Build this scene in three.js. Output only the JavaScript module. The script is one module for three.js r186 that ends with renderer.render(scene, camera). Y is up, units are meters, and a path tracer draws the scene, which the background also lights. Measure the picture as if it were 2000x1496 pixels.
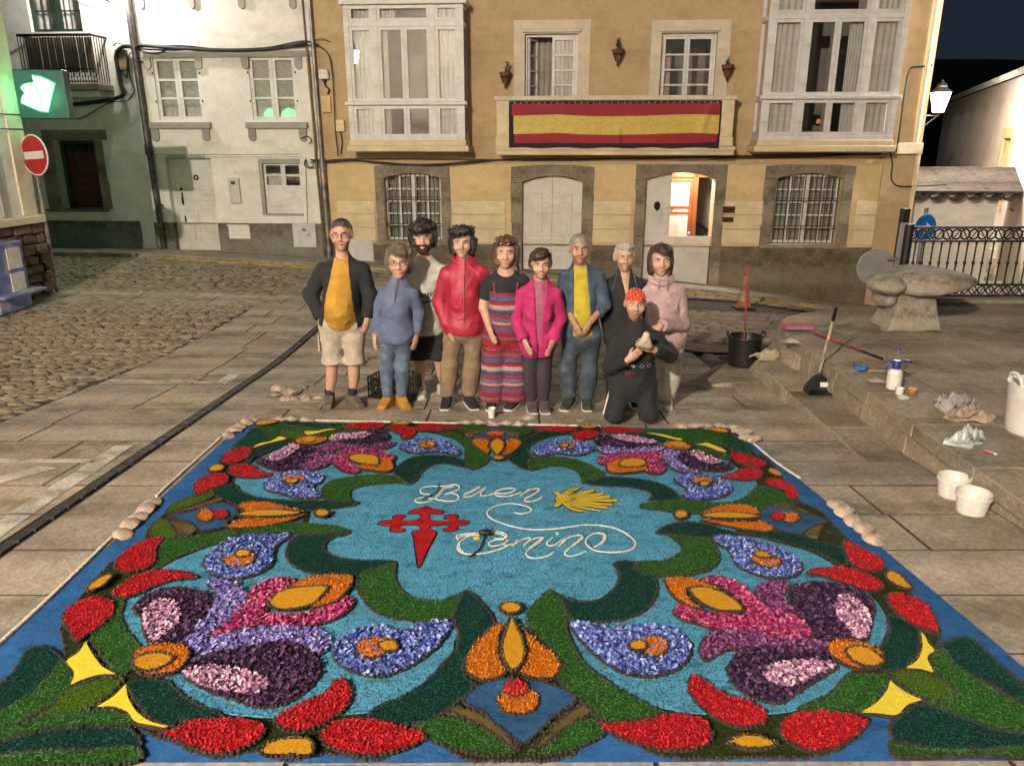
import*as THREE from'three';
import{mergeGeometries,mergeVertices,toCreasedNormals}from'three/addons/utils/BufferGeometryUtils.js';
import{RoundedBoxGeometry}from'three/addons/geometries/RoundedBoxGeometry.js';
// camera, sky, lamps, exposure
const scene=new THREE.Scene();
const PITCH=17.4*Math.PI/180,EYE=1.85,FOC=1500;
const camera=new THREE.PerspectiveCamera(2*Math.atan(748/FOC)*180/Math.PI,2000/1496,0.05,400);
camera.position.set(0,EYE,0);
camera.rotation.set(-PITCH,0,0);
const renderer=new THREE.WebGLRenderer({antialias:true});
renderer.toneMapping=THREE.LinearToneMapping;
renderer.toneMappingExposure=1.0;
renderer.shadowMap.enabled=true;
{
const W=128,H=64,data=new Float32Array(W*H*4);
for(let y=0;y<H;y++)for(let x=0;x<W;x++){
const e=Math.max(0,(y+0.5)/H-0.5)*2,k=Math.exp(-e*2.2),i=(y*W+x)*4;
data[i]=0.0075+0.006*k;data[i+1]=0.013+0.007*k;data[i+2]=0.022+0.008*k;data[i+3]=1;
}
const t=new THREE.DataTexture(data,W,H,THREE.RGBAFormat,THREE.FloatType);
t.mapping=THREE.EquirectangularReflectionMapping;t.minFilter=t.magFilter=THREE.LinearFilter;t.needsUpdate=true;
scene.background=t;scene.environment=t;
}
const moon=new THREE.DirectionalLight(new THREE.Color(0.75,0.85,1),0.03);
moon.position.set(-12,30,16);moon.castShadow=true;moon.shadow.radius=4;
Object.assign(moon.shadow.camera,{left:-22,right:22,top:22,bottom:-22,far:90});
scene.add(moon,moon.target);
const LAMP={main:3800,second:1250,right:170,corner:60,top:42,green:3.4,hall:22};
const WARM=new THREE.Color(1,0.87,0.72);
// small tools
let seed=7;
const rnd=(a=0,b=1)=>{seed=(seed+0x6d2b79f5)|0;let t=Math.imul(seed^(seed>>>15),1|seed);t=(t+Math.imul(t^(t>>>7),61|t))^t;return a+(b-a)*(((t^(t>>>14))>>>0)/4294967296);};
const lerp=(a,b,t)=>a+(b-a)*t,clamp=(x,a=0,b=1)=>Math.min(b,Math.max(a,x)),smooth=(x,a,b)=>{const t=clamp((x-a)/(b-a));return t*t*(3-2*t);};
const V=(x,y,z)=>new THREE.Vector3(x,y,z);
const hash=(x,y,z=0)=>{let h=Math.imul(x,374761393)+Math.imul(y,668265263)+Math.imul(z,2147483647-61);h=Math.imul(h^(h>>>13),1274126177);return((h^(h>>>16))>>>0)/4294967296;};
const fade=(t)=>t*t*(3-2*t);
function noise2(x,y,per=0){
const ix=Math.floor(x),iy=Math.floor(y),fx=fade(x-ix),fy=fade(y-iy),m=(v)=>per?((v%per)+per)%per:v;
return lerp(lerp(hash(m(ix),m(iy)),hash(m(ix+1),m(iy)),fx),lerp(hash(m(ix),m(iy+1)),hash(m(ix+1),m(iy+1)),fx),fy);
}
function noise3(x,y,z){
const ix=Math.floor(x),iy=Math.floor(y),iz=Math.floor(z),fx=fade(x-ix),fy=fade(y-iy),fz=fade(z-iz);
const p=(k)=>lerp(lerp(hash(ix,iy,iz+k),hash(ix+1,iy,iz+k),fx),lerp(hash(ix,iy+1,iz+k),hash(ix+1,iy+1,iz+k),fx),fy);
return lerp(p(0),p(1),fz);
}
const fbm=(x,y,per,oct=4)=>{let s=0,a=0.5,n=0;for(let i=0;i<oct;i++){s+=a*noise2(x,y,per);n+=a;x*=2;y*=2;per*=2;a*=0.5;}return s/n;};
const used=new Map();
const numbered=(n)=>{const k=used.get(n)??0;used.set(n,k+1);return k?n+'_'+String(k).padStart(3,'0'):n;};
function shade(o){o.castShadow=o.receiveShadow=true;return o;}
function thing(name,label,category,pos=[0,0,0],ry=0,group){
const o=new THREE.Group();o.name=numbered(name);scene.add(o);o.position.set(...pos);o.rotation.y=ry;
o.userData={label,category};if(group)o.userData.group=group;return o;
}
function struct(name,pos=[0,0,0],ry=0){const o=new THREE.Group();o.name=numbered(name);scene.add(o);o.position.set(...pos);o.rotation.y=ry;o.userData={kind:'structure'};return o;}
function join(list,uv=true){
const gs=(Array.isArray(list)?list:[list]).flat().map((g)=>{const n=g.index?g.toNonIndexed():g;if(!n.attributes.normal)n.computeVertexNormals();for(const k of Object.keys(n.attributes))if(!['position','normal','uv','color'].includes(k))n.deleteAttribute(k);if(uv)n.deleteAttribute('uv');return n;});
const anyColor=gs.some((g)=>g.attributes.color);
if(anyColor)for(const g of gs)if(!g.attributes.color)g.setAttribute('color',new THREE.Float32BufferAttribute(new Float32Array(g.attributes.position.count*3).fill(1),3));
const g=gs.length>1?mergeGeometries(gs):gs[0];
if(uv)metreUV(g);
return g;
}
function metreUV(g){
const p=g.attributes.position,n=g.attributes.normal,a=new Float32Array(p.count*2);
for(let i=0;i<p.count;i+=3){
let x=0,y=0,z=0;for(let k=0;k<3;k++){x+=n.getX(i+k);y+=n.getY(i+k);z+=n.getZ(i+k);}
x=Math.abs(x);y=Math.abs(y);z=Math.abs(z);
for(let k=0;k<3&&i+k<p.count;k++){
const j=i+k,u=x>y&&x>z?p.getZ(j):p.getX(j),v=y>=x&&y>=z?p.getZ(j):p.getY(j);
a[j*2]=u;a[j*2+1]=v;
}
}
g.setAttribute('uv',new THREE.BufferAttribute(a,2));
}
function part(name,geos,mat,parent,extra){
const m=shade(new THREE.Mesh(join(geos),mat));m.name=name;parent.add(m);if(extra)Object.assign(m.userData,extra);return m;
}
function single(name,geos,mat,label,category,pos=[0,0,0],ry=0,group){
const m=shade(new THREE.Mesh(join(geos),mat));m.name=numbered(name);m.position.set(...pos);m.rotation.y=ry;m.userData={label,category};if(group)m.userData.group=group;scene.add(m);return m;
}
const move=(g,x=0,y=0,z=0,rx=0,ry=0,rz=0)=>{if(rx||ry||rz)g.applyMatrix4(new THREE.Matrix4().makeRotationFromEuler(new THREE.Euler(rx,ry,rz,'YXZ')));return g.translate(x,y,z);};
const box=(w,h,d,x=0,y=0,z=0,rx=0,ry=0,rz=0)=>move(new THREE.BoxGeometry(w,h,d),x,y,z,rx,ry,rz);
const span=(x0,x1,y0,y1,z0,z1)=>box(Math.abs(x1-x0),Math.abs(y1-y0),Math.abs(z1-z0),(x0+x1)/2,(y0+y1)/2,(z0+z1)/2);
const rbox=(w,h,d,r,x=0,y=0,z=0,rx=0,ry=0,rz=0,s=2)=>move(new RoundedBoxGeometry(w,h,d,s,Math.min(r,w/2.01,h/2.01,d/2.01)),x,y,z,rx,ry,rz);
const cyl=(r0,r1,h,x=0,y=0,z=0,n=16,rx=0,ry=0,rz=0,open=false)=>move(new THREE.CylinderGeometry(r1,r0,h,n,1,open),x,y,z,rx,ry,rz);
const ball=(r,x=0,y=0,z=0,n=14,sx=1,sy=1,sz=1)=>new THREE.SphereGeometry(r,n,Math.ceil(n*0.7)).scale(sx,sy,sz).translate(x,y,z);
const lathe=(pts,n=28)=>new THREE.LatheGeometry(pts.map(([r,y])=>new THREE.Vector2(r,y)),n);
function tube(pts,r,n=8,seg=0,closed=false){
const c=new THREE.CatmullRomCurve3(pts.map((p)=>p.isVector3?p:V(...p)),closed,'centripetal');
return new THREE.TubeGeometry(c,seg||Math.max(6,pts.length*4),r,n,closed);
}
const rod=(a,b,r,n=8,r2=r)=>{const A=a.isVector3?a:V(...a),B=b.isVector3?b:V(...b),d=B.clone().sub(A),g=new THREE.CylinderGeometry(r2,r,d.length(),n);g.applyQuaternion(new THREE.Quaternion().setFromUnitVectors(V(0,1,0),d.clone().normalize()));const m=A.add(B).multiplyScalar(0.5);return g.translate(m.x,m.y,m.z);};
function extrude(pts,depth,opt={}){
const s=pts instanceof THREE.Shape?pts:new THREE.Shape(pts.map(([x,y])=>new THREE.Vector2(x,y)));
return new THREE.ExtrudeGeometry(s,{depth,bevelEnabled:!!opt.bevel,bevelSize:opt.bevel||0,bevelThickness:opt.bevel||0,bevelOffset:opt.bevel?-opt.bevel:0,bevelSegments:opt.seg||2,curveSegments:opt.curve||12});
}
const crease=(g,a=0.7)=>toCreasedNormals(g.index?g.toNonIndexed():g,a);
function jitterVerts(g,amp,f=9,sd=0){
const p=g.attributes.position;
for(let i=0;i<p.count;i++){
const x=p.getX(i),y=p.getY(i),z=p.getZ(i);
p.setXYZ(i,x+amp*(noise3(x*f+sd,y*f,z*f)-0.5)*2,y+amp*(noise3(x*f+31+sd,y*f,z*f)-0.5)*2,z+amp*(noise3(x*f,y*f+57+sd,z*f)-0.5)*2);
}
g.computeVertexNormals();return g;
}
// pixel of the photograph -> place on a known surface
const CP=Math.cos(PITCH),SP=Math.sin(PITCH);
function ray(px,py){const X=(px-1000)/FOC,Y=-(py-748)/FOC;return[X,-SP+Y*CP,CP+Y*SP];}
const at=(px,py,d)=>{const[x,u,f]=ray(px,py);return V(x/f*d,EYE+u/f*d,-d);};
const SLOPE=Math.tan(4.5*Math.PI/180);
const PHI=4*Math.PI/180,FD=18.6,FX=V(Math.cos(PHI),0,Math.sin(PHI)),FN=V(-Math.sin(PHI),0,Math.cos(PHI)),FO=V(0,0,-FD);
function fhit(px,py,w=0){const[x,u,f]=ray(px,py),D=V(x,u,-f),O=FO.clone().addScaledVector(FN,w),E=V(0,EYE,0);const t=O.clone().sub(E).dot(FN)/D.dot(FN);return E.addScaledVector(D,t);}
const fu=(px,py,w=0)=>fhit(px,py,w).sub(FO).dot(FX),fv=(px,py,w=0)=>fhit(px,py,w).y;
const fworld=(u,v,w=0)=>FO.clone().addScaledVector(FX,u).addScaledVector(FN,w).setY(v);
const rect=(x0,y0,x1,y1,w=0)=>{const cx=(x0+x1)/2,cy=(y0+y1)/2;return[fu(x0,cy,w),fu(x1,cy,w),fv(cx,y1,w),fv(cx,y0,w)];};
const BASE=[[-60,488],[100,490],[340,493],[620,510],[1000,533],[1370,559],[1560,588],[1800,612]].map(([x,y])=>{const p=fhit(x,y);return[p.x,p.y];});
function baseY(x){if(x<=BASE[0][0])return BASE[0][1];for(let i=1;i<BASE.length;i++)if(x<=BASE[i][0]){const[a,b]=[BASE[i-1],BASE[i]];return lerp(a[1],b[1],(x-a[0])/(b[0]-a[0]));}return BASE[BASE.length-1][1];}
const facadeD=(x)=>FD-x*Math.tan(PHI);
function gy(x,z){const d=-z,p=-SLOPE*d;const e=facadeD(x);const t=clamp((d-9)/(e-10.9)),k=0.6*t+0.4*t*t*(3-2*t);return p+(baseY(clamp(x,-13,9.5))+SLOPE*e)*k;}
function G(px,py,h=0){
const[x,u,f]=ray(px,py);let d0=0.5,d1=40;
for(let i=0,d=1;d<40;d+=0.25){if(EYE+u/f*d<gy(x/f*d,-d)+h){d1=d;d0=d-0.25;break;}}
for(let i=0;i<30;i++){const m=(d0+d1)/2;if(EYE+u/f*m<gy(x/f*m,-m)+h)d1=m;else d0=m;}
return V(x/f*d1,EYE+u/f*d1,-d1);
}
const level=(px,py,y)=>{const[x,u,f]=ray(px,py),d=(y-EYE)/(u/f);return V(x/f*d,y,-d);};
function inside(poly,x,y){let c=false;for(let i=0,j=poly.length-1;i<poly.length;j=i++){const[a,b]=poly[i],[e,f]=poly[j];if((b>y)!==(f>y)&&x<(e-a)*(y-b)/(f-b)+a)c=!c;}return c;}
// smooth solids: surface nets over a distance field
function isoMesh(lo,hi,cell,f){
const n=[0,1,2].map((k)=>Math.max(2,Math.ceil((hi[k]-lo[k])/cell)+1)),[nx,ny,nz]=n,F=new Float32Array(nx*ny*nz);
for(let k=0,i=0;k<nz;k++)for(let j=0;j<ny;j++)for(let x=0;x<nx;x++,i++)F[i]=f(lo[0]+x*cell,lo[1]+j*cell,lo[2]+k*cell);
const id=new Int32Array(nx*ny*nz).fill(-1),P=[],I=[],off=[0,1,nx,nx+1,nx*ny,nx*ny+1,nx*ny+nx,nx*ny+nx+1];
const E=[[0,1],[2,3],[4,5],[6,7],[0,2],[1,3],[4,6],[5,7],[0,4],[1,5],[2,6],[3,7]];
for(let k=0;k<nz-1;k++)for(let j=0;j<ny-1;j++)for(let x=0;x<nx-1;x++){
const b=x+nx*(j+ny*k);let m=0;for(let c=0;c<8;c++)if(F[b+off[c]]<0)m++;if(!m||m===8)continue;
let sx=0,sy=0,sz=0,q=0;
for(const[u,v]of E){const a=F[b+off[u]],d=F[b+off[v]];if((a<0)===(d<0))continue;const t=a/(a-d);sx+=(u&1)+((v&1)-(u&1))*t;sy+=((u>>1)&1)+(((v>>1)&1)-((u>>1)&1))*t;sz+=(u>>2)+((v>>2)-(u>>2))*t;q++;}
id[b]=P.length/3;P.push(lo[0]+(x+sx/q)*cell,lo[1]+(j+sy/q)*cell,lo[2]+(k+sz/q)*cell);
}
for(let k=1;k<nz-1;k++)for(let j=1;j<ny-1;j++)for(let x=1;x<nx-1;x++){
const b=x+nx*(j+ny*k),s=F[b]<0,ax=[[1,nx,nx*ny],[nx,nx*ny,1],[nx*ny,1,nx]];
for(const[d,u,v]of ax){if((F[b+d]<0)===s)continue;const a0=id[b],a1=id[b-u],a2=id[b-u-v],a3=id[b-v];if(a0<0||a1<0||a2<0||a3<0)continue;if(s)I.push(a0,a1,a2,a0,a2,a3);else I.push(a0,a2,a1,a0,a3,a2);}
}
const g=new THREE.BufferGeometry();g.setAttribute('position',new THREE.Float32BufferAttribute(P,3));g.setIndex(I);g.computeVertexNormals();return g;
}
const smin=(a,b,k)=>{const h=Math.max(k-Math.abs(a-b),0)/k;return Math.min(a,b)-h*h*k*0.25;};
const smax=(a,b,k)=>-smin(-a,-b,k);
function cap(x,y,z,a,b,ra,rb){
const dx=b[0]-a[0],dy=b[1]-a[1],dz=b[2]-a[2],px=x-a[0],py=y-a[1],pz=z-a[2],t=clamp((px*dx+py*dy+pz*dz)/(dx*dx+dy*dy+dz*dz+1e-9));
return Math.hypot(px-dx*t,py-dy*t,pz-dz*t)-(ra+(rb-ra)*t);
}
const ellip=(x,y,z,c,r)=>{const a=(x-c[0])/r[0],b=(y-c[1])/r[1],d=(z-c[2])/r[2],k=Math.hypot(a,b,d);return(k-1)*Math.min(r[0],r[1],r[2])*(k<1?1:1.0);};
// procedural materials
function tex(size,fn,srgb=true,rep=1){
const d=new Uint8Array(size*size*4);
for(let y=0;y<size;y++)for(let x=0;x<size;x++){const c=fn(x/size,y/size),i=(y*size+x)*4,a=Array.isArray(c)?c:[c,c,c];d[i]=clamp(a[0])*255;d[i+1]=clamp(a[1])*255;d[i+2]=clamp(a[2])*255;d[i+3]=255;}
const t=new THREE.DataTexture(d,size,size);t.wrapS=t.wrapT=THREE.RepeatWrapping;t.magFilter=THREE.LinearFilter;t.minFilter=THREE.LinearMipmapLinearFilter;t.generateMipmaps=true;
if(srgb)t.colorSpace=THREE.SRGBColorSpace;t.repeat.set(rep,rep);t.needsUpdate=true;return t;
}
const again=(t,rx,ry=rx)=>{const c=t.clone();c.repeat.set(rx,ry);c.needsUpdate=true;return c;};
const T={
plaster:tex(512,(u,v)=>{const a=fbm(u*6,v*6,6,5),b=fbm(u*40+3,v*40,40,2),s=smooth(fbm(u*3+9,v*9,3*3,4),0.56,0.8);const k=0.88+0.13*a+0.06*(b-0.5)-0.045*s;return[k,k*(1-0.02*s),k*(1-0.05*s)];}),
plasterB:tex(256,(u,v)=>0.5+0.5*(fbm(u*24,v*24,24,4)-0.5)+0.25*(fbm(u*4,v*4,4,3)-0.5),false),
stone:tex(512,(u,v)=>{const a=fbm(u*5,v*5,5,5),s=hash(Math.floor(u*512),Math.floor(v*512)),b=fbm(u*64,v*64,64,2);const st=smooth(fbm(u*4+20,v*4+7,4,4),0.55,0.72);const k=0.74+0.3*(a-0.5)+0.22*(b-0.5)+0.10*(s-0.5)-0.14*st;return[k*1.0,k*0.985,k*(0.965-0.04*st)];}),
stoneB:tex(256,(u,v)=>0.5+0.7*(fbm(u*48,v*48,48,3)-0.5)+0.3*(fbm(u*8,v*8,8,3)-0.5),false),
lichen:tex(512,(u,v)=>{const a=fbm(u*7,v*7,7,5),st=smooth(fbm(u*5+2,v*5+7,5,5),0.5,0.66),b=fbm(u*60,v*60,60,2),k=0.75+0.3*(a-0.5)+0.2*(b-0.5);return[k*(1-0.30*st),k*(1-0.30*st),k*(1-0.34*st)];}),
wood:tex(256,(u,v)=>{const g=fbm(u*30,v*3,3,4);const k=0.82+0.3*(g-0.5);return[k,k*0.97,k*0.93];}),
weave:tex(256,(u,v)=>{const a=Math.sin(u*Math.PI*2*64)*0.5+0.5,b=Math.sin(v*Math.PI*2*64)*0.5+0.5,n=fbm(u*12,v*12,12,4);const k=0.84+0.1*(a*b-0.25)+0.24*(n-0.5);return k;}),
weaveB:tex(256,(u,v)=>0.5+0.25*Math.sin(u*Math.PI*2*64)*Math.sin(v*Math.PI*2*64)+0.4*(fbm(u*10,v*10,10,4)-0.5),false),
wrinkle:tex(256,(u,v)=>{const w=fbm(u*4,v*4,4,3)*0.5,q=Math.abs(fbm(u*6+w,v*4+w,0,3)-0.5)*2;const e=Math.min(1,Math.min(u,1-u,v,1-v)*12);return 0.5+e*(0.5*(0.35-q)+0.2*(fbm(u*14,v*9,126,3)-0.5));},false),
denim:tex(256,(u,v)=>{const t=Math.sin((u+v)*Math.PI*2*48)*0.5+0.5,n=fbm(u*6,v*6,6,5),k=0.74+0.14*(t-0.5)+0.5*(n-0.45);return[k*0.97,k,k*1.03];}),
powder:tex(512,(u,v)=>{const s=hash(Math.floor(u*512),Math.floor(v*512),5),a=fbm(u*9,v*14,9*14,4),st=smooth(fbm(u*12+5,v*24,12*24,3),0.58,0.78),b=fbm(u*90,v*90,90,2);const k=0.86+0.2*(a-0.5)+0.09*(s-0.5)+0.12*(b-0.5)-0.13*st;return[k*0.98,k,k];}),
powderB:tex(512,(u,v)=>0.5+0.3*(hash(Math.floor(u*512),Math.floor(v*512),9)-0.5)+0.5*(fbm(u*40,v*40,40,3)-0.5)+0.5*(fbm(u*10,v*16,160,3)-0.5),false),
skin:tex(256,(u,v)=>{const a=fbm(u*10,v*10,10,4),b=fbm(u*50,v*50,50,2);const k=0.9+0.14*(a-0.5)+0.06*(b-0.5);return[k,k*(0.97+0.04*a),k*(0.96+0.05*a)];}),
rust:tex(256,(u,v)=>{const a=fbm(u*8,v*8,8,5),k=0.72+0.6*(a-0.5),r=smooth(a,0.52,0.7);return[k*(1+0.25*r),k,k*(1-0.3*r)];}),
};
const M={};
function mat(name,c,o={}){
const{map,bump,bs=0.002,rep=1,brep,phys,...rest}=o;
const p={color:Array.isArray(c)?new THREE.Color().setRGB(...c):new THREE.Color(c),roughness:0.85,...rest};
if(map)p.map=rep===1?map:again(map,rep);
if(bump){p.bumpMap=again(bump,brep??rep);p.bumpScale=bs;}
return M[name]=phys?new THREE.MeshPhysicalMaterial(p):new THREE.MeshStandardMaterial(p);
}
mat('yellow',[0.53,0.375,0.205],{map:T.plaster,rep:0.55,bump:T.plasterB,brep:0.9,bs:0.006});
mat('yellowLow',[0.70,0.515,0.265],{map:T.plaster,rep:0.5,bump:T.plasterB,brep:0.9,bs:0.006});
mat('cream',[0.77,0.635,0.40],{map:T.plaster,rep:0.6,bump:T.plasterB,brep:1,bs:0.004});
mat('creamWhite',[0.70,0.60,0.44],{map:T.plaster,rep:0.6,bump:T.plasterB,brep:1,bs:0.004});
mat('plinth',[0.27,0.22,0.16],{map:T.stone,rep:0.7,bump:T.stoneB,brep:1.2,bs:0.006});
mat('whiteWall',[0.82,0.765,0.71],{map:T.plaster,rep:0.4,bump:T.plasterB,brep:0.8,bs:0.008});
mat('whiteWall2',[0.73,0.70,0.635],{map:T.plaster,rep:0.45,bump:T.plasterB,brep:0.8,bs:0.01});
mat('greyBand',[0.36,0.335,0.31],{map:T.plaster,rep:0.6,bump:T.plasterB,brep:1,bs:0.004});
mat('greyPlinth',[0.30,0.28,0.25],{map:T.stone,rep:0.5,bump:T.stoneB,brep:1,bs:0.008});
mat('greenPlinth',[0.25,0.265,0.235],{map:T.stone,rep:0.5,bump:T.stoneB,brep:1,bs:0.008});
mat('granite',[0.44,0.375,0.285],{map:T.stone,rep:0.7,bump:T.stoneB,brep:1.4,bs:0.01});
mat('whitePaint',[0.74,0.71,0.68],{map:T.plaster,rep:1.3,roughness:0.5,bump:T.plasterB,brep:2,bs:0.001});
mat('doorPaint',[0.70,0.66,0.60],{map:T.plaster,rep:1.1,roughness:0.55,bump:T.plasterB,brep:2,bs:0.001});
mat('glass',[1,1,1],{phys:true,transmission:1,thickness:0,roughness:0.02,ior:1.5,specularIntensity:1});
mat('curtain',[0.56,0.54,0.50],{map:T.plaster,rep:1,roughness:1,side:THREE.DoubleSide});
mat('curtainShadeTint',[0.36,0.335,0.29],{map:T.plaster,rep:1,roughness:1,side:THREE.DoubleSide});  // darker copy of the curtain cloth, room shade put into its colour
mat('roomDark',[0.26,0.23,0.19],{map:T.plaster,roughness:1});  // plaster toned below its real colour, interior shade painted in
mat('iron',[0.018,0.019,0.022],{map:T.rust,rep:2,roughness:0.55,metalness:0.3,bump:T.stoneB,brep:4,bs:0.001});
mat('ironGrey',[0.16,0.16,0.16],{map:T.rust,rep:1.5,roughness:0.5,metalness:0.4});
mat('zinc',[0.42,0.40,0.38],{map:T.rust,rep:0.8,roughness:0.45,metalness:0.6});
mat('cable',[0.02,0.02,0.022],{map:T.rust,rep:4,roughness:0.6});
mat('rope',[0.40,0.27,0.12],{map:T.rust,rep:4,roughness:0.9});
mat('terracotta',[0.26,0.10,0.06],{map:T.stone,rep:3,roughness:0.85,bump:T.stoneB,brep:6,bs:0.002});
mat('leaf',[0.045,0.085,0.02],{map:T.weave,rep:8,roughness:0.7,side:THREE.DoubleSide});
mat('redFlower',[0.5,0.05,0.02],{map:T.weave,rep:8,roughness:0.8,side:THREE.DoubleSide});
mat('slab',[0.54,0.465,0.37],{map:T.stone,rep:0.8,bump:T.stoneB,brep:2,bs:0.003,roughness:0.88,vertexColors:true});
mat('stepStone',[0.46,0.39,0.295],{map:T.stone,rep:0.65,bump:T.stoneB,brep:2,bs:0.004,roughness:0.9,vertexColors:true});
mat('mortar',[0.05,0.04,0.03],{map:T.stone,rep:1,roughness:1});
mat('earth',[0.11,0.09,0.062],{map:T.stone,rep:0.8,bump:T.stoneB,brep:2,bs:0.02,roughness:1});
mat('cobble',[0.40,0.325,0.235],{map:T.stone,rep:2.2,bump:T.stoneB,brep:4,bs:0.004,roughness:0.7,vertexColors:true});
mat('cobbleDark',[0.38,0.305,0.22],{map:T.stone,rep:2.2,bump:T.stoneB,brep:4,bs:0.004,roughness:0.7,vertexColors:true});
mat('roadPaint',[0.82,0.78,0.70],{map:T.stone,rep:1.2,bump:T.stoneB,brep:2,bs:0.003,roughness:0.8});
mat('yellowPaint',[0.62,0.40,0.08],{map:T.lichen,rep:1.2,roughness:0.8});
mat('rubber',[0.016,0.015,0.014],{map:T.rust,rep:3,roughness:0.62,bump:T.stoneB,brep:4,bs:0.002});
mat('blackPlastic',[0.014,0.014,0.015],{map:T.rust,rep:4,roughness:0.42});
mat('whitePlastic',[0.72,0.70,0.64],{map:T.skin,rep:2,roughness:0.38});
mat('bluePlastic',[0.02,0.035,0.22],{map:T.skin,rep:2,roughness:0.35});
mat('skyBlue',[0.02,0.13,0.40],{map:T.weave,rep:6,roughness:0.6});
mat('redPole',[0.42,0.035,0.03],{map:T.rust,rep:2,roughness:0.4});
mat('whitePole',[0.66,0.64,0.58],{map:T.rust,rep:2,roughness:0.4});
mat('pinkBristle',[0.62,0.10,0.20],{map:T.weave,rep:12,roughness:0.8});
mat('benchStone',[0.44,0.395,0.33],{map:T.stone,rep:2.5,bump:T.stoneB,brep:3,bs:0.006,roughness:0.85});
mat('signGrey',[0.33,0.33,0.32],{map:T.plaster,rep:0.9,roughness:0.45,metalness:0.5});
mat('signRed',[0.34,0.012,0.018],{map:T.skin,rep:1,roughness:0.45});
mat('signWhite',[0.68,0.66,0.62],{map:T.skin,rep:1,roughness:0.45});
mat('signBlue',[0.015,0.13,0.42],{map:T.skin,rep:1,roughness:0.4});
mat('ragGrey',[0.36,0.34,0.33],{map:T.weave,rep:3,bump:T.weaveB,brep:4,bs:0.003,roughness:1,side:THREE.DoubleSide});
mat('ragTan',[0.38,0.29,0.21],{map:T.weave,rep:3,bump:T.weaveB,brep:4,bs:0.003,roughness:1,side:THREE.DoubleSide});
mat('canvas',[0.55,0.47,0.31],{map:T.weave,rep:3,bump:T.weaveB,brep:4,bs:0.003,roughness:1,side:THREE.DoubleSide});
mat('bagPlastic',[0.62,0.68,0.65],{phys:true,map:T.skin,rep:3,roughness:0.35,transmission:0.25,thickness:0,side:THREE.DoubleSide});
mat('roofTile',[0.16,0.135,0.125],{map:T.lichen,rep:1.2,bump:T.stoneB,brep:3,bs:0.006,roughness:0.8});
mat('redWood',[0.10,0.022,0.014],{map:T.wood,rep:1.5,roughness:0.5});
mat('greenWood',[0.035,0.075,0.055],{map:T.wood,rep:1.5,roughness:0.5});
mat('hallWood',[0.30,0.095,0.03],{map:T.wood,rep:1.5,roughness:0.4});
mat('bronze',[0.07,0.045,0.025],{map:T.rust,rep:4,roughness:0.4,metalness:0.7});
mat('shell',[0.66,0.56,0.48],{map:T.stone,rep:6,bump:T.stoneB,brep:8,bs:0.001,roughness:0.6,vertexColors:true,side:THREE.DoubleSide});
mat('rubbleA',[0.20,0.145,0.085],{map:T.lichen,rep:2,bump:T.stoneB,brep:4,bs:0.01,roughness:0.9});mat('rubbleB',[0.26,0.17,0.11],{map:T.stone,rep:2,bump:T.stoneB,brep:4,bs:0.01,roughness:0.9});
mat('tile',[0.22,0.18,0.16],{map:T.lichen,rep:1.6,bump:T.stoneB,brep:3,bs:0.006,roughness:0.8,side:THREE.DoubleSide});
mat('bean',[0.70,0.655,0.56],{map:T.skin,rep:8,roughness:0.5});
const GLOW=(c,k)=>new THREE.MeshStandardMaterial({color:0x111111,emissive:new THREE.Color(...c),emissiveIntensity:k,roughness:0.6});
// street lanterns (each a glowing glass body with a lamp of the same colour inside)
function lantern(label,pos,candela,size=1,arm=null,color=WARM,glow=26,group){
const t=thing('street_lantern',label,'lantern',pos.toArray?pos.toArray():pos,0,group),s=size,k=(r)=>r*s;
const frus=(r0,r1,h,y)=>{const g=new THREE.CylinderGeometry(k(r1),k(r0),k(h),4,1).rotateY(Math.PI/4).translate(0,k(y),0);return g.toNonIndexed();};
const flatN=(g)=>{g.computeVertexNormals();return g;};
part('lantern_glass',flatN(frus(0.13,0.235,0.44,0)),GLOW([color.r,color.g,color.b],glow),t);
part('cap',[flatN(frus(0.27,0.12,0.12,0.285)),flatN(frus(0.12,0.10,0.05,0.37)),flatN(frus(0.13,0.03,0.07,0.43)),ball(k(0.03),0,k(0.49),0,8)],M.iron,t);
part('base',[flatN(frus(0.05,0.145,0.05,-0.247)),ball(k(0.035),0,k(-0.3),0,8)],M.iron,t);
if(arm)part('bracket',arm,M.iron,t);
const l=new THREE.PointLight(color,candela);l.position.set(...t.position.toArray());l.castShadow=true;l.shadow.radius=7;l.shadow.mapSize.set(2048,2048);scene.add(l);
return t;
}
const LA=V(-9.85,5.52,0.6);
lantern('lit street lantern left of the viewer, mirrored in the left bay window',LA,LAMP.main,1.3,[rod([0,-0.5,0],[-1.2,-0.5,0],0.02),rod([0,-0.5,0],[0,-0.35,0],0.02),rod([-1.2,-1.0,0],[-0.3,-0.5,0],0.015)]);
lantern('added fill light built as a lantern on an arm, unseen high behind the viewer',V(-5.5,7.4,7.2),LAMP.second,1.1,[rod([0,-0.5,0],[0,-0.5,1.5],0.02),rod([0,-0.5,0],[0,-0.33,0],0.02)]);  // unseen lantern added as fill, softens the grazing light of the main one
{
const b=thing('side_house','white rendered house front closing the left side of the square, out of the picture','house',[-11.1,-0.9,0.5]);
part('wall',span(-0.5,0,0,8.5,-3.4,9),M.whiteWall2,b);part('plinth',span(-0.5,0.03,-0.2,0.9,-3.4,9),M.greyPlinth,b);
const c=thing('back_house','pale rendered house front behind the viewer, out of the picture','house',[0,-0.3,8.8]);
part('wall',span(-12,12,-0.5,9,0,0.5),M.whiteWall2,c);part('plinth',span(-12,12,-0.5,0.9,-0.03,0.3),M.greyPlinth,c);
}
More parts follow.
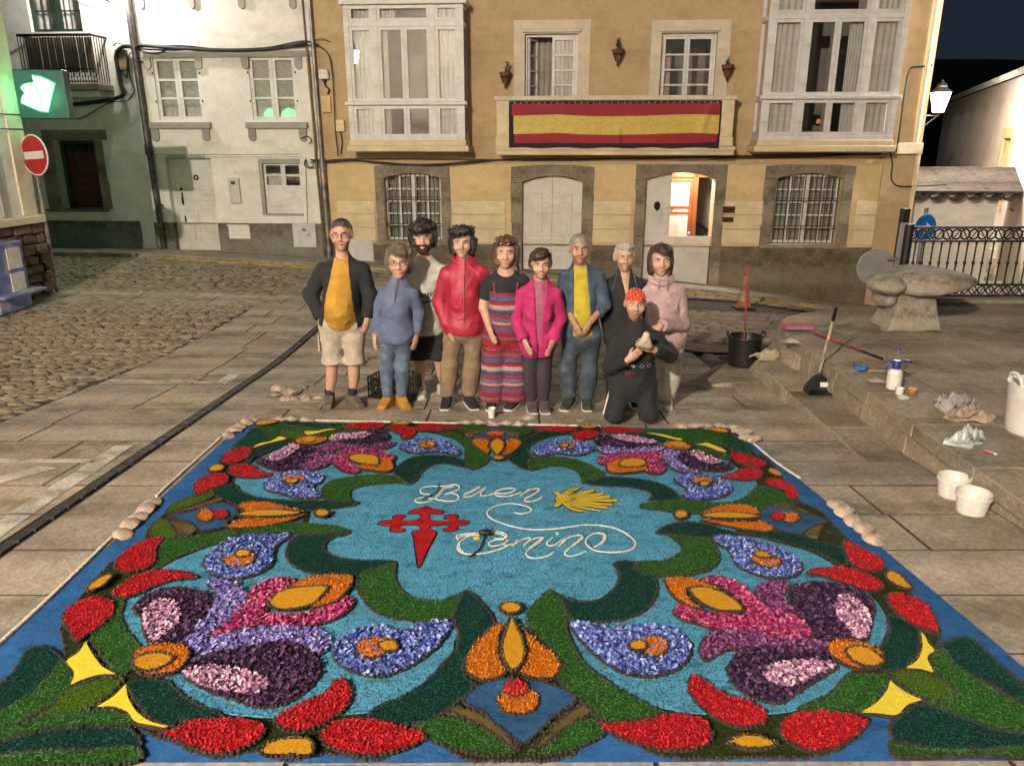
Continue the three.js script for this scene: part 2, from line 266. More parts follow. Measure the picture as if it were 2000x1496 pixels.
lantern('lit street lantern on the far right corner of the yellow house',at(1836,200,19.4),LAMP.corner,0.98,[rod([0,-0.3,0],[-0.55,-0.75,0],0.018),rod([0,-0.3,0],[-0.5,-0.3,0],0.015)],new THREE.Color(1,0.9,0.78),20);
lantern('lit street lantern at the top of the old white house above the dark pipe',fworld(fu(201,-48,0.75),fv(201,-48,0.75),0.75),LAMP.top,0.9,[rod([0,-0.27,0],[0,-0.5,0],0.03),rod([0,-0.5,0],[0.05,-0.5,-0.7],0.018)],new THREE.Color(1,0.93,0.85),20);
lantern('lit street lantern beyond the iron fence at far right',V(11.4,4.2,-17),LAMP.right,1,[rod([0,-0.3,0],[0,-6.5,0],0.05)],new THREE.Color(1,0.92,0.82),20);
// ground, paving, cobbles, street, steps
{
const xs=[],zs=[];
xs.push(-200,-120,-60,-30);for(let x=-16;x<=16;x+=0.5)xs.push(x);xs.push(30,60,120,200);
zs.push(60,20);for(let d=-4;d<=24;d+=0.5)zs.push(-d);zs.push(-40,-80,-140,-200);
const P=[],I=[];
for(const z of zs)for(const x of xs)P.push(x,gy(x,Math.max(z,-24))-0.06,z);
for(let j=0;j+1<zs.length;j++)for(let i=0;i+1<xs.length;i++){const a=j*xs.length+i,b=a+1,c=a+xs.length,d=c+1;I.push(a,b,c,b,d,c);}
const g=new THREE.BufferGeometry();g.setAttribute('position',new THREE.Float32BufferAttribute(P,3));g.setIndex(I);g.computeVertexNormals();
const m=shade(new THREE.Mesh(join([g]),M.earth));m.name='ground';m.userData={kind:'structure'};scene.add(m);
}
function slabGeo(c,lift,tone,ch=0.003,deep=0.05){
const mid=c.reduce((s,p)=>[s[0]+p[0]/4,s[1]+p[1]/4],[0,0]);
const inn=c.map(([x,z])=>{const dx=mid[0]-x,dz=mid[1]-z,l=Math.hypot(dx,dz);return[x+dx/l*ch*1.4,z+dz/l*ch*1.4];});
const y=(p)=>gy(p[0],p[1])+lift,P=[],rings=[c.map((p)=>[p[0],y(p)-deep,p[1]]),c.map((p)=>[p[0],y(p)-ch,p[1]]),inn.map((p)=>[p[0],y(p),p[1]])];
const quad=(a,b,d,e)=>P.push(...a,...b,...d,...a,...d,...e);
for(let r=0;r<2;r++)for(let i=0;i<4;i++){const j=(i+1)%4;quad(rings[r][i],rings[r][j],rings[r+1][j],rings[r+1][i]);}
quad(...rings[2]);
const g=new THREE.BufferGeometry();g.setAttribute('position',new THREE.Float32BufferAttribute(P,3));g.computeVertexNormals();
g.setAttribute('color',new THREE.Float32BufferAttribute(Array.from({length:P.length},(_,i)=>i<144?[0.16,0.14,0.11][i%3]:tone[i%3]),3));return g;
}
const tone=(a=0.86,b=1.1)=>{const k=rnd(a,b),w=rnd(-0.035,0.035);return[k+w,k,k-w];};
const rectC=(x0,x1,z0,z1)=>[[x0,z0],[x1,z0],[x1,z1],[x0,z1]];
const pz=(list)=>list.map(([x,y])=>{const p=G(x,y);return[p.x,p.z];});
const ROAD_R=pz([[1330,588],[1345,655],[1357,673],[1380,705],[1430,700],[1500,660],[1600,640],[1700,600],[1500,560]]);
const CARPET=pz([[-262,1494],[2222,1486],[1446,839],[478,823]]);
const DRAIN=[G(0,1075),G(615,645)],drainX=(z)=>lerp(DRAIN[0].x,DRAIN[1].x,(z-DRAIN[0].z)/(DRAIN[1].z-DRAIN[0].z));
const COB=[G(0,825),G(475,612)],cobX=(z)=>lerp(COB[0].x,COB[1].x,(z-COB[0].z)/(COB[1].z-COB[0].z));
const BAND=G(300,592).z,BANDF=G(300,571).z;
const STEPX=2.98;
const pav=struct('pavement');
{
const bed=[],few=[];
const shrunk=CARPET.map(([x,z])=>[x*0.93-0.01,-4.15+(z+4.15)*0.9]);
let count=0,rows=[];
for(let d=1.25;d<16.2;d+=0.503)rows.push([-d,-Math.min(d+0.503,16.2)]);
for(const[z0,z1]of rows){
const zc=(z0+z1)/2,wide=zc<BAND+0.2&&zc>BANDF-0.5;
for(const[a,b,side]of[[wide?-14:zc>-6.3?-8:cobX(zc),drainX(zc)-0.055,0],[drainX(zc)+0.055,zc<-7.15?2.34:zc<-5.1?2.66:3.0,1]]){
if(zc<-15.6&&side===1)continue;
let x=a+(side?0:0);let first=true;
while(x<b-0.02){
let w=first?rnd(0.35,1.1):rnd(0.85,1.35);first=false;if(b-x-w<0.3)w=b-x;
const x0=x+0.006,x1=Math.min(x+w,b)-0.006;x+=w;
const xc=(x0+x1)/2;
if(inside(ROAD_R,xc,zc)||(inside(shrunk,x0,zc)&&inside(shrunk,x1,zc)))continue;
const g=slabGeo(rectC(x0,x1,z0-0.006,z1+0.006),rnd(-0.0015,0.0015),tone());
if(count<300){part('paving_slab',g,M.slab,pav);count++;}else few.push(g);
}
}
}
if(few.length)part('paving_slabs',few,M.slab,pav,{kind:'stuff'});
const P=[],I=[];let n=0;
const X0=-14,X1=3.1,NX=60,NZ=60;
for(let j=0;j<=NZ;j++)for(let i=0;i<=NX;i++){const x=lerp(X0,X1,i/NX),z=lerp(-1,-16.2,j/NZ);P.push(x,gy(x,z)-0.0055-0.012*smooth(-z,8.8,9.6),z);}
for(let j=0;j<NZ;j++)for(let i=0;i<NX;i++){const a=j*(NX+1)+i;I.push(a,a+1,a+NX+1,a+1,a+NX+2,a+NX+1);}
const g=new THREE.BufferGeometry();g.setAttribute('position',new THREE.Float32BufferAttribute(P,3));g.setIndex(I);g.computeVertexNormals();
part('joint_bed',g,M.mortar,pav);
}
{
const t=thing('drain_channel','long dark drain channel running diagonally through the paving left of the carpet','drain',[0,0,0]);
for(let d=2.2;d<11.9;d+=1.0){
const z0=-d,z1=-Math.min(d+0.985,11.9),pc=[];
for(let k=0;k<6;k++){const a=lerp(z0,z1,k/6),b=lerp(z0,z1,(k+1)/6),w=0.043+rnd(-0.004,0.004),o=rnd(-0.003,0.003);pc.push(slabGeo([[drainX(a)-w+o,a],[drainX(a)+w+o,a],[drainX(b)+w+o,b],[drainX(b)-w+o,b]],0.012+rnd(-0.004,0.004),[1,1,1],0.014));}
part('drain_segment',pc,M.rubber,t);
}
}
function stone(x,z,rx,rz,h,turn,lift,near){
const g=new THREE.SphereGeometry(1,near?8:6,near?3:2,0,Math.PI*2,0,Math.PI/2);g.deleteAttribute('uv');
const s=rnd(0,50),p=g.attributes.position;
for(let i=0;i<p.count;i++){const a=Math.atan2(p.getZ(i),p.getX(i)),k=0.86+0.3*noise2(Math.cos(a)*1.6+s,Math.sin(a)*1.6+s),q=Math.hypot(p.getX(i),p.getZ(i)),f=q>0.01?Math.pow(q,0.55)/q:1;p.setXYZ(i,p.getX(i)*f*k,Math.pow(p.getY(i),0.8),p.getZ(i)*f*k);}
g.scale(rx,h,rz).rotateY(turn).translate(x,gy(x,z)+lift,z);g.computeVertexNormals();
const c=tone(0.62,1.22),n=p.count;g.setAttribute('color',new THREE.Float32BufferAttribute(Array.from({length:n*3},(_,i)=>c[i%3]),3));return g;
}
function cobbles(name,poly,M0,sx,sz,singles,box4){
const t=struct(name),spots=[];
const[xa,xb,za,zb]=box4;let row=0;
for(let z=za;z>zb;z-=sz*0.98,row++)for(let x=xa+(row%2)*sx/2;x<xb;x+=sx*rnd(0.8,1.2)){const X=x+rnd(-0.02,0.02),Z=z+rnd(-0.02,0.02);if(poly(X,Z))spots.push([X,Z]);}
spots.sort((a,b)=>Math.hypot(a[0],a[1])-Math.hypot(b[0],b[1]));
const rest=[];
spots.forEach(([x,z],i)=>{const g=stone(x,z,sx*rnd(0.44,0.62),sz*rnd(0.44,0.6),rnd(0.016,0.032),rnd(-0.35,0.35),-0.014+rnd(-0.006,0.006),i<singles);if(i<singles)part('cobble',g,M0,t);else rest.push(g);});
if(rest.length)part('cobbles',rest,M0,t,{kind:'stuff'});
}
cobbles('cobbled_ground',(x,z)=>x<cobX(z)-0.05&&z>BAND-0.05&&z<-6.36&&x>-13&&Math.abs(x)<-z*0.80+0.9,M.cobble,0.15,0.088,300,[-13,-4.2,-4.2,-14.6]);
const streetIn=(x,z)=>{const e=-facadeD(x)+1.98;return z>e&&(z<BANDF+0.1?x<-3.4||z<-15.5:inside(ROAD_R,x,z))&&Math.abs(x)<-z*0.75+0.5&&!(x>3.6&&z>-10.6);};
cobbles('street',streetIn,M.cobbleDark,0.2,0.12,60,[-13,9,-8.6,-18.6]);
{
const walk=struct('sidewalk'),W=1.85,kerb=[],line=[];
const q=(x,w)=>{const p=fworld((x)/Math.cos(PHI),0,w);return[p.x,p.z];};
const strip=(x0,x1,w0,w1,y0,y1)=>{
const a=q(x0,w0),b=q(x1,w0),c=q(x1,w1),d=q(x0,w1),P=[],Y=(p,h)=>gy(p[0],p[1])+h,v=(p,h)=>[p[0],Y(p,h),p[1]];
const quad=(s,t,u,w)=>P.push(...s,...t,...u,...s,...u,...w);
quad(v(d,y1),v(c,y1),v(b,y1),v(a,y1));quad(v(d,y0),v(c,y0),v(c,y1),v(d,y1));quad(v(a,y0),v(d,y0),v(d,y1),v(a,y1));quad(v(c,y0),v(b,y0),v(b,y1),v(c,y1));
const g=new THREE.BufferGeometry();g.setAttribute('position',new THREE.Float32BufferAttribute(P,3));g.computeVertexNormals();const t=tone(0.9,1.06);g.setAttribute('color',new THREE.Float32BufferAttribute(Array.from({length:P.length},(_,i)=>t[i%3]),3));return g;
};
for(let x=-14;x<9;x+=1.12){part('paving_slab',strip(x+0.005,x+1.115,0.02,W-0.16,-0.05,0.085),M.slab,walk);part('kerb_stone',strip(x+0.3,x+1.412,W-0.15,W,-0.06,0.09),M.slab,walk);}
const xl=G(292,521).x;
const pl=[];for(let x=xl;x<8;x+=0.5)pl.push(strip(x,Math.min(8,x+0.5),W+0.03,W+0.16,-0.03,0.035));part('yellow_line',pl,M.yellowPaint,walk);
}
{
const quadM=(pts)=>{const P=[],c=pts.map(([x,y])=>G(x,y)),n=8;for(let i=0;i<n;i++){const f=(a,b,t)=>a.clone().lerp(b,t),a=f(c[0],c[3],i/n),b=f(c[1],c[2],i/n),d=f(c[1],c[2],(i+1)/n),e=f(c[0],c[3],(i+1)/n);for(const p of[a,b,d,a,d,e])P.push(p.x,gy(p.x,p.z)+0.0045,p.z);}const g=new THREE.BufferGeometry();g.setAttribute('position',new THREE.Float32BufferAttribute(P,3));g.computeVertexNormals();if(g.attributes.normal.getY(0)<0){const a=g.attributes.position.array;for(let i=0;i<a.length;i+=9)for(let k=0;k<3;k++)[a[i+3+k],a[i+6+k]]=[a[i+6+k],a[i+3+k]];g.computeVertexNormals();}return g;};
const t=struct('parking_marks');
for(const q of[[[223,871],[259,871],[186,921],[146,921]],[[143,924],[183,924],[118,966],[73,966]],[[70,969],[115,969],[66,1003],[18,1003]],[[14,1007],[60,1007],[-6,1054],[-60,1058]],[[-60,897],[190,897],[180,905],[-60,905]],[[-40,941],[76,911],[112,915],[-40,956]],[[208,742],[325,743],[323,749],[205,748]],[[332,743],[413,745],[413,750],[330,749]],[[420,747],[448,731],[468,733],[438,751]],[[350,655],[375,656],[372,659],[345,658]]])part('painted_line',quadM(q),M.roadPaint,t);
}
const TY=-0.15,T2Y=-0.42,T1Y=-0.565;
function tierStones(par,edge,y,deep,front,pieces,name,matl,w){
for(let i=0;i+1<edge.length;i++){
const[x0,z0]=edge[i],[x1,z1]=edge[i+1],L=Math.hypot(x1-x0,z1-z0),g=rbox(w,deep,L-0.008,0.012,0,0,0);
const a=Math.atan2(x1-x0,z1-z0);
jitterVerts(g,0.0025,14,i);
g.rotateY(a);g.translate((x0+x1)/2+w/2*Math.cos(a)*Math.sign(Math.cos(a)),y-deep/2+rnd(-0.003,0.003),(z0+z1)/2-w/2*Math.sin(a)*Math.sign(Math.cos(a)));
const c=tone(0.84,1.1),n=g.attributes.position.count;g.setAttribute('color',new THREE.Float32BufferAttribute(Array.from({length:n*3},(_,k)=>c[k%3]),3));
part(name,g,matl,par);
}
}
const terrace=thing('stone_terrace','raised stone terrace with paved top and long steps at right of the carpet','terrace',[0,0,0]);
{
const cuts=[[2.98,-1.6],[2.98,-2.75],[2.98,-3.75],[2.98,-4.55],[2.98,-5.35],[2.98,-6.1],[2.98,-6.75],[2.98,-7.35],[2.98,-8.2]];
tierStones(terrace,cuts,TY,0.115,0,0,'coping_stone',M.stepStone,0.62);
tierStones(terrace,cuts.map(([x,z])=>[x+0.03,z-0.11]),TY-0.118,0.6,0,0,'riser_stone',M.stepStone,0.3);
const c2=[[2.635,-5.0],[2.635,-6.0],[2.635,-7.0],[2.635,-7.72]];
tierStones(terrace,c2,T2Y,0.5,0,0,'step_stone',M.stepStone,0.37);
tierStones(terrace,[[2.32,-6.7],[2.32,-7.3],[2.32,-7.72]],T1Y,0.5,0,0,'step_stone',M.stepStone,0.34);
const yTop=TY+0.0,few=[];
const inT=(x,z)=>x>3.6&&z>-10.9&&!(x<3.9&&z<-9.0);
let row=0;
for(let z=-1.6;z>-10.7;z-=0.52,row++){let x=3.605;const b=11;while(x<b){let w=rnd(0.75,1.3);const xe=Math.min(b,x+w);if(xe>x+0.1&&z-0.52>-8.9-1.5*smooth(x,4.9,6.2)){const g=rbox(xe-x-0.012,0.06,0.508,0.003,(x+xe)/2,yTop-0.034+rnd(-0.0015,0.0015),z-0.26,0,0,0,1);const c=tone(0.86,1.06),n=g.attributes.position.count;g.setAttribute('color',new THREE.Float32BufferAttribute(Array.from({length:n*3},(_,k)=>c[k%3]),3));part('paving_slab',g,M.stepStone,terrace);}x+=w;}}
part('terrace_body',[span(3.3,14,-2.6,TY-0.009,-1.5,-8.8),span(5.2,14,-2.6,TY-0.009,-8.8,-10.0)],M.mortar,terrace);
const cur=(l)=>new THREE.CatmullRomCurve3(l.map(([x,z])=>V(x,0,z)),false,'centripetal').getPoints(90).map((p)=>[p.x,p.z]);
const tiers=[[cur([[1.97,-7.66],[1.95,-7.98],[2.12,-8.35],[2.5,-8.75],[3.2,-9.2]]),[3.2,-7.66],T1Y,0.36],[cur([[2.635,-7.66],[2.62,-8.4],[2.74,-8.95],[3.02,-9.32],[3.5,-9.82],[4.6,-10.2],[7,-10.6]]),[7,-7.66],T2Y,0.30],[cur([[2.985,-7.66],[2.985,-8.3],[3.14,-8.9],[3.45,-9.25],[3.79,-9.45],[4.67,-9.78],[5.3,-10.1],[6.2,-10.35],[11.5,-10.5]]),[11.5,-7.66],TY-0.003,0.06]].map(([b,c,y,r])=>({b,poly:[...b,c],y,r}));
const hAt=(x,z)=>{const g0=gy(x,z)-0.06;let h=g0;for(const t of tiers)if(inside(t.poly,x,z)){const e=Math.min(...t.b.map(([p,q])=>Math.hypot(p-x,q-z))),k=clamp(e/t.r);h=Math.max(h,lerp(g0,t.y,Math.sqrt(1-(1-k)**2)));}return h;};
const P=[],I=[],id=new Map(),cw=0.034,X0=1.86,nx=140,nz=90,put=(i,j)=>{const k=i+','+j;if(!id.has(k)){const x=X0+i*cw,z=-7.7-j*cw;id.set(k,P.length/3);P.push(x,hAt(x,z),z);}return id.get(k);};
for(let j=0;j<nz;j++)for(let i=0;i<nx;i++){const x=X0+(i+0.5)*cw,z=-7.7-(j+0.5)*cw;if(x>3.66&&z>-8.86)continue;if(hAt(x,z)<gy(x,z)-0.055&&hAt(x+cw,z+cw)<gy(x,z)-0.055)continue;const a=put(i,j),b=put(i+1,j),c=put(i+1,j+1),d=put(i,j+1);I.push(a,b,c,a,c,d);}
for(let i=0;i<34;i++){const x=X0+i*cw;const a=put(i,0),b=put(i+1,0),p=P.length/3;P.push(x,gy(x,-7.7)-0.1,-7.7,x+cw,gy(x,-7.7)-0.1,-7.7);I.push(a,p,b,b,p,p+1);}
const g=new THREE.BufferGeometry();g.setAttribute('position',new THREE.Float32BufferAttribute(P,3));g.setIndex(I);g.computeVertexNormals();g.setAttribute('color',new THREE.Float32BufferAttribute(new Float32Array(P.length).fill(1),3));part('curved_cheek',g,M.stepStone,terrace);
}
// the flower carpet
const CROPS={A:[0,1000,0.35],B:[600,1000,0.35],C:[1300,1000,0.35],P:[430,810,0.2],Q:[780,810,0.2],R:[1130,810,0.2],S:[1260,930,0.25],U:[220,930,0.25],W:[730,930,0.27],X:[0,0,1],Y:[400,800,0.325]};
const pts=(crop,s)=>{const[ox,oy,k]=CROPS[crop];return s.trim().split(/\s+/).map((p)=>{const[x,y]=p.split(',').map(Number),g=G(ox+x*k,oy+y*k);return[g.x,g.z];});};
const ell=(crop,cx,cy,rx,ry,n=14)=>pts(crop,Array.from({length:n},(_,i)=>(cx+rx*Math.cos(i/n*6.2832)).toFixed(1)+','+(cy+ry*Math.sin(i/n*6.2832)).toFixed(1)).join(' '));
function resample(poly,step,closed=true,soft=1){
const c=new THREE.CatmullRomCurve3(poly.map(([x,z])=>V(x,0,z)),closed,'centripetal',0.5),L=c.getLength(),n=Math.max(closed?8:3,Math.round(L/step));
return c.getSpacedPoints(n).slice(0,closed?n:n+1).map((p)=>[p.x,p.z]);
}
const signed=(p)=>p.reduce((s,[x,z],i)=>{const[a,b]=p[(i+1)%p.length];return s+x*b-a*z;},0);
const carpet=thing('flower_carpet','large square carpet of flower petals and dyed sawdust laid on the paving','flower carpet',[-0.1,gy(-0.1,-4.1),-4.1]);
const CO=carpet.position;
const onCarpet=(x,z,h)=>[x-CO.x,gy(x,z)+h-CO.y,z-CO.z];
function bed(poly,h,r=0.006,drop=0.012){
if(signed(poly)<0)poly=poly.slice().reverse();
const n=poly.length,inn=poly.map(([x,z],i)=>{const[a,b]=poly[(i+n-1)%n],[c,d]=poly[(i+1)%n];let nx=-(d-b),nz=c-a;const l=Math.hypot(nx,nz)||1;return[x+nx/l*r,z+nz/l*r];});
const P=[],put=(p,y)=>P.push(...onCarpet(p[0],p[1],y));
for(const f of THREE.ShapeUtils.triangulateShape(inn.map((p)=>new THREE.Vector2(p[0],p[1])),[])){const[a,b,c]=f.map((i)=>inn[i]);const s=(b[0]-a[0])*(c[1]-a[1])-(b[1]-a[1])*(c[0]-a[0]);for(const p of s>0?[a,c,b]:[a,b,c])put(p,h);}
for(let i=0;i<n;i++){const j=(i+1)%n;put(poly[i],h-drop);put(inn[j],h);put(poly[j],h-drop);put(poly[i],h-drop);put(inn[i],h);put(inn[j],h);}
const g=new THREE.BufferGeometry();g.setAttribute('position',new THREE.Float32BufferAttribute(P,3));g.computeVertexNormals();g.rim=n*6;
return g;
}
const paint=(g,c)=>{const n=g.attributes.position.count,k=n-(g.rim??0);g.setAttribute('color',new THREE.Float32BufferAttribute(Array.from({length:n*3},(_,i)=>i<k*3?c[i%3]:[0.030,0.02,0.013][i%3]),3));return g;};
const KIND={
red:{pal:[[0.50,0.012,0.020],[0.40,0.010,0.016],[0.60,0.03,0.03],[0.30,0.006,0.012]],l:0.017,w:0.008,s:0.0085,tilt:0.75,base:[0.30,0.008,0.014]},
orange:{pal:[[0.66,0.20,0.012],[0.58,0.15,0.01],[0.72,0.27,0.02],[0.45,0.10,0.008]],l:0.015,w:0.006,s:0.008,tilt:0.8,base:[0.48,0.13,0.01]},
gold:{pal:[[0.66,0.34,0.018],[0.60,0.29,0.015],[0.70,0.40,0.03]],l:0.006,w:0.004,s:0.0075,tilt:0.5,base:[0.60,0.30,0.016]},
lemon:{pal:[[0.80,0.66,0.05],[0.74,0.60,0.04],[0.84,0.72,0.10]],l:0.004,w:0.003,s:0.011,tilt:0.4,base:[0.78,0.64,0.05]},
green:{pal:[[0.028,0.125,0.022],[0.020,0.09,0.018],[0.045,0.17,0.034],[0.014,0.06,0.014],[0.09,0.22,0.06]],l:0.021,w:0.0036,s:0.0078,tilt:0.35,base:[0.022,0.06,0.012]},
teal:{pal:[[0.008,0.048,0.036],[0.005,0.032,0.028],[0.012,0.065,0.048],[0.024,0.10,0.075]],l:0.021,w:0.0036,s:0.0085,tilt:0.35,base:[0.006,0.026,0.022]},
lime:{pal:[[0.075,0.15,0.012],[0.05,0.11,0.01],[0.12,0.21,0.025],[0.035,0.08,0.01]],l:0.018,w:0.0036,s:0.008,tilt:0.4,base:[0.045,0.095,0.01]},
olive:{pal:[[0.035,0.048,0.012],[0.022,0.034,0.010],[0.05,0.065,0.018]],l:0.018,w:0.004,s:0.011,tilt:0.35,base:[0.024,0.032,0.010]},
blue:{pal:[[0.10,0.16,0.50],[0.06,0.10,0.36],[0.20,0.28,0.62],[0.03,0.055,0.24],[0.34,0.42,0.72],[0.13,0.13,0.45]],l:0.024,w:0.019,s:0.0118,tilt:0.7,base:[0.03,0.05,0.20]},
lilac:{pal:[[0.20,0.18,0.48],[0.28,0.24,0.56],[0.14,0.11,0.38],[0.40,0.36,0.66],[0.10,0.07,0.26]],l:0.025,w:0.02,s:0.0122,tilt:0.7,base:[0.09,0.07,0.24]},
plum:{pal:[[0.13,0.035,0.13],[0.20,0.06,0.19],[0.08,0.02,0.085],[0.30,0.12,0.27],[0.22,0.05,0.13]],l:0.024,w:0.019,s:0.0122,tilt:0.7,base:[0.06,0.016,0.065]},
dark:{pal:[[0.040,0.016,0.052],[0.024,0.010,0.034],[0.07,0.03,0.085],[0.12,0.06,0.14],[0.018,0.008,0.022]],l:0.025,w:0.02,s:0.0122,tilt:0.75,base:[0.018,0.008,0.024]},
magenta:{pal:[[0.38,0.035,0.13],[0.30,0.022,0.10],[0.50,0.08,0.20],[0.20,0.014,0.075],[0.58,0.16,0.29]],l:0.024,w:0.019,s:0.0120,tilt:0.7,base:[0.18,0.014,0.065]},
pink:{pal:[[0.56,0.30,0.46],[0.64,0.40,0.54],[0.46,0.22,0.38],[0.72,0.52,0.62],[0.36,0.15,0.30]],l:0.022,w:0.018,s:0.0115,tilt:0.75,base:[0.36,0.17,0.30]},
};
const petalMat=mat('petal',[1,1,1],{phys:true,specularIntensity:0.25,vertexColors:true,side:THREE.DoubleSide,roughness:0.75,map:T.skin,rep:12});
const bladeMat=mat('blade',[1,1,1],{phys:true,specularIntensity:0.12,vertexColors:true,side:THREE.DoubleSide,roughness:0.9,map:T.skin,rep:12});
const powder=(name,c)=>mat(name,c,{phys:true,specularIntensity:0.12,map:T.powder,rep:1.3,bump:T.powderB,brep:1.7,bs:0.004,roughness:0.95});
powder('turquoise',[0.105,0.38,0.60]);powder('royal',[0.034,0.125,0.33]);powder('slate',[0.034,0.095,0.215]);powder('brown',[0.135,0.095,0.030]);powder('crossRed',[0.42,0.013,0.018]);powder('shellYellow',[0.62,0.44,0.05]);powder('charcoal',[0.022,0.018,0.016]);
function petals(poly,h,K){
const P=[],C=[],xs=poly.map((p)=>p[0]),zs=poly.map((p)=>p[1]),x1=Math.max(...xs),z1=Math.max(...zs),z0=Math.min(...zs);
const put=(x,y,z,c)=>{P.push(x,y,z);C.push(...c);};
for(let z=z0;z<z1;z+=K.s*(1+0.10*clamp(-z-2.5,0,4))){const s=K.s*(1+0.10*clamp(-z-2.5,0,4));for(let x=Math.min(...xs);x<x1;x+=s){
const X=x+rnd(-0.6,0.6)*s,Z=z+rnd(-0.6,0.6)*s;if(!inside(poly,X,Z))continue;
const a=rnd(0,6.283),t=rnd(-0.15,K.tilt),l=K.l*rnd(0.65,1.2)*0.5,w=K.w*rnd(0.7,1.2)*0.5,ca=Math.cos(a),sa=Math.sin(a),b=K.pal[Math.floor(rnd(0,K.pal.length))],v=rnd(0.8,1.2),c=[b[0]*v,b[1]*v,b[2]*v];
const o=onCarpet(X,Z,h+rnd(0.001,0.006)),up=(k)=>k*Math.sin(t),f=Math.cos(t),cup=w*rnd(0.1,0.7);
const e=(u,q,y)=>[o[0]+ca*u*f-sa*q,o[1]+up(u+l)+y,o[2]+sa*u*f+ca*q];
const p0=e(-l,0,0),p1=e(0.15*l,w,cup),p2=e(l,0,0),p3=e(0.15*l,-w,cup);
for(const p of[p0,p2,p1,p0,p3,p2])put(p[0],p[1],p[2],c);
}}
const g=new THREE.BufferGeometry();g.setAttribute('position',new THREE.Float32BufferAttribute(P,3));g.setAttribute('color',new THREE.Float32BufferAttribute(C,3));g.computeVertexNormals();return g;
}
const cones=[];
{
const vary=[];for(let k=0;k<5;k++){const g=new THREE.SphereGeometry(0.0080,6,4);g.deleteAttribute('uv');jitterVerts(mergeVertices(g),0.0028,160,k*9);g.scale(1,0.85,1.15);vary.push(g.index?g.toNonIndexed():g);}
cones.vary=vary;cones.P=[];cones.N=[];cones.C=[];
}
function coneRow(poly,h,closed=true,step=0.0155){
for(const[x,z]of resample(poly,step,closed)){
const g=cones.vary[Math.floor(rnd(0,5))],a=rnd(0,6.283),ca=Math.cos(a),sa=Math.sin(a),s=rnd(0.8,1.25),o=onCarpet(x+rnd(-0.004,0.004),z+rnd(-0.004,0.004),h-0.001),p=g.attributes.position.array,n=g.attributes.normal.array,k=rnd(0.6,1.5),c=[0.034*k,0.0215*k,0.014*k];
for(let i=0;i<p.length;i+=3){cones.P.push(o[0]+s*(p[i]*ca-p[i+2]*sa),o[1]+s*p[i+1],o[2]+s*(p[i]*sa+p[i+2]*ca));cones.N.push(n[i]*ca-n[i+2]*sa,n[i+1],n[i]*sa+n[i+2]*ca);cones.C.push(...c);}
}
}
const PART={red:'red_petal_patch',orange:'orange_petal_patch',gold:'golden_patch',lemon:'lemon_star',green:'green_leaf',teal:'dark_leaf',lime:'lime_leaf',olive:'olive_ring',blue:'blue_paisley',lilac:'lilac_petal',plum:'purple_petal',dark:'dark_petal',magenta:'magenta_petal',pink:'pink_petal'};
function patch(kind,lay,poly,line=1){
const step=0.02,p=resample(poly,step),h=0.008+lay*0.004+(kind==='gold'?0.012:kind==='orange'&&lay>4?0.007:0),K=KIND[kind];
const b=paint(bed(p,h,0.008,0.014),K.base);
part(PART[kind],[b,petals(p,h,K)],['green','teal','lime','olive'].includes(kind)?bladeMat:petalMat,carpet,{kind:'stuff'});
if(line)coneRow(poly,h,true,line===2?0.019:0.0155);
}
function flat(name,m,lay,poly,line=0,raw=false,lift=0.008){
const p=raw?poly:resample(poly,0.025),h=lift+lay*0.004;part(name,bed(p,h),M[m],carpet);if(line)coneRow(poly,h);
}
{
const N=60,P=[],I=[];const[a,b,c,d]=CARPET;
for(let j=0;j<=N;j++)for(let i=0;i<=N;i++){const s=i/N,t=j/N,x=lerp(lerp(a[0],b[0],s),lerp(d[0],c[0],s),t),z=lerp(lerp(a[1],b[1],s),lerp(d[1],c[1],s),t),e=i&&j&&i<N&&j<N;P.push(...onCarpet(x,z,e?0.007+0.003*(noise2(x*7,z*7)-0.5):0.001));}
for(let j=0;j<N;j++)for(let i=0;i<N;i++){const q=j*(N+1)+i;I.push(q,q+1,q+N+1,q+1,q+N+2,q+N+1);}
const g=new THREE.BufferGeometry();g.setAttribute('position',new THREE.Float32BufferAttribute(P,3));g.setIndex(I);g.computeVertexNormals();
part('blue_border',g,M.royal,carpet);
}
patch('olive',0,pts('X','380,968 385,950 425,915 432,895 450,885 455,872 500,842 540,828 670,831 760,829 900,832 970,838 1100,835 1240,842 1420,842 1475,890 1490,892 1530,940 1560,980 1600,1000 1655,1055 1700,1095 1735,1125 1780,1165 1825,1215 1835,1250 1800,1310 1740,1350 1700,1405 1640,1468 1560,1483 1480,1482 1290,1478 1175,1425 1110,1480 1000,1488 900,1482 840,1440 740,1485 630,1475 560,1488 500,1470 420,1482 330,1450 290,1435 200,1390 135,1320 125,1265 120,1225 150,1180 165,1160 220,1100 280,1060 290,1035 350,985'),1);
flat('turquoise_field','turquoise',1,pts('X','457,942 488,910 520,890 570,872 640,858 690,848 742,845 812,846 850,850 880,858 905,868 970,876 1035,870 1046,862 1096,852 1140,848 1240,853 1290,866 1350,883 1420,902 1444,918 1470,935 1481,950 1473,968 1435,986 1420,1006 1440,1040 1485,1054 1585,1082 1645,1117 1695,1160 1722,1189 1736,1224 1727,1254 1700,1290 1653,1324 1615,1364 1559,1392 1510,1400 1450,1402 1352,1399 1300,1390 1230,1371 1160,1325 1111,1262 1060,1265 1000,1275 940,1265 894,1250 884,1290 827,1346 740,1392 673,1402 600,1412 535,1408 455,1402 378,1380 329,1338 285,1276 250,1238 240,1186 273,1155 297,1121 350,1094 455,1058 574,1047 600,1025 595,984 532,984 482,970 460,950'));
const D=[];
const add=(kind,lay,crop,s,line=1)=>patch(kind,lay,pts(crop,s),line);
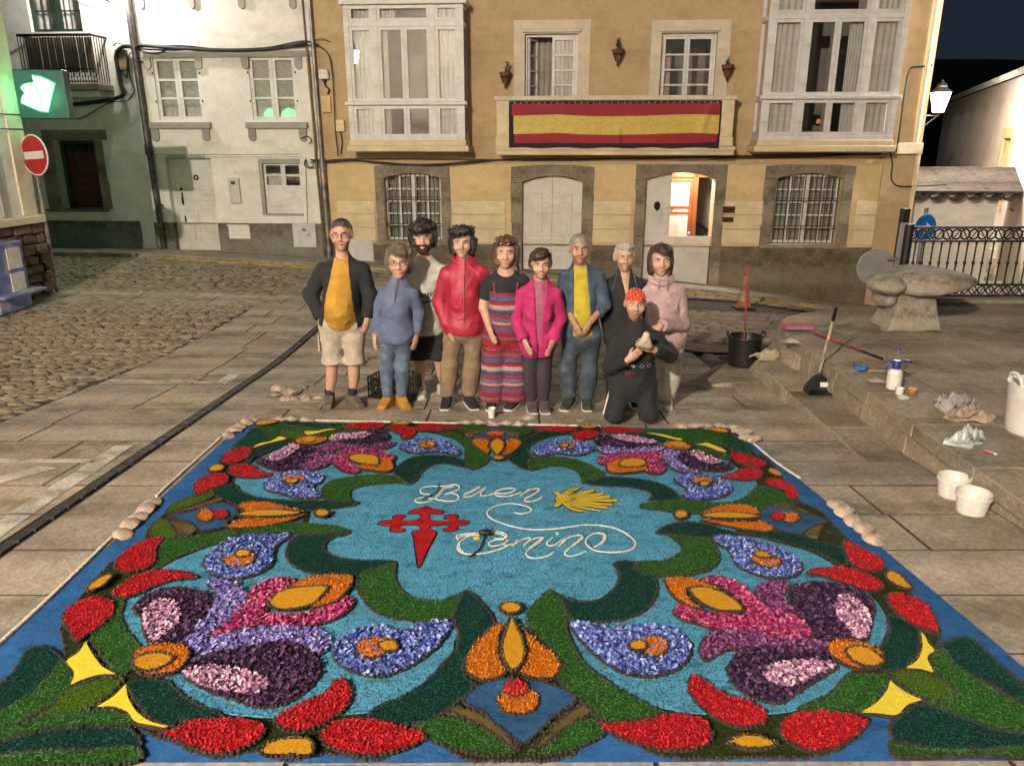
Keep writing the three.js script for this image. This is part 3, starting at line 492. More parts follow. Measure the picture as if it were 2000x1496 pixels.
add('green',2,'A','1955,125 1880,97 1780,85 1650,76 1500,82 1330,106 1200,132 1100,147 1000,152 935,155 900,180 885,230 880,300 850,345 870,340 950,290 1070,235 1200,195 1350,160 1500,140 1640,135 1800,145 1900,148');
add('teal',3,'A','1955,125 1860,160 1810,205 1825,245 1895,275 2015,290 2145,290 2210,300 2135,335 2015,378 1895,378 1780,365 1680,340 1610,290 1600,230 1650,155 1760,145');
add('green',2,'A','640,500 685,510 675,600 715,690 790,780 770,850 720,910 670,930 600,860 550,790 510,720 560,660');
add('teal',2,'A','720,980 760,960 850,955 930,960 990,1020 1080,1080 1180,1130 1225,1145 1230,1170 1150,1195 1000,1185 950,1215 860,1180 790,1110 740,1040');
add('red',4,'A','910,160 870,230 868,290 830,330 760,352 690,358 645,335 650,300 690,250 760,200 840,175');
add('red',4,'A','1095,390 1050,365 950,350 850,352 760,380 680,430 625,480 640,495 700,500 780,475 870,435 960,405 1040,395');
add('gold',4,'A','630,385 610,420 560,455 490,478 485,460 520,425 580,390 615,380');
add('red',4,'A','635,560 620,610 560,660 490,710 430,748 400,700 365,650 355,600 390,560 460,520 540,500 610,515');
add('lime',2,'A','690,950 640,1010 560,1080 460,1130 350,1150 230,1160 300,1090 390,1005 480,970 580,945 660,940');
add('teal',2,'A','150,790 200,768 260,775 320,810 350,850 300,900 250,960 200,1010 100,1080 0,1130 -60,1160 -110,1120 -60,1040 20,970 100,880');
add('green',2,'A','350,850 400,930 390,1000 320,1060 230,1130 100,1200 0,1250 -80,1270 -110,1190 0,1130 100,1080 200,1010 280,930');
add('green',2,'A','-90,1270 0,1245 110,1205 230,1165 350,1150 480,1132 600,1125 700,1155 745,1210 600,1215 450,1215 300,1225 100,1270 -90,1330');
add('teal',2,'A','-90,1340 100,1278 300,1232 500,1222 700,1225 760,1260 780,1290 770,1330 600,1340 400,1345 200,1352 -90,1380');
add('green',2,'A','-90,1385 200,1358 500,1348 770,1338 790,1400 700,1425 300,1430 -90,1440');
add('lemon',4,'A','480,740 520,800 580,880 660,935 560,940 470,965 390,1000 405,930 365,855 430,810',0);
add('lemon',4,'A','705,985 730,1060 780,1140 850,1190 950,1225 930,1240 830,1225 745,1205 700,1150 620,1120 530,1120 620,1060',0);
add('red',4,'A','890,1265 960,1250 1050,1200 1150,1190 1280,1185 1400,1195 1480,1230 1450,1290 1380,1340 1280,1375 1180,1375 1080,1345 990,1310',2);
add('red',4,'A','1910,960 1950,1000 1960,1060 1930,1120 1860,1180 1770,1230 1680,1252 1600,1245 1545,1215 1545,1180 1600,1140 1700,1090 1800,1050 1850,1000 1880,965',2);
add('gold',4,'A','1465,1395 1490,1340 1560,1315 1650,1305 1730,1310 1750,1350 1745,1400 1600,1405',2);
add('red',4,'B','80,1300 110,1230 180,1195 280,1185 400,1195 500,1225 600,1255 660,1280 620,1320 520,1360 400,1385 280,1385 170,1360',2);
add('blue',4,'A','1630,150 1580,180 1530,230 1520,300 1490,340 1420,375 1330,395 1240,390 1180,370 1140,320 1150,280 1200,230 1280,180 1380,155 1500,148');
add('orange',5,'A','1250,310 1255,285 1320,275 1400,262 1425,285 1400,320 1350,335 1280,332');
add('gold',6,'A','1310,280 1325,255 1360,248 1400,260 1385,285 1340,292');
add('dark',3,'A','745,560 790,510 870,465 960,445 1060,455 1150,485 1180,530 1150,600 1080,680 1040,760 980,790 880,780 830,740 800,660 790,600');
add('pink',5,'A','800,640 820,560 880,525 960,525 1000,560 1010,620 980,680 920,720 850,765 830,720',0);
add('lilac',4,'A','1165,420 1230,405 1320,430 1370,480 1360,560 1300,620 1200,690 1090,790 1040,770 1080,690 1150,610 1195,540 1200,470');
add('magenta',4,'A','1370,500 1450,430 1560,390 1640,400 1650,440 1600,490 1520,540 1480,590 1560,600 1700,590 1850,530 1940,500 1975,520 1940,580 1850,630 1740,660 1600,665 1450,660 1300,690 1190,730 1170,715 1250,660 1310,590');
add('orange',5,'A','1620,450 1680,415 1800,390 1940,385 1970,400 1940,470 1880,530 1800,560 1740,570 1820,500 1830,460 1740,455');
add('gold',6,'A','1505,560 1530,510 1600,475 1700,460 1830,458 1800,510 1740,560 1650,585 1560,588');
add('dark',3,'A','1030,890 1130,840 1300,800 1450,770 1600,760 1720,800 1780,870 1780,940 1720,1010 1640,1070 1540,1105 1420,1110 1320,1075 1200,1035 1080,970');
add('lilac',4,'A','1090,800 1200,730 1350,690 1500,670 1650,670 1780,690 1840,740 1830,800 1790,820 1720,790 1600,750 1450,770 1300,795 1150,830',0);
add('pink',5,'A','1025,935 1100,905 1200,895 1330,910 1440,945 1510,985 1470,1035 1380,1050 1250,1040 1130,1005',0);
add('orange',5,'A','745,870 760,820 830,785 940,775 1030,790 1060,830 1040,880 980,930 880,950 790,940');
add('gold',6,'A','745,900 770,860 850,835 930,840 970,860 940,900 870,930 790,935');
add('blue',4,'B','800,645 770,720 700,800 600,870 500,920 400,945 280,925 190,880 150,830 165,770 220,710 310,675 420,668 520,690 640,650 720,635');
add('orange',5,'B','285,810 300,765 370,740 440,745 500,770 510,800 440,830 360,855 300,840');
add('gold',6,'B','395,790 420,770 480,765 510,790 500,820 440,828');
add('green',3,'B','485,305 490,400 540,470 620,505 720,515 820,490 870,470 830,560 800,620 700,640 560,625 440,600 350,550 290,470 275,400 320,350 420,320');
add('teal',3,'B','880,460 950,500 1010,570 1045,650 960,720 900,810 870,890 900,960 940,985 830,1090 700,1180 600,1215 480,1205 340,1165 380,1120 520,1060 650,980 750,880 830,790 845,700 820,610 830,540');
add('green',3,'B','1350,460 1410,500 1440,580 1450,680 1490,780 1560,880 1660,960 1800,1050 1940,1120 2000,1145 1850,1185 1650,1190 1540,1090 1440,1010 1400,950 1420,890 1390,820 1290,720 1230,650 1240,570 1290,510');
add('teal',3,'B','1345,455 1400,480 1500,515 1600,520 1690,470 1740,400 1730,340 1715,305 1790,290 1870,330 1940,390 1955,450 1920,530 1850,590 1750,620 1600,635 1480,620 1440,540');
flat('blue_diamond','slate',3,pts('B','870,1080 940,1000 1030,960 1150,950 1300,970 1400,1000 1500,1070 1420,1130 1340,1200 1250,1290 1195,1320 1130,1270 1040,1200 960,1130'),1);
add('orange',4,'B','1100,650 1070,720 1065,800 1090,880 1100,930 1040,960 960,960 900,930 890,870 920,790 980,720 1050,660');
add('orange',4,'B','1180,660 1240,710 1320,780 1390,840 1410,890 1380,950 1300,960 1220,940 1190,920 1220,860 1230,800 1210,730');
add('gold',5,'B','1140,630 1180,700 1210,780 1215,840 1190,900 1155,930 1120,910 1090,850 1085,780 1110,700');
patch('gold',5,ell('B',1135,575,60,33));patch('orange',4,ell('B',1175,1085,115,75),2);patch('red',5,ell('B',1165,1020,72,48),2);
flat('brown_strip','brown',3,pts('B','760,1130 830,1110 900,1125 980,1160 1060,1220 1150,1310 1185,1360 1120,1330 1000,1240 860,1165'),1);
flat('brown_strip','brown',3,pts('B','1240,1360 1310,1290 1400,1190 1500,1120 1560,1090 1610,1130 1500,1190 1400,1260 1320,1330'),1);
add('green',3,'B','600,1215 680,1190 760,1170 860,1190 960,1230 1060,1290 1150,1370 1100,1385 950,1375 800,1340 690,1290',2);
add('green',3,'B','1240,1370 1330,1340 1420,1260 1520,1190 1600,1180 1640,1220 1660,1260 1560,1320 1450,1360 1330,1385',2);
add('green',3,'S','0,690 120,690 220,660 290,600 270,550 200,500 170,480 280,490 400,500 490,510 530,560 580,650 560,710 480,770 360,800 200,810 50,800 -40,780 -80,740 -60,700');
add('teal',3,'S','90,470 150,420 250,390 400,385 520,410 650,450 800,475 1000,455 1150,470 1250,495 1400,550 1540,590 1560,720 1450,670 1300,600 1100,540 900,500 700,485 550,500 480,505 350,495 200,480');
add('blue',4,'S','530,520 580,495 700,510 850,540 1000,590 1120,630 1200,690 1220,750 1170,810 1080,830 950,825 830,785 720,730 680,660 640,600 570,560');
add('orange',5,'S','825,690 870,660 960,665 1050,700 1050,740 970,760 870,730');add('gold',6,'S','845,665 870,640 940,645 985,680 960,695 890,690');
add('red',4,'S','1550,540 1600,550 1700,600 1800,650 1860,710 1870,760 1780,775 1680,760 1600,700 1565,620');
add('red',4,'S','1270,790 1340,755 1450,745 1570,745 1680,780 1780,820 1850,870 1840,920 1750,930 1620,890 1500,850 1380,810');
add('red',4,'C','1240,490 1290,475 1380,500 1460,550 1500,620 1515,700 1440,680 1350,640 1280,580 1240,530');add('gold',4,'C','1225,385 1250,362 1300,380 1350,430 1370,465 1300,450 1240,415');
add('teal',2,'C','1250,590 1330,620 1400,660 1420,730 1390,830 1330,890 1260,910 1200,890 1215,840 1190,790 1230,740 1250,670');
add('green',2,'C','1020,930 1130,925 1240,925 1250,960 1180,1060 1080,1140 900,1145 740,1120 850,1070 950,1010');
add('lime',2,'C','1260,925 1330,905 1430,915 1520,950 1600,1010 1620,1060 1500,1075 1400,1040 1310,980');
add('teal',2,'C','1545,760 1620,725 1690,720 1760,770 1850,850 1950,940 2040,1010 2100,1080 2110,1140 1950,1060 1800,980 1680,920 1600,860');
add('green',2,'C','1480,830 1545,780 1620,870 1750,960 1900,1050 2060,1140 2060,1250 1850,1230 1650,1160 1460,1090 1560,1060 1620,1020 1530,950 1500,900');
add('teal',2,'C','1300,1165 1440,1095 1650,1165 1850,1238 2060,1270 2060,1320 1800,1340 1500,1340 1280,1290 1250,1240');
add('green',2,'C','1250,1310 1400,1335 1700,1348 2050,1335 2060,1378 1700,1380 1350,1388 1280,1380');
add('lemon',4,'C','1420,690 1450,710 1475,760 1510,800 1470,840 1500,930 1430,910 1330,900 1390,850 1420,780',0);
add('lemon',4,'C','1250,960 1300,1000 1370,1045 1440,1075 1360,1110 1290,1170 1190,1160 1080,1150 1160,1090 1220,1020',0);
add('magenta',4,'C','195,410 250,385 340,395 430,440 490,500 560,560 700,600 800,680 780,740 650,740 500,700 400,690 300,690 180,650 80,620 45,580 70,550 150,555 230,590 330,600 430,600 425,540 360,480 280,430');
add('orange',5,'C','0,405 60,400 160,410 240,440 300,470 220,460 130,460 110,490 150,540 200,580 130,560 50,510');add('gold',6,'C','130,470 200,460 290,480 380,530 430,590 400,600 300,595 210,560 160,520');
add('plum',3,'C','500,470 520,430 600,405 680,410 690,440 660,480 680,540 740,620 790,700 700,680 600,620 530,560');
add('dark',3,'C','690,470 740,430 850,410 970,425 1080,460 1150,510 1160,560 1145,640 1110,740 1060,750 950,770 850,740 770,660 710,560');
add('pink',5,'C','945,540 970,500 1030,505 1090,545 1130,600 1140,670 1100,740 1060,740 1010,680 960,620',0);
add('dark',3,'C','370,860 420,800 540,780 700,790 850,780 930,800 955,880 880,940 800,985 720,1040 650,1085 550,1080 450,1040 370,970 345,910');
add('plum',4,'C','280,690 400,680 520,700 650,730 790,740 900,760 940,780 850,800 700,790 560,780 430,790 330,800 270,830 220,855 190,820 200,760 230,720');
add('pink',5,'C','540,950 600,890 700,865 800,865 900,870 950,885 880,930 800,970 700,1010 620,1000',0);
add('orange',5,'C','895,800 930,765 1030,755 1130,780 1200,820 1210,880 1150,915 1050,910 950,860');add('gold',6,'C','1000,830 1040,795 1120,805 1190,850 1210,890 1130,915 1040,880');
add('blue',4,'B','1475,655 1560,645 1680,680 1800,670 1920,660 2040,690 2120,740 2135,810 2090,880 2000,930 1880,945 1760,920 1650,860 1570,790 1500,710');
patch('orange',5,ell('B',1935,790,72,56));patch('gold',6,ell('B',1845,792,52,30));
add('red',4,'C','150,940 200,960 260,1010 360,1060 470,1090 550,1140 560,1190 490,1225 400,1230 300,1190 200,1120 135,1040 130,970',2);
add('red',4,'C','-380,1210 -280,1215 -100,1190 0,1165 100,1160 200,1190 250,1240 255,1290 200,1340 80,1360 -60,1350 -200,1310 -310,1260',2);
add('red',4,'C','640,1220 700,1165 820,1145 950,1150 1050,1170 1125,1200 1080,1260 1000,1320 900,1360 780,1360 680,1310 635,1260',2);
add('gold',4,'C','345,1330 390,1300 460,1285 540,1300 620,1340 560,1365 440,1365',2);
flat('blue_diamond','slate',3,pts('S','905,300 960,260 1080,265 1200,300 1330,340 1420,375 1330,410 1260,450 1210,475 1100,460 1010,430 960,390 910,380'),1);
add('green',2,'S','880,95 960,110 1100,160 1200,210 1100,250 1000,240 900,290 880,300 700,250 560,270 440,310 300,310 150,290 -30,265 -20,235 150,220 300,205 450,225 600,230 720,210 830,150');
flat('brown_strip','brown',3,pts('S','1000,240 1060,230 1200,260 1300,310 1400,350 1300,330 1150,290'));flat('brown_strip','brown',3,pts('S','1250,480 1300,420 1400,395 1370,450 1350,500'));
add('orange',4,'S','440,330 500,290 580,260 700,250 820,262 875,290 880,330 800,330 650,325 530,325');add('orange',4,'S','440,370 560,375 700,385 850,385 920,385 980,420 1010,440 960,460 850,455 700,430 550,400');add('gold',5,'S','435,355 520,330 650,325 780,335 890,360 800,375 650,375 520,370');
patch('gold',5,ell('S',278,345,55,33));patch('orange',4,ell('S',1140,352,66,40));patch('red',5,ell('S',1035,345,55,34));
add('green',2,'P','340,140 570,105 900,110 1205,112 1210,150 1100,170 850,190 700,240 500,270 330,338 125,338 200,270 330,170',0);
add('teal',3,'P','580,100 800,93 1000,105 1200,107 1190,130 1000,150 800,140 650,122');add('lime',3,'P','600,200 680,185 780,190 820,215 800,250 700,255 620,240');add('teal',3,'P','330,160 420,180 440,240 330,330 120,340 220,260');
add('gold',4,'P','340,130 380,95 470,88 575,100 520,120 430,135 370,140');
add('lemon',5,'P','820,190 950,185 1060,165 1145,170 1050,185 940,215 850,230',0);add('lemon',5,'P','310,360 380,310 480,290 580,240 610,245 655,265 560,290 440,320 360,345',0);
add('green',3,'P','860,235 980,210 1100,185 1250,170 1420,185 1250,210 1080,245 950,260');add('teal',3,'P','310,390 360,352 480,322 620,285 730,285 700,312 550,350 420,400 320,440 280,500 250,510');
add('red',4,'P','10,455 60,410 150,370 240,350 300,370 300,410 240,460 140,500 50,500');add('red',4,'P','80,565 130,525 230,512 320,530 400,590 500,605 540,610 450,630 340,645 230,645 130,620');add('red',4,'U','640,90 700,40 800,8 880,10 905,40 870,90 780,120 700,160 660,175 640,140');
add('gold',4,'Y','20,385 70,355 118,365 100,390 40,398');
add('red',4,'P','1200,145 1300,115 1450,100 1600,110 1580,150 1450,170 1300,165');add('red',4,'P','1610,150 1700,135 1850,140 1900,170 1890,230 1820,265 1780,265 1760,220 1690,185');add('gold',4,'P','1670,110 1760,105 1870,112 1830,132 1720,132');add('red',4,'Q','155,150 200,120 350,115 500,135 620,155 500,160 380,175 250,185 165,175');
add('dark',3,'P','355,480 400,445 560,430 760,340 900,345 1000,400 900,470 800,540 700,570 550,570 430,535');add('plum',4,'P','780,560 850,480 940,380 1000,320 1100,290 1250,330 1400,350 1300,375 1130,370 1110,440 1090,500 990,550 880,575',0);add('pink',5,'P','455,475 520,420 620,360 720,320 770,335 760,380 680,430 590,480 500,490',0);
add('dark',4,'P','1100,280 1300,270 1420,210 1560,180 1640,230 1620,280 1450,310 1280,310');add('pink',5,'P','1060,260 1120,230 1300,210 1460,205 1480,230 1400,260 1250,275 1100,290',0);add('plum',4,'P','1250,340 1450,330 1560,315 1680,295 1710,310 1640,350 1540,370 1350,375');
add('magenta',4,'P','1110,510 1130,420 1230,380 1400,380 1560,390 1680,425 1715,450 1690,470 1580,460 1480,440 1260,450 1260,500 1330,540 1370,570 1340,600 1260,600 1160,560');
add('orange',5,'P','1540,460 1640,470 1680,510 1680,580 1620,600 1500,590 1370,570 1320,545 1440,540 1540,545 1560,500');add('gold',6,'P','1255,465 1320,440 1440,438 1530,460 1550,500 1540,545 1440,540 1330,520 1270,495');
add('orange',5,'P','730,290 800,265 900,255 1030,260 1040,285 950,320 850,330 750,315');add('gold',6,'P','790,285 840,262 900,258 940,270 930,300 860,318 810,310',0);
add('blue',4,'P','430,720 470,660 580,610 720,590 860,590 960,605 1000,650 980,690 920,720 900,760 940,810 970,845 860,850 720,840 580,800 460,770');add('orange',5,'P','605,690 630,650 700,635 800,640 835,665 810,690 730,690 660,700',0);add('gold',6,'P','635,705 670,690 730,682 770,690 740,720 660,725');
add('blue',4,'Q','5,350 60,300 180,265 320,260 430,285 530,340 600,410 560,425 450,400 330,390 180,405 60,385');patch('orange',5,ell('Q',275,335,88,33));patch('gold',6,ell('Q',310,338,45,18));
add('green',3,'P','990,790 1010,730 1100,670 1250,640 1450,615 1600,615 1720,625 1780,660 1840,700 1700,690 1550,700 1400,720 1290,755 1260,800 1270,850 1330,880 1360,890 1200,880 1050,860');
add('teal',3,'Q','-50,600 0,520 80,460 220,425 400,420 540,440 640,480 660,540 560,520 450,500 340,510 260,550 200,600 170,660 100,700 20,670');
add('green',3,'Q','380,180 500,190 620,230 700,250 720,310 800,370 870,430 860,480 760,550 700,555 640,500 640,440 640,360 590,290 480,230');
add('teal',3,'U','770,150 800,120 900,90 950,90 1000,140 1120,185 1280,205 1450,215 1700,215 1850,220 1910,240 1750,270 1600,285 1450,290 1330,280 1250,235 1100,230 970,240 880,200');
flat('blue_diamond','slate',3,pts('U','440,330 560,310 700,260 850,230 930,250 970,290 950,340 900,370 880,410 770,440 660,450 620,410 540,360'),1);
add('lime',3,'U','415,310 450,260 560,200 680,165 760,130 790,170 700,220 560,270');flat('brown_strip','brown',4,pts('U','440,320 600,270 750,220 840,190 860,210 750,250 600,290'),1);flat('brown_strip','brown',4,pts('U','430,365 520,385 600,400 650,440 600,490 510,480 460,410'),1);
add('lime',3,'U','290,450 340,370 400,360 440,390 500,470 470,510 380,520 310,500');
patch('orange',4,ell('U',725,335,65,50));patch('red',5,ell('U',840,333,62,35));
add('orange',4,'U','985,270 1010,240 1120,230 1230,235 1330,265 1450,290 1500,310 1380,305 1200,295 1050,300');add('orange',4,'U','885,425 950,390 1050,360 1200,360 1330,355 1450,340 1510,325 1400,370 1250,410 1100,430 980,435');add('gold',5,'U','985,345 1050,320 1200,305 1350,310 1470,330 1380,350 1230,360 1080,360');patch('gold',5,ell('U',1635,332,58,30));
add('green',2,'R','560,160 900,165 1250,160 1480,200 1600,280 1720,400 1560,380 1440,340 1250,300 1150,310 1000,300 800,260 650,210',0);add('teal',3,'R','1380,260 1480,220 1600,290 1720,400 1560,370 1440,320',0);add('gold',4,'R','1260,175 1320,165 1440,180 1465,210 1400,215 1310,195');
add('lemon',5,'R','630,200 720,205 850,225 940,250 1020,265 1000,285 920,270 800,240 700,215',0);add('lemon',5,'R','1130,320 1200,310 1250,300 1320,325 1400,355 1455,400 1360,385 1270,350 1200,330',0);
add('green',3,'R','1050,330 1150,330 1270,360 1400,395 1470,420 1470,470 1400,440 1280,400 1150,370 1080,370');add('teal',3,'R','560,210 680,215 800,245 950,285 1050,320 900,310 780,290 650,240');
add('red',4,'R','230,170 280,145 400,150 560,175 640,195 520,200 380,205 270,195');add('red',4,'Q','1300,160 1400,145 1550,140 1700,155 1730,175 1600,190 1450,185');add('gold',4,'Q','1750,145 1850,142 1940,150 1900,170 1800,168');add('red',4,'Q','1690,230 1720,200 1800,180 1920,185 1960,210 1900,245 1830,270 1790,290 1720,270');
add('dark',3,'R','150,280 200,225 320,225 420,280 600,300 750,320 820,330 750,350 600,360 400,360 250,345');add('pink',5,'R','320,245 400,230 520,245 640,265 770,300 700,315 560,305 420,280',0);add('lilac',4,'R','180,360 300,350 500,365 700,350 830,360 800,385 600,400 400,410 250,405');add('magenta',4,'R','180,480 230,440 350,420 550,410 780,390 820,420 810,480 850,550 820,600 740,615 660,590 665,510 600,470 400,480 320,510 230,515');
add('orange',5,'R','270,570 300,520 400,480 650,520 650,585 520,605 380,615 300,600');add('gold',6,'R','390,540 430,495 520,478 620,485 655,515 640,550 540,562 430,560');add('orange',5,'R','830,340 870,305 960,305 1060,330 1100,360 1050,380 950,375 870,365');add('gold',6,'R','885,330 930,308 1000,312 1060,335 1060,360 980,365 910,350',0);
add('lilac',4,'R','820,440 850,390 920,370 980,400 960,450 1000,510 1080,560 1200,600 1080,600 960,580 880,530');add('dark',3,'R','980,400 1060,385 1150,390 1300,430 1400,490 1500,520 1490,555 1400,580 1280,575 1150,560 1050,520 980,450');add('pink',5,'R','1085,395 1150,385 1250,430 1330,460 1390,500 1340,515 1250,510 1160,470 1100,430',0);
add('blue',4,'R','935,670 970,630 1080,615 1200,625 1330,650 1450,690 1500,740 1470,800 1380,840 1250,865 1100,870 1010,835 1060,790 1040,740 970,710');patch('orange',5,ell('R',1210,690,108,35));patch('gold',6,ell('R',1230,730,55,25));
add('blue',4,'Q','1310,390 1340,330 1450,290 1600,275 1750,285 1860,320 1900,360 1850,400 1720,425 1560,405 1420,425 1330,425');patch('orange',5,ell('Q',1640,345,82,32));patch('gold',6,ell('Q',1610,350,45,18));
add('red',4,'R','1490,440 1500,400 1600,410 1720,450 1820,490 1830,520 1770,545 1650,520 1560,500',0);add('red',4,'R','1360,635 1480,620 1580,560 1680,550 1780,580 1790,630 1740,660 1600,670 1470,655');add('gold',4,'R','1845,585 1870,565 1930,580 1990,640 1930,635 1860,605',0);add('red',4,'S','930,75 1000,40 1080,60 1160,110 1195,170 1160,210 1110,190 1080,130 1000,110',0);
add('green',3,'Q','1270,540 1260,470 1350,440 1500,435 1650,450 1800,490 1930,555 2000,600 1930,660 1850,690 1800,690 1780,630 1720,570 1600,530 1480,525 1380,545 1290,570');
add('teal',3,'Q','1060,430 1150,330 1230,260 1330,210 1440,180 1600,200 1700,210 1580,220 1440,250 1320,300 1260,360 1270,410 1290,450 1270,560 1210,550 1120,500');add('teal',3,'R','50,685 130,650 250,635 450,640 650,660 800,700 900,750 970,810 975,860 850,870 690,860 720,820 690,780 600,750 480,730 300,720 150,710');
flat('blue_diamond','slate',3,pts('Q','720,230 850,180 930,140 1010,180 1140,230 1050,258 860,258'),1);
add('green',3,'Q','600,150 680,125 800,130 900,140 850,165 750,185 650,190');add('green',3,'Q','970,140 1100,145 1250,160 1280,190 1180,210 1080,180');flat('brown_strip','brown',4,pts('Q','640,200 740,185 870,155 860,175 760,210 690,230'));flat('brown_strip','brown',4,pts('Q','1000,160 1090,190 1180,220 1160,235 1060,210'));
add('orange',4,'Q','705,280 760,260 860,265 880,290 860,340 880,390 860,410 760,350 715,310');add('orange',4,'Q','1040,280 1090,262 1160,270 1195,300 1150,360 1080,410 1000,430 1000,390 1030,330');add('gold',5,'Q','880,330 920,290 960,275 1010,300 1025,345 1000,400 955,440 910,400');
patch('gold',5,ell('Q',965,468,60,20));patch('orange',4,ell('Q',935,212,92,25));patch('red',5,ell('Q',940,240,66,18),0);
{const g=new THREE.BufferGeometry();g.setAttribute('position',new THREE.Float32BufferAttribute(cones.P,3));g.setAttribute('normal',new THREE.Float32BufferAttribute(cones.N,3));g.setAttribute('color',new THREE.Float32BufferAttribute(cones.C,3));part('cone_border',g,mat('cone',[1,1,1],{vertexColors:true,map:T.stone,rep:20,roughness:0.9}),carpet,{kind:'stuff'});}
const cordGeo=(poly,r,h,closed=false,step=0.02)=>{const q=resample(poly,step,closed);return tube(q.map(([x,z])=>V(...onCarpet(x,z,h))),r,6,q.length,closed);};
{
const cross=pts('W','375,230 430,250 490,260 505,280 480,292 440,285 410,290 405,315 430,335 480,340 540,340 565,325 545,325 515,325 515,305 550,292 600,290 612,310 600,330 640,330 695,348 650,370 605,375 610,400 570,415 520,415 500,400 520,392 550,385 540,372 480,370 420,380 405,395 455,420 445,455 400,540 325,683 300,560 280,440 270,425 330,400 335,380 300,368 230,370 190,378 190,395 228,400 220,415 170,420 120,412 115,395 130,375 80,375 30,355 80,335 130,330 140,305 180,292 225,296 232,310 205,320 200,335 260,340 310,330 340,310 335,290 290,285 250,288 250,275 290,255 340,245');
const c=part('red_cross',bed(cross,0.017),M.crossRed,carpet);part('cross_outline',cordGeo([...cross,cross[0]],0.0045,0.0125,false,0.012),M.charcoal,carpet);
const rays=['1355,150 1400,113 1455,95 1505,98 1470,118 1400,160','1400,160 1480,135 1580,108 1605,120 1500,155 1410,172','1410,168 1530,148 1655,130 1672,143 1540,170 1420,180','1420,176 1560,165 1702,153 1720,170 1560,184 1420,186','1420,184 1560,184 1755,182 1768,198 1560,198 1420,192','1420,190 1540,198 1715,214 1732,228 1540,214 1415,200','1415,196 1520,212 1682,234 1702,250 1520,232 1405,208','1405,204 1480,226 1605,258 1632,270 1480,246 1385,212','1385,206 1430,238 1500,262 1525,272 1465,272 1400,245 1355,205'];
const hub='1290,130 1330,124 1362,150 1400,150 1440,165 1500,186 1430,205 1380,205 1335,242 1295,232 1325,205 1310,182 1320,160';
const sh=new THREE.Group();sh.name='scallop_emblem';carpet.add(sh);
for(const s of[...rays,hub]){const p=pts('W',s);part('scallop_ray',bed(p,0.018,0.003),M.shellYellow,sh);part('ray_outline',cordGeo([...p,p[0]],0.0045,0.0125,false,0.02),M.charcoal,sh);}
const strokes={letter_b:['560,85 520,95 480,130 440,175 390,200 330,208 300,195 310,180 360,172 420,178 480,190 540,198 590,195 615,175 600,150 560,140 520,145','520,145 570,130 615,110 612,85 575,75 530,85 480,88 400,90 345,105 340,130 360,145 400,147','572,90 530,102 492,136 452,180'],letter_u:['760,92 720,115 660,145 655,165 690,165 750,140 810,100 775,140 780,158 820,155 880,140','768,95 728,119 668,149'],letter_e:['880,140 960,140 1010,125 1025,108 990,103 930,110 880,130 885,155 930,163 1000,155 1060,135'],letter_n:['1120,110 1080,145 1062,158','1080,142 1140,112 1185,105 1195,118 1150,150 1100,175 1095,195 1130,200 1180,190 1215,168','1200,112 1158,148 1108,175'],flourish:['1025,282 1060,288 1110,282 1140,265 1120,240 1050,222 980,215 900,228 840,255 820,285 845,320 920,355 1000,380 1100,400 1220,405 1340,395 1450,380 1540,370 1650,375 1760,400 1850,450 1892,500 1870,545 1800,565 1700,570 1600,555 1545,520 1535,480 1570,445 1620,430 1660,440 1665,470 1640,505 1600,530','1630,427 1672,440 1675,472 1648,508'],letter_c:['610,475 600,452 660,436 760,428 860,418 930,426 965,450 940,468 880,470','790,440 700,450 640,480 608,520 615,560 660,580 740,582 830,570 920,545 980,515','622,500 620,540 650,570','612,466 650,450 730,440','860,428 925,438 950,455'],letter_a:['940,475 880,480 835,500 840,520 890,522 950,500 975,480 945,505 950,520 1000,510'],letter_m:['1040,478 1010,522','1020,510 1080,475 1130,465 1085,522','1095,510 1160,470 1225,462 1200,495 1120,550 1100,580 1130,608 1200,610 1260,595 1300,570','1215,470 1125,540'],letter_i:['1290,465 1255,500 1260,520 1310,515 1360,480','1324,430 1332,435 1326,437'],letter_n_2:['1385,465 1343,522','1360,505 1430,455 1490,445 1510,460 1460,510 1390,560 1385,585 1420,598 1480,585 1530,565','1500,468 1440,520 1398,558']};
const bead=[];for(let k=0;k<3;k++){const g=new THREE.SphereGeometry(0.0062,6,4);g.deleteAttribute('uv');bead.push(g.scale(1.35,0.8,0.95).toNonIndexed());}
const beads=(poly,r,step,h,closed=false)=>resample(poly,step,closed).map(([x,z],i,a)=>{const n=a[Math.min(i+1,a.length-1)],p=a[Math.max(0,i-1)],g=bead[i%3].clone(),k=r/0.0062*rnd(0.85,1.15);g.scale(k,k,k);g.rotateY(-Math.atan2(n[1]-p[1],n[0]-p[0])+rnd(-0.3,0.3));const o=onCarpet(x,z,h);return g.translate(...o);});
const word=new THREE.Group();word.name='white_lettering';carpet.add(word);
for(const[n,list]of Object.entries(strokes))part(n.replace('_2',''),list.flatMap((s)=>beads(pts('W',s),0.0054,0.0115,0.016)),M.bean,word);
const row=(name,list,r,step)=>part(name,beads(list.map(([x,y])=>{const g=G(x,y);return[g.x,g.z];}),r,step,0.006),M.bean,carpet);
row('bean_row',[[605,822],[700,824],[800,826],[905,828]],0.0125,0.026);row('bean_row',[[1024,830],[1100,832],[1170,833]],0.0125,0.026);
row('bean_row',[[-120,1362],[0,1257],[60,1203],[120,1147],[215,1054]],0.013,0.02);row('bean_row',[[306,970],[330,947],[380,902],[430,857]],0.012,0.02);
row('bean_row',[[1472,867],[1500,891],[1530,914],[1561,934]],0.012,0.02);
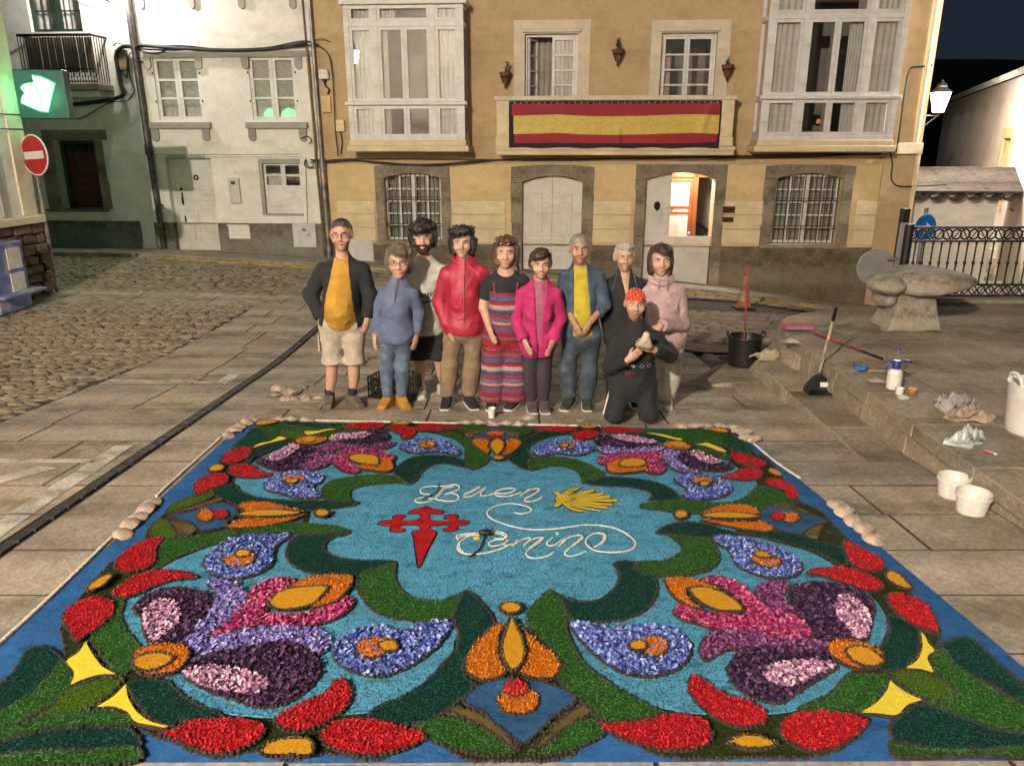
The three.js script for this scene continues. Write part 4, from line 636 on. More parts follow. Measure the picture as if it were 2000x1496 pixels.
for(const[lab,p,r]of[['thin dark twig lying across the first white letter B of the carpet','472,75 466,110 450,140 400,172 350,190',0.006],['dark twig with a knot lying across the big white C of the carpet','812,405 805,450 790,500 760,560 700,610',0.0085]]){const q=pts('W',p),m=q[2],o=V(m[0],gy(m[0],m[1])+0.018,m[1]);const t=thing('twig',lab,'twig',o.toArray(),0);part('stem',tube(q.map(([x,z])=>V(x,gy(x,z)+0.024,z).sub(o)),r*0.7,6,20),M.rubber,t);if(r>0.008){part('knot',[jitterVerts(mergeVertices(ball(0.03,q[1][0]-o.x,0.012,q[1][1]-o.z,8,1.4,0.6,0.9)),0.01,40)],M.rubber,t);const y=pts('W','745,468')[0];single('petal_lump',[ball(0.017,0,0.006,0,10,1.3,0.6,1)],M.shellYellow,'small yellow lump beside the dark twig on the big white C','lump',[y[0],gy(y[0],y[1])+0.012,y[1]]);}}
}
// the row of houses
const RY=-PHI;
function house(name,label,u,v){const p=fworld(u,v,0),o=thing(name,label,'house',p.toArray(),RY);o.userData.u=undefined;delete o.userData.u;o.U=u;o.Vv=v;return o;}
const fpart=(h,name,geos,m,parent=h,extra)=>part(name,(Array.isArray(geos)?geos:[geos]).flat().map((g)=>g.clone().translate(-h.U,-h.Vv,0)),m,parent,extra);
const fthing=(name,label,cat,u,v,w=0,group)=>{const o=thing(name,label,cat,fworld(u,v,w).toArray(),RY,group);return o;};
const sheet=(u0,u1,v0,v1,w0,w1)=>span(u0,u1,v0,v1,w0,w1);
function archHole(u0,u1,v0,v1,rise){const p=new THREE.Path();p.moveTo(u0,v0);p.lineTo(u1,v0);p.lineTo(u1,v1-rise);if(rise){const c=(u0+u1)/2;p.quadraticCurveTo(c,v1+rise,u0,v1-rise);}else p.lineTo(u0,v1);p.lineTo(u0,v0);return p;}
function wallWith(u0,u1,v0,v1,holes,depth){const s=new THREE.Shape([[u0,v0],[u1,v0],[u1,v1],[u0,v1]].map(([x,y])=>new THREE.Vector2(x,y)));for(const h of holes)s.holes.push(archHole(...h));return new THREE.ExtrudeGeometry(s,{depth,bevelEnabled:false,curveSegments:10}).translate(0,0,-depth);}
function sash(u0,u1,v0,v1,w,t,cols,rows,bar=t*0.55,deep=0.045){
const f=[sheet(u0,u0+t,v0,v1,w,w+deep),sheet(u1-t,u1,v0,v1,w,w+deep),sheet(u0+t,u1-t,v0,v0+t,w,w+deep),sheet(u0+t,u1-t,v1-t,v1,w,w+deep)],panes=[];
const U=(i)=>u0+t+(u1-u0-2*t)*i/cols,W=(j)=>v0+t+(v1-v0-2*t)*j/rows;
for(let i=1;i<cols;i++)f.push(sheet(U(i)-bar/2,U(i)+bar/2,v0+t,v1-t,w+0.006,w+deep-0.006));
for(let j=1;j<rows;j++)for(let i=0;i<cols;i++)f.push(sheet(U(i)+(i?bar/2:0),U(i+1)-(i<cols-1?bar/2:0),W(j)-bar/2,W(j)+bar/2,w+0.008,w+deep-0.008));
for(let j=0;j<rows;j++)for(let i=0;i<cols;i++)panes.push([U(i),U(i+1),W(j),W(j+1)]);
return[f,panes];
}
function glaze(h,parent,panes,w,n='pane'){for(const[a,b,c,d]of panes)fpart(h,n,sheet(a,b,c,d,w,w+0.004),M.glass,parent);}
function folds(u0,u1,v0,v1,w,n=9,amp=0.03){const g=new THREE.PlaneGeometry(u1-u0,v1-v0,n*5,1),p=g.attributes.position;const s=rnd(0,9);for(let i=0;i<p.count;i++)p.setZ(i,amp*Math.sin(p.getX(i)/(u1-u0)*n*6.283+s+Math.sin(p.getX(i)*7+s))*(0.7+0.3*(p.getY(i)<0)));g.computeVertexNormals();return g.translate((u0+u1)/2,(v0+v1)/2,w);}
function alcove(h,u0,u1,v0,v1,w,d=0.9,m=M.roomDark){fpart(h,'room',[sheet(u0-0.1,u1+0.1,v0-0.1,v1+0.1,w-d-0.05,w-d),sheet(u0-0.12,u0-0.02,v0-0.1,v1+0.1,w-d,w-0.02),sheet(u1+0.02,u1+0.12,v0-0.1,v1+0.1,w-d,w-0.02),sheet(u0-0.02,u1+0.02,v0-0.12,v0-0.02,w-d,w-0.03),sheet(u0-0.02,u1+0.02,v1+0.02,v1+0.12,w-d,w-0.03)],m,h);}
function blocks(h,name,list,m,parent=h){for(const[a,b,c,d,w0,w1]of list){const g=rbox(b-a-0.006,d-c-0.006,w1-w0,0.012,(a+b)/2,(c+d)/2,(w0+w1)/2,0,0,0,1);fpart(h,name,jitterVerts(g,0.003,6,a*7+c),m,parent);}}
const TH=0.42;
const uL=fu(626,300),uR=fu(1797,290),yb=-2.3;
const yel=house('yellow_house','wide yellow house with two white bay windows and a long balcony',(uL+uR)/2,baseY(2)-0.2);
const w1=rect(752,338,862,471),d1=rect(1020,343,1136,545),d2=rect(1258,337,1391,560),w2=rect(1511,338,1640,477),wu1=rect(1025,66,1128,196),wu2=rect(1290,64,1398,196);
d1[2]=baseY(fworld((d1[0]+d1[1])/2,0).x)+0.12;d2[2]=fv(1330,558);
const plTop=fv(1200,479),bandV=fv(1200,318),topV=7.6;
const splitHoles=(list)=>list;
{
const hole=(r,rise=0.12)=>[r[0],r[1],r[2],r[3],rise];
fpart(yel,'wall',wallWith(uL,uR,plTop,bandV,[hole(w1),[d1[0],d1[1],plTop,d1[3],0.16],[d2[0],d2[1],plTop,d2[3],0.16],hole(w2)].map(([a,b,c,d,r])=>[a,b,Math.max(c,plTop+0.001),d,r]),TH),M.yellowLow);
const base=new THREE.Shape([[uL,yb],[d1[0],yb],[d1[0],plTop],[uL,plTop]].map((p)=>new THREE.Vector2(...p)));
const seg=(a,b)=>sheet(a,b,yb-0.4,plTop,-TH,0.018);
fpart(yel,'plinth',[seg(uL,d1[0]),seg(d1[1],d2[0]),seg(d2[1],uR+0.05),sheet(d1[0],d1[1],yb-0.4,d1[2],-TH,0.01),sheet(d2[0],d2[1],yb-0.4,d2[2],-TH,0.01)],M.plinth);
const b1=rect(672,8,905,284,0.72),b2=rect(1497,-60,1768,284,0.72);
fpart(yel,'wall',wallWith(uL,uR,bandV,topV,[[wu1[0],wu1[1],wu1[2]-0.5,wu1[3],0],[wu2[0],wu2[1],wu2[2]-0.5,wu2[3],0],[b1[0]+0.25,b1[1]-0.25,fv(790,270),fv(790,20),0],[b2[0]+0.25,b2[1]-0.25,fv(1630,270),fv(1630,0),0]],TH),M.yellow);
fpart(yel,'wall',[sheet(uR-0.4,uR-0.001,yb-0.3,topV,-7,-TH-0.002),sheet(uL+0.001,uL+0.4,yb,topV,-7,-TH-0.002),sheet(uL,uR,yb,topV,-7.3,-7.002)],M.yellow);
fpart(yel,'roof',sheet(uL-0.2,uR+0.3,topV,topV+0.15,-7.4,0.5),M.roofTile);
fpart(yel,'ceiling',[sheet(uL+0.42,uR-0.42,bandV+0.02,bandV+0.12,-6.95,-TH-0.01)],M.roomDark);
fpart(yel,'string_course',[sheet(uL,uR+0.02,bandV-0.03,bandV+0.09,0.001,0.035)],M.yellow);
const pu=[fu(1742,200),fu(1786,200)];
fpart(yel,'corner_pilaster',[sheet(pu[0],uR+0.012,yb,topV,0.002,0.05)],M.yellow);
const cb=rect(1752,279,1801,301,0.1);fpart(yel,'cornice_block',rbox(cb[1]-cb[0],cb[3]-cb[2],0.24,0.02,(cb[0]+cb[1])/2,(cb[2]+cb[3])/2,0.06),M.creamWhite);
fpart(yel,'down_pipe',[cyl(0.055,0.055,topV-cb[3]-0.02,fu(1806,150)-0.02,(topV+cb[3])/2,0.12,12),cyl(0.05,0.05,cb[2]-yb-0.6,fu(1776,400),(cb[2]+yb+0.6)/2,0.11,12)],M.cream);
}
function surround(h,r,jamb,head,foot,name,m,arch=0.14){
const[u0,u1,v0,v1]=r,L=[],out=[],n=Math.max(3,Math.round((v1-v0)/0.55));
for(const s of[0,1]){let v=v0-foot;const cuts=[];while(v<v1-arch-0.05){const e=Math.min(v1-arch,v+rnd(0.4,0.75));cuts.push([v,v1-arch-e<0.25?v1-arch:e]);v=cuts[cuts.length-1][1];}for(const[a,b]of cuts)L.push(s?[u1,u1+jamb*rnd(0.93,1.05),a,b,-0.16,0.034]:[u0-jamb*rnd(0.93,1.05),u0,a,b,-0.16,0.034]);}
blocks(h,'stone_block',L,m);
const c=(u0+u1)/2,W=(u1-u0)/2+jamb,H=v1+head,curve=(u,lift)=>v1-arch+(arch+lift)*(1-((u-c)/((u1-u0)/2))**2);
const edges=[u0-jamb,u0+(u1-u0)*0.2,u0+(u1-u0)*0.8,u1+jamb];
for(let i=0;i<3;i++){const a=edges[i]+0.004,b=edges[i+1]-0.004,low=(u)=>u<u0||u>u1?v1-arch+0.002:Math.max(v1-arch,curve(u,0)),P=[];for(let k=0;k<=10;k++){const u=lerp(a,b,k/10);P.push([u,low(u)]);}if(i!==1){const e=i?u1:u0;P.push([e,v1-arch+0.002]);P.sort((p,q)=>p[0]-q[0]);}const top=(u)=>H-0.22*((u-c)/W)**2*head;P.push([b,top(b)],[(a+b)/2,top((a+b)/2)],[a,top(a)]);fpart(h,'lintel_stone',extrude(P,0.19).translate(0,0,-0.16+0.004),m);}
}
const hw={jamb:0.21,head:0.2};
surround(yel,w1,0.22,0.2,0,'w',M.granite,0.12);surround(yel,[d1[0],d1[1],d1[2],d1[3]],0.27,0.25,0.1,'d',M.granite,0.15);surround(yel,d2,0.25,0.25,0.1,'d',M.granite,0.15);surround(yel,w2,0.26,0.2,0,'w',M.granite,0.12);
{
for(const[x0,x1,y0,y1]of[[660,733,391,471],[884,987,391,474],[1158,1233,391,475],[1407,1490,391,476],[1668,1738,391,480]]){
const r=rect(x0,y0,x1,y1),hgt=(r[3]-r[2])/3;for(let i=0;i<3;i++)fpart(yel,'panel',rbox(r[1]-r[0],hgt-0.035,0.05,0.012,(r[0]+r[1])/2,r[2]+hgt*(i+0.5),0.006,0,0,0,1),M.cream);
}
}
function grilleWindow(r,lab){
const[u0,u1,v0,v1]=r,mid=(u0+u1)/2,w=-0.2,win=new THREE.Group();win.name='window';yel.add(win);
const[a,pa]=sash(u0+0.015,mid-0.004,v0+0.02,v1-0.03,w,0.055,2,5,0.035),[b,pb]=sash(mid+0.004,u1-0.015,v0+0.02,v1-0.03,w,0.055,2,5,0.035);
fpart(yel,'frame',[...a,...b,sheet(mid-0.025,mid+0.025,v0+0.02,v1-0.03,w+0.046,w+0.06)],M.whitePaint,win);glaze(yel,win,[...pa,...pb],w+0.018);
fpart(yel,'curtain',[folds(u0,mid,v0,v1,w-0.16,8),folds(mid,u1,v0,v1,w-0.16,8)],M.curtainShadeTint,win);
const g=new THREE.Group();g.name='window_grille';yel.add(g);const n=12;
for(let i=0;i<n;i++){const u=lerp(u0+0.06,u1-0.06,i/(n-1)),t=1-((u-mid)/((u1-u0)/2))**2;fpart(yel,'bar',rod([u,v0+0.01,-0.06],[u,v1-0.13+0.14*t,-0.06],0.009,6),M.iron,g);}
for(const f of[0.22,0.61])fpart(yel,'cross_bar',[sheet(u0-0.01,u1+0.01,lerp(v0,v1,f),lerp(v0,v1,f)+0.014,-0.066,-0.05),sheet(u0-0.01,u1+0.01,lerp(v0,v1,f)+0.055,lerp(v0,v1,f)+0.067,-0.066,-0.05)],M.iron,g);
alcove(yel,u0,u1,v0,v1,-TH+0.02,0.6);fpart(yel,'sill',rbox(u1-u0+0.5,0.09,0.22,0.01,mid,v0-0.05,-0.02),M.granite);
}
grilleWindow(w1);grilleWindow(w2);
function leaf(u0,u1,v0,v1,w,rise0,rise1,panels,deep=0.05){
const P=[[u0,v0],[u1,v0],[u1,v1-rise1],[(u0+u1)/2,v1-(rise0+rise1)*0.42],[u0,v1-rise0]],s=new THREE.Shape(P.map((p)=>new THREE.Vector2(...p)));
for(const[a,b,c,d]of panels){const h=new THREE.Path();h.moveTo(a,c);h.lineTo(b,c);h.lineTo(b,d);h.lineTo(a,d);h.lineTo(a,c);s.holes.push(h);}
const out=[new THREE.ExtrudeGeometry(s,{depth:deep,bevelEnabled:false}).translate(0,0,w)];
for(const[a,b,c,d]of panels){out.push(sheet(a,b,c,d,w+0.004,w+deep-0.02));const e=Math.min(0.07,(b-a)*0.2);out.push(rbox(b-a-2*e,d-c-2*e,0.02,0.008,(a+b)/2,(c+d)/2,w+deep-0.014,0,0,0,1));}
return out;
}
{
const[u0,u1,v0,v1]=d1,mid=(u0+u1)/2,split=fv(1078,474),D=new THREE.Group();D.name='double_door';yel.add(D);const w=-0.2,pd=0.1;
for(const[a,b,r0,r1]of[[u0+0.005,mid-0.004,0.15,0],[mid+0.004,u1-0.005,0,0.15]]){
fpart(yel,'upper_leaf',leaf(a,b,split+0.01,v1,w,r0,r1,[[a+0.16,b-0.16,split+0.14,v1-0.36]]),M.doorPaint,D);
fpart(yel,'lower_leaf',leaf(a,b,v0+0.01,split,w,0,0,[[a+0.14,b-0.14,v0+0.16,split-0.14]]),M.doorPaint,D);
}
fpart(yel,'rail',rbox(u1-u0-0.02,0.05,0.03,0.01,mid,split+0.02,w+0.064),M.doorPaint,D);
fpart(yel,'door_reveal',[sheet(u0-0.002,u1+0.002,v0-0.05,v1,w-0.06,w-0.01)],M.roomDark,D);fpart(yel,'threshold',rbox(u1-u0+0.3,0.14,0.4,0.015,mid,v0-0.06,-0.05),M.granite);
}
{
const[u0,u1,v0,v1]=d2,mid=fu(1312,400),split=fv(1350,463),D=new THREE.Group();D.name='double_door';yel.add(D);const w=-0.2;
fpart(yel,'upper_leaf',leaf(u0+0.005,mid-0.004,split+0.06,v1,w,0.15,0,[[u0+0.14,mid-0.14,split+0.2,v1-0.32]]),M.doorPaint,D);
const lo=leaf(u0+0.005,mid-0.004,v0+0.01,split+0.05,w,0,0,[[u0+0.12,mid-0.12,v0+0.16,split-0.1]]);fpart(yel,'lower_leaf',lo,M.doorPaint,D);
fpart(yel,'lower_leaf',leaf(mid+0.004,u1-0.005,v0+0.01,split,w,0,0,[[mid+0.12,u1-0.12,v0+0.16,split-0.14]]),M.doorPaint,D);
const kn=[fu(1285,403),fv(1285,403)];fpart(yel,'knocker',[move(new THREE.TorusGeometry(0.075,0.018,8,20).scale(0.8,1.15,1),kn[0],kn[1],w+0.075),ball(0.04,kn[0],kn[1]+0.06,w+0.07,10),ball(0.03,kn[0],kn[1]-0.085,w+0.08,10),cyl(0.075,0.075,0.012,kn[0],kn[1],w+0.054,20,Math.PI/2)],M.bronze,D);
fpart(yel,'threshold',rbox(u1-u0+0.3,0.14,0.4,0.015,(u0+u1)/2,v0-0.062,-0.05),M.granite);
const H=new THREE.Group();H.name='entrance_hall';yel.add(H);const h0=u0-0.1,h1=u1+0.32,wall=mat('hallWall',[0.78,0.68,0.58],{map:T.plaster,rep:0.7});
fpart(yel,'hall_wall',[sheet(h0-0.1,h0,v0-0.1,v1+0.35,-4.2,-TH),sheet(h1,h1+0.1,v0-0.1,v1+0.35,-4.2,-TH),sheet(h0,h1,v0-0.1,v1+0.35,-4.3,-4.2),sheet(h0-0.1,h1+0.1,v1+0.35,v1+0.45,-4.3,-TH-0.002)],wall,H);
fpart(yel,'hall_floor',sheet(h0,h1,v0-0.12,v0-0.01,-4.2,-TH-0.01),M.granite,H);
const tilesB=mat('tileBlue',[0.05,0.09,0.35],{map:T.lichen,rep:6,roughness:0.3}),tilesW=mat('tileGrey',[0.42,0.44,0.55],{map:T.lichen,rep:9,roughness:0.3});
fpart(yel,'tiled_dado',[sheet(h1-0.012,h1-0.001,v0,v0+1.02,-4.1,-TH-0.05)],tilesW,H);fpart(yel,'tile_border',[sheet(h1-0.016,h1-0.002,v0+1.02,v0+1.12,-4.1,-TH-0.05)],tilesB,H);
const iu0=h0+0.05,iu1=fu(1352,400,-1.6),iw=-1.6,it=split+1.28,fr=[];
fr.push(...sash(iu0,iu1,v0,it,iw,0.09,1,1,0.05,0.06)[0],sheet(iu0+0.09,iu1-0.09,v0+0.78+0.92,v0+0.78+0.97,iw,iw+0.05),sheet(iu0+0.09,iu1-0.09,v0+0.78+0.78,v0+0.78+0.83,iw,iw+0.05),sheet(iu0,h1,it+0.02,it+0.14,iw-0.02,iw+0.08),sheet(iu1+0.005,iu1+0.11,v0,v1+0.34,iw-0.02,iw+0.08));
for(const k of[0.36,0.66])fr.push(sheet(lerp(iu0+0.09,iu1-0.09,k)-0.014,lerp(iu0+0.09,iu1-0.09,k)+0.014,v0+1.61,v0+1.70,iw+0.004,iw+0.046));
fpart(yel,'inner_door',fr,M.hallWood,H);fpart(yel,'door_glass',[sheet(iu0+0.09,iu1-0.09,v0+0.09,it-0.09,iw+0.02,iw+0.026),sheet(iu0,iu1,it+0.14,v1+0.34,iw+0.02,iw+0.026)],mat('frosted',[0.80,0.62,0.58],{map:T.plaster,roughness:0.5}),H);
fpart(yel,'door_knob',[ball(0.035,iu1-0.045,v0+1.08,iw+0.1,10)],M.whitePlastic,H);
const lp=[(h0+h1)/2+0.25,v1+0.18,-1.0],hl=part('ceiling_lamp',[ball(0.11,0,0,0,14)],GLOW([1,0.86,0.74],9),yel);hl.position.set(lp[0]-yel.U,lp[1]-yel.Vv,lp[2]);
const pl=new THREE.PointLight(new THREE.Color(1,0.86,0.74),LAMP.hall);pl.position.copy(fworld(lp[0],lp[1],lp[2]));pl.shadow.radius=5;pl.castShadow=true;scene.add(pl);
}
function tallWindow(r,x,open){
const[u0,u1,v0,v1]=r,mid=fu(open?1078:1342,125),w=-0.17,win=new THREE.Group();win.name='window';yel.add(win),b0=fv(1200,190)-0.35;
var b0;const low=v0-0.35,sur=rect(open?1004:1270,39,open?1152:1424,196);
fpart(yel,'window_surround',[sheet(sur[0],u0,low,sur[3],-0.02,0.03),sheet(u1,sur[1],low,sur[3],-0.02,0.03),sheet(u0,u1,v1,sur[3],-0.02,0.03)],M.creamWhite);fpart(yel,'shutter_box',rbox(u1-u0+0.12,0.07,0.09,0.012,(u0+u1)/2,v1+0.06,0.05),M.creamWhite);
fpart(yel,'frame',[sheet(u0,u0+0.05,low,v1,w-0.03,w+0.06),sheet(u1-0.05,u1,low,v1,w-0.03,w+0.06),sheet(u0+0.05,u1-0.05,v1-0.05,v1,w-0.03,w+0.06)],M.whitePaint,win);
const L=(a,b,par)=>{const[f,p]=sash(a,b,low,v1-0.055,w,0.055,1,5,0.035);fpart(yel,'sash',f,M.whitePaint,par);glaze(yel,par,p,w+0.02);};
L(mid+0.003,u1-0.055,win);
if(!open)L(u0+0.055,mid-0.003,win);else{const[f,p]=sash(0,0.42,low,v1-0.055,0,0.05,1,5,0.035);const T2=(g)=>g.rotateY(1.12).translate(u0+0.06,0,w-0.02);fpart(yel,'sash',f.map(T2),M.whitePaint,win);for(const[a,b,c,d]of p)fpart(yel,'pane',T2(sheet(a,b,c,d,0.018,0.022)),M.glass,win);}
alcove(yel,u0,u1,low,v1,-TH+0.02,1.2);
if(open)fpart(yel,'curtain',[folds(u0+0.12,mid+0.1,low,v1,w-0.45,5,0.035),folds(mid,u1,low,v1,w-0.13,6,0.03)],M.curtainShadeTint,win);else fpart(yel,'curtain',[folds(u0+0.05,u0+0.26,low,v1-0.38,w-0.1,2,0.02)],mat('curtainPink',[0.62,0.42,0.34],{map:T.weave,rep:2,roughness:1,side:THREE.DoubleSide}),win);
}
tallWindow(wu1,0,true);tallWindow(wu2,0,false);
{
const W=0.62,r=rect(968,196,1437,270,W),slab=rect(970,285,1434,303,W),B=new THREE.Group();B.name='balcony';yel.add(B),rail=rect(968,187,1438,196,W);
var rail;fpart(yel,'slab',[rbox(slab[1]-slab[0],0.10,W+0.06,0.02,(slab[0]+slab[1])/2,slab[2]+0.05,W/2),rbox(slab[1]-slab[0]+0.06,0.085,W+0.1,0.02,(slab[0]+slab[1])/2,slab[2]+0.145,W/2)],M.cream,B);
fpart(yel,'handrail',rbox(rail[1]-rail[0]+0.06,0.10,0.24,0.02,(rail[0]+rail[1])/2,rail[2]+0.05,W-0.05),M.creamWhite,B);
const v0=slab[2]+0.19,v1=rail[2]-0.001;
for(const[a,b]of[[rail[0]+0.02,rail[0]+0.30],[rail[1]-0.32,rail[1]-0.02]]){fpart(yel,'balcony_pier',[rbox(b-a,v1-v0,0.2,0.015,(a+b)/2,(v0+v1)/2,W-0.05),rbox(b-a-0.12,(v1-v0)*0.62,0.02,0.008,(a+b)/2,(v0+v1)/2+0.06,W+0.054),rbox(b-a+0.04,0.2,0.235,0.015,(a+b)/2,v0+0.1,W-0.05)],M.cream,B);fpart(yel,'balcony_side',sheet(a+0.06,b-0.06,v0,v1,0.02,W-0.16),M.cream,B);}
const n=22;for(let i=0;i<n;i++){const u=lerp(rail[0]+0.42,rail[1]-0.44,i/(n-1));fpart(yel,'baluster',lathe([[0.03,0],[0.05,0.04],[0.03,0.1],[0.055,(v1-v0)*0.35],[0.025,(v1-v0)*0.7],[0.04,v1-v0-0.04],[0.035,v1-v0]],10).translate(u,v0,W-0.05),M.cream,B);}
const f=rect(995,199,1407,287,W+0.1),net=rect(994,197,1408,288,W+0.08),fl=fthing('flag','long red and yellow striped flag hung along the balcony on dark netting','flag',(f[0]+f[1])/2,f[2],W+0.09),uc=(f[0]+f[1])/2,F=(a)=>a;
const cloth=(u0,u1,a0,a1,m,n2,off)=>{const nx=120,ny=10,P=[],I=[];for(let j=0;j<=ny;j++)for(let i=0;i<=nx;i++){const s=i/nx,t=j/ny,u=lerp(u0,u1,s)-uc,a=lerp(a0(s),a1(s),t);const z=off+0.012*Math.sin(s*19+a*3)+0.010*(noise2(s*24,a*4)-0.5)*2+0.03*Math.exp(-(((s-0.955+(1-a)*0.05)/0.014)**2))*smooth(a,0.05,0.5)+0.02*Math.exp(-(((s-0.505-(1-a)*0.02)/0.008)**2))*smooth(0.55-a,0,0.3);P.push(u,a*(f[3]-f[2]),z);}for(let j=0;j<ny;j++)for(let i=0;i<nx;i++){const q=j*(nx+1)+i;I.push(q,q+1,q+nx+2,q,q+nx+2,q+nx+1);}const g=new THREE.BufferGeometry();g.setAttribute('position',new THREE.Float32BufferAttribute(P,3));g.setIndex(I);g.computeVertexNormals();return part(n2,g,m,fl);};
const sag=(b)=>(s)=>b+0.02*Math.sin(s*9)+0.018*(noise2(s*9,3)-0.5),fr=mat('flagRed',[0.33,0.012,0.025],{map:T.skin,rep:2,roughness:0.75,side:THREE.DoubleSide}),fy=mat('flagYellow',[0.66,0.50,0.085],{map:T.skin,rep:2,roughness:0.6,side:THREE.DoubleSide});
const top=(s)=>0.965+0.008*Math.sin(s*60),bot=(s)=>0.075+0.03*(noise2(s*7,8)-0.5)+0.02*s,e0=f[0]+0.05,e1=f[1]-0.03;
cloth(e0,e1,sag(0.70),top,fr,'red_stripe',0.02);cloth(e0+0.04,e1,sag(0.29),sag(0.70),fy,'yellow_stripe',0.02);cloth(e0+0.06,e1-0.02,bot,sag(0.29),fr,'red_stripe',0.02);
const nm=mat('netting',[0.035,0.02,0.03],{map:T.weave,rep:3,roughness:1,side:THREE.DoubleSide});const ng=cloth(net[0],net[1],(s)=>-0.02+0.012*Math.sin(s*30),(s)=>1.02,nm,'netting',-0.012);
part('tie',Array.from({length:34},(_,i)=>ball(0.012,lerp(e0,e1,(i+0.5)/34)-uc,(f[3]-f[2])*0.985,0.03,6)),M.whitePlastic,fl);
}
function bay(x0,x1,yT,yB,lowTop,lab,curtains,cols){
const W=0.72,r=rect(x0,Math.max(yT,0),x1,yB,W),[u0,u1]=r,v0=r[2],vTop=yT<0?fv((x0+x1)/2,yT,W):r[3],B=new THREE.Group();B.name='bay_window';yel.add(B),sub=0;
var sub;const skirt=fv((x0+x1)/2,lowTop[0],W),rail=fv((x0+x1)/2,lowTop[1],W),tr=fv((x0+x1)/2,lowTop[2],W),t=0.075;
fpart(yel,'base_moulding',[rbox(u1-u0+0.16,0.13,W+0.08,0.02,(u0+u1)/2,v0-0.07,W/2),rbox(u1-u0+0.06,0.12,W+0.03,0.02,(u0+u1)/2,v0+0.055,W/2)],M.cream,B);
fpart(yel,'apron',rbox(u1-u0,skirt-v0-0.11,W,0.01,(u0+u1)/2,(skirt+v0+0.11)/2,W/2),M.whitePaint,B);
fpart(yel,'bay_roof',rbox(u1-u0+0.14,0.1,W+0.1,0.015,(u0+u1)/2,vTop+0.06,W/2),M.whitePaint,B);
fpart(yel,'sill_rail',rbox(u1-u0+0.12,0.075,0.1,0.02,(u0+u1)/2,rail,W+0.03),M.whitePaint,B);
const U=cols.map((c)=>lerp(u0,u1,c)),posts=[];
for(const[i,u]of U.entries())posts.push(sheet(u-(i===0||i===U.length-1?0.0:0.055)-(i===U.length-1?0.11:0),u+(i===0?0.11:i===U.length-1?0:0.055),skirt,vTop,W-0.09,W-0.002));
fpart(yel,'post',posts,M.whitePaint,B);
const rows=[[skirt,rail-0.04,0],[rail+0.04,tr-0.05,1],[tr+0.05,vTop,2]];
for(const[q,e]of[[rail,0.04],[tr,0.05]])fpart(yel,'transom',sheet(u0+0.11,u1-0.11,q-e,q+e,W-0.085,W-0.004),M.whitePaint,B);
for(const[a,b,k]of rows)for(let i=0;i+1<U.length;i++){
const l=U[i]+(i?0.055:0.11),q=U[i+1]-(i<U.length-2?0.055:0.11),n=i===1&&k<2?2:1,win=B;
for(let c=0;c<n;c++){const s0=lerp(l,q,c/n)+0.003,s1=lerp(l,q,(c+1)/n)-0.003,[f,p]=sash(s0,s1,a+0.004,b-0.004,W-0.062,0.065,1,1);fpart(yel,'sash',f,M.whitePaint,win);glaze(yel,win,p,W-0.04);
const cu=curtains[k===2?3:i*2+c+(i===2?0:0)];const kind=curtains[i===0?0:i===2?3:1+c];if(kind){const[f0,f1,mm]=kind;fpart(yel,'curtain',folds(lerp(s0,s1,f0),lerp(s0,s1,f1),a-0.05,b+0.05,W-0.17-0.05*c,5,0.025),M[mm],win);}}
}
for(const s of[0,1]){const u=s?u1:u0,w0=0.03,w1=W-0.09,C=[];const X=(a,b,c,d)=>C.push(span(u-(s?0.07:0),u+(s?0:0.07),a,b,c,d));X(skirt,vTop,w0,w0+0.07);X(skirt,skirt+0.08,w0+0.07,w1);X(rail-0.06,rail+0.06,w0+0.07,w1);X(tr-0.06,tr+0.06,w0+0.07,w1);X(vTop-0.06,vTop,w0+0.07,w1);fpart(yel,'side_frame',C,M.whitePaint,B);fpart(yel,'side_pane',[span(u-0.037,u-0.033,skirt+0.08,vTop-0.06,w0+0.07,w1)].map((g)=>s?g:g.translate(0.07,0,0)),M.glass,B);fpart(yel,'side_curtain',[folds(0,0.5,skirt,vTop,0,4,0.02).rotateY(Math.PI/2).translate(u+(s?-0.16:0.16),0,W-0.12)],M.curtain,B);}
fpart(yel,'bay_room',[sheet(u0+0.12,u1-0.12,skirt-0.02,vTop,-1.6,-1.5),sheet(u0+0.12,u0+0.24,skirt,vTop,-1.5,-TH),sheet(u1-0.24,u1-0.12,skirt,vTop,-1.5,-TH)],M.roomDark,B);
fpart(yel,'bay_ceiling',sheet(u0+0.1,u1-0.1,vTop-0.02,vTop+0.005,-1.5,W-0.1),M.whitePaint,B);
}
bay(676,906,9,284,[268,202,46],'l',[[0,1,'curtain'],[0,0.32,'curtain'],[0.78,1,'curtain'],[0,1,'curtain']],[0,0.262,0.742,1]);
bay(1494,1762,-62,284,[264,190,30],'r',[[0,1,'curtain'],[0.85,1,'curtainShadeTint'],[0.5,1,'curtain'],[0,1,'curtain']],[0,0.275,0.735,1]);
{const p=fthing('desk_lamp','small reddish lit lamp standing inside the lower right bay window','lamp',fu(1600,244,0.3),fv(1600,246,0.3),0.3);part('lamp_shade',[cyl(0.07,0.05,0.09,0,0.1,0,12)],GLOW([1,0.28,0.12],0.5),p);part('foot',[cyl(0.05,0.05,0.01,0,0.005,0,12),cyl(0.008,0.008,0.06,0,0.035,0,8)],M.bronze,p);}
const wL=fu(281,300),wR=uL-0.012;
const wh=house('white_house','narrow white house with grey painted bands between the two neighbours',(wL+wR)/2,baseY(-6)-0.2);
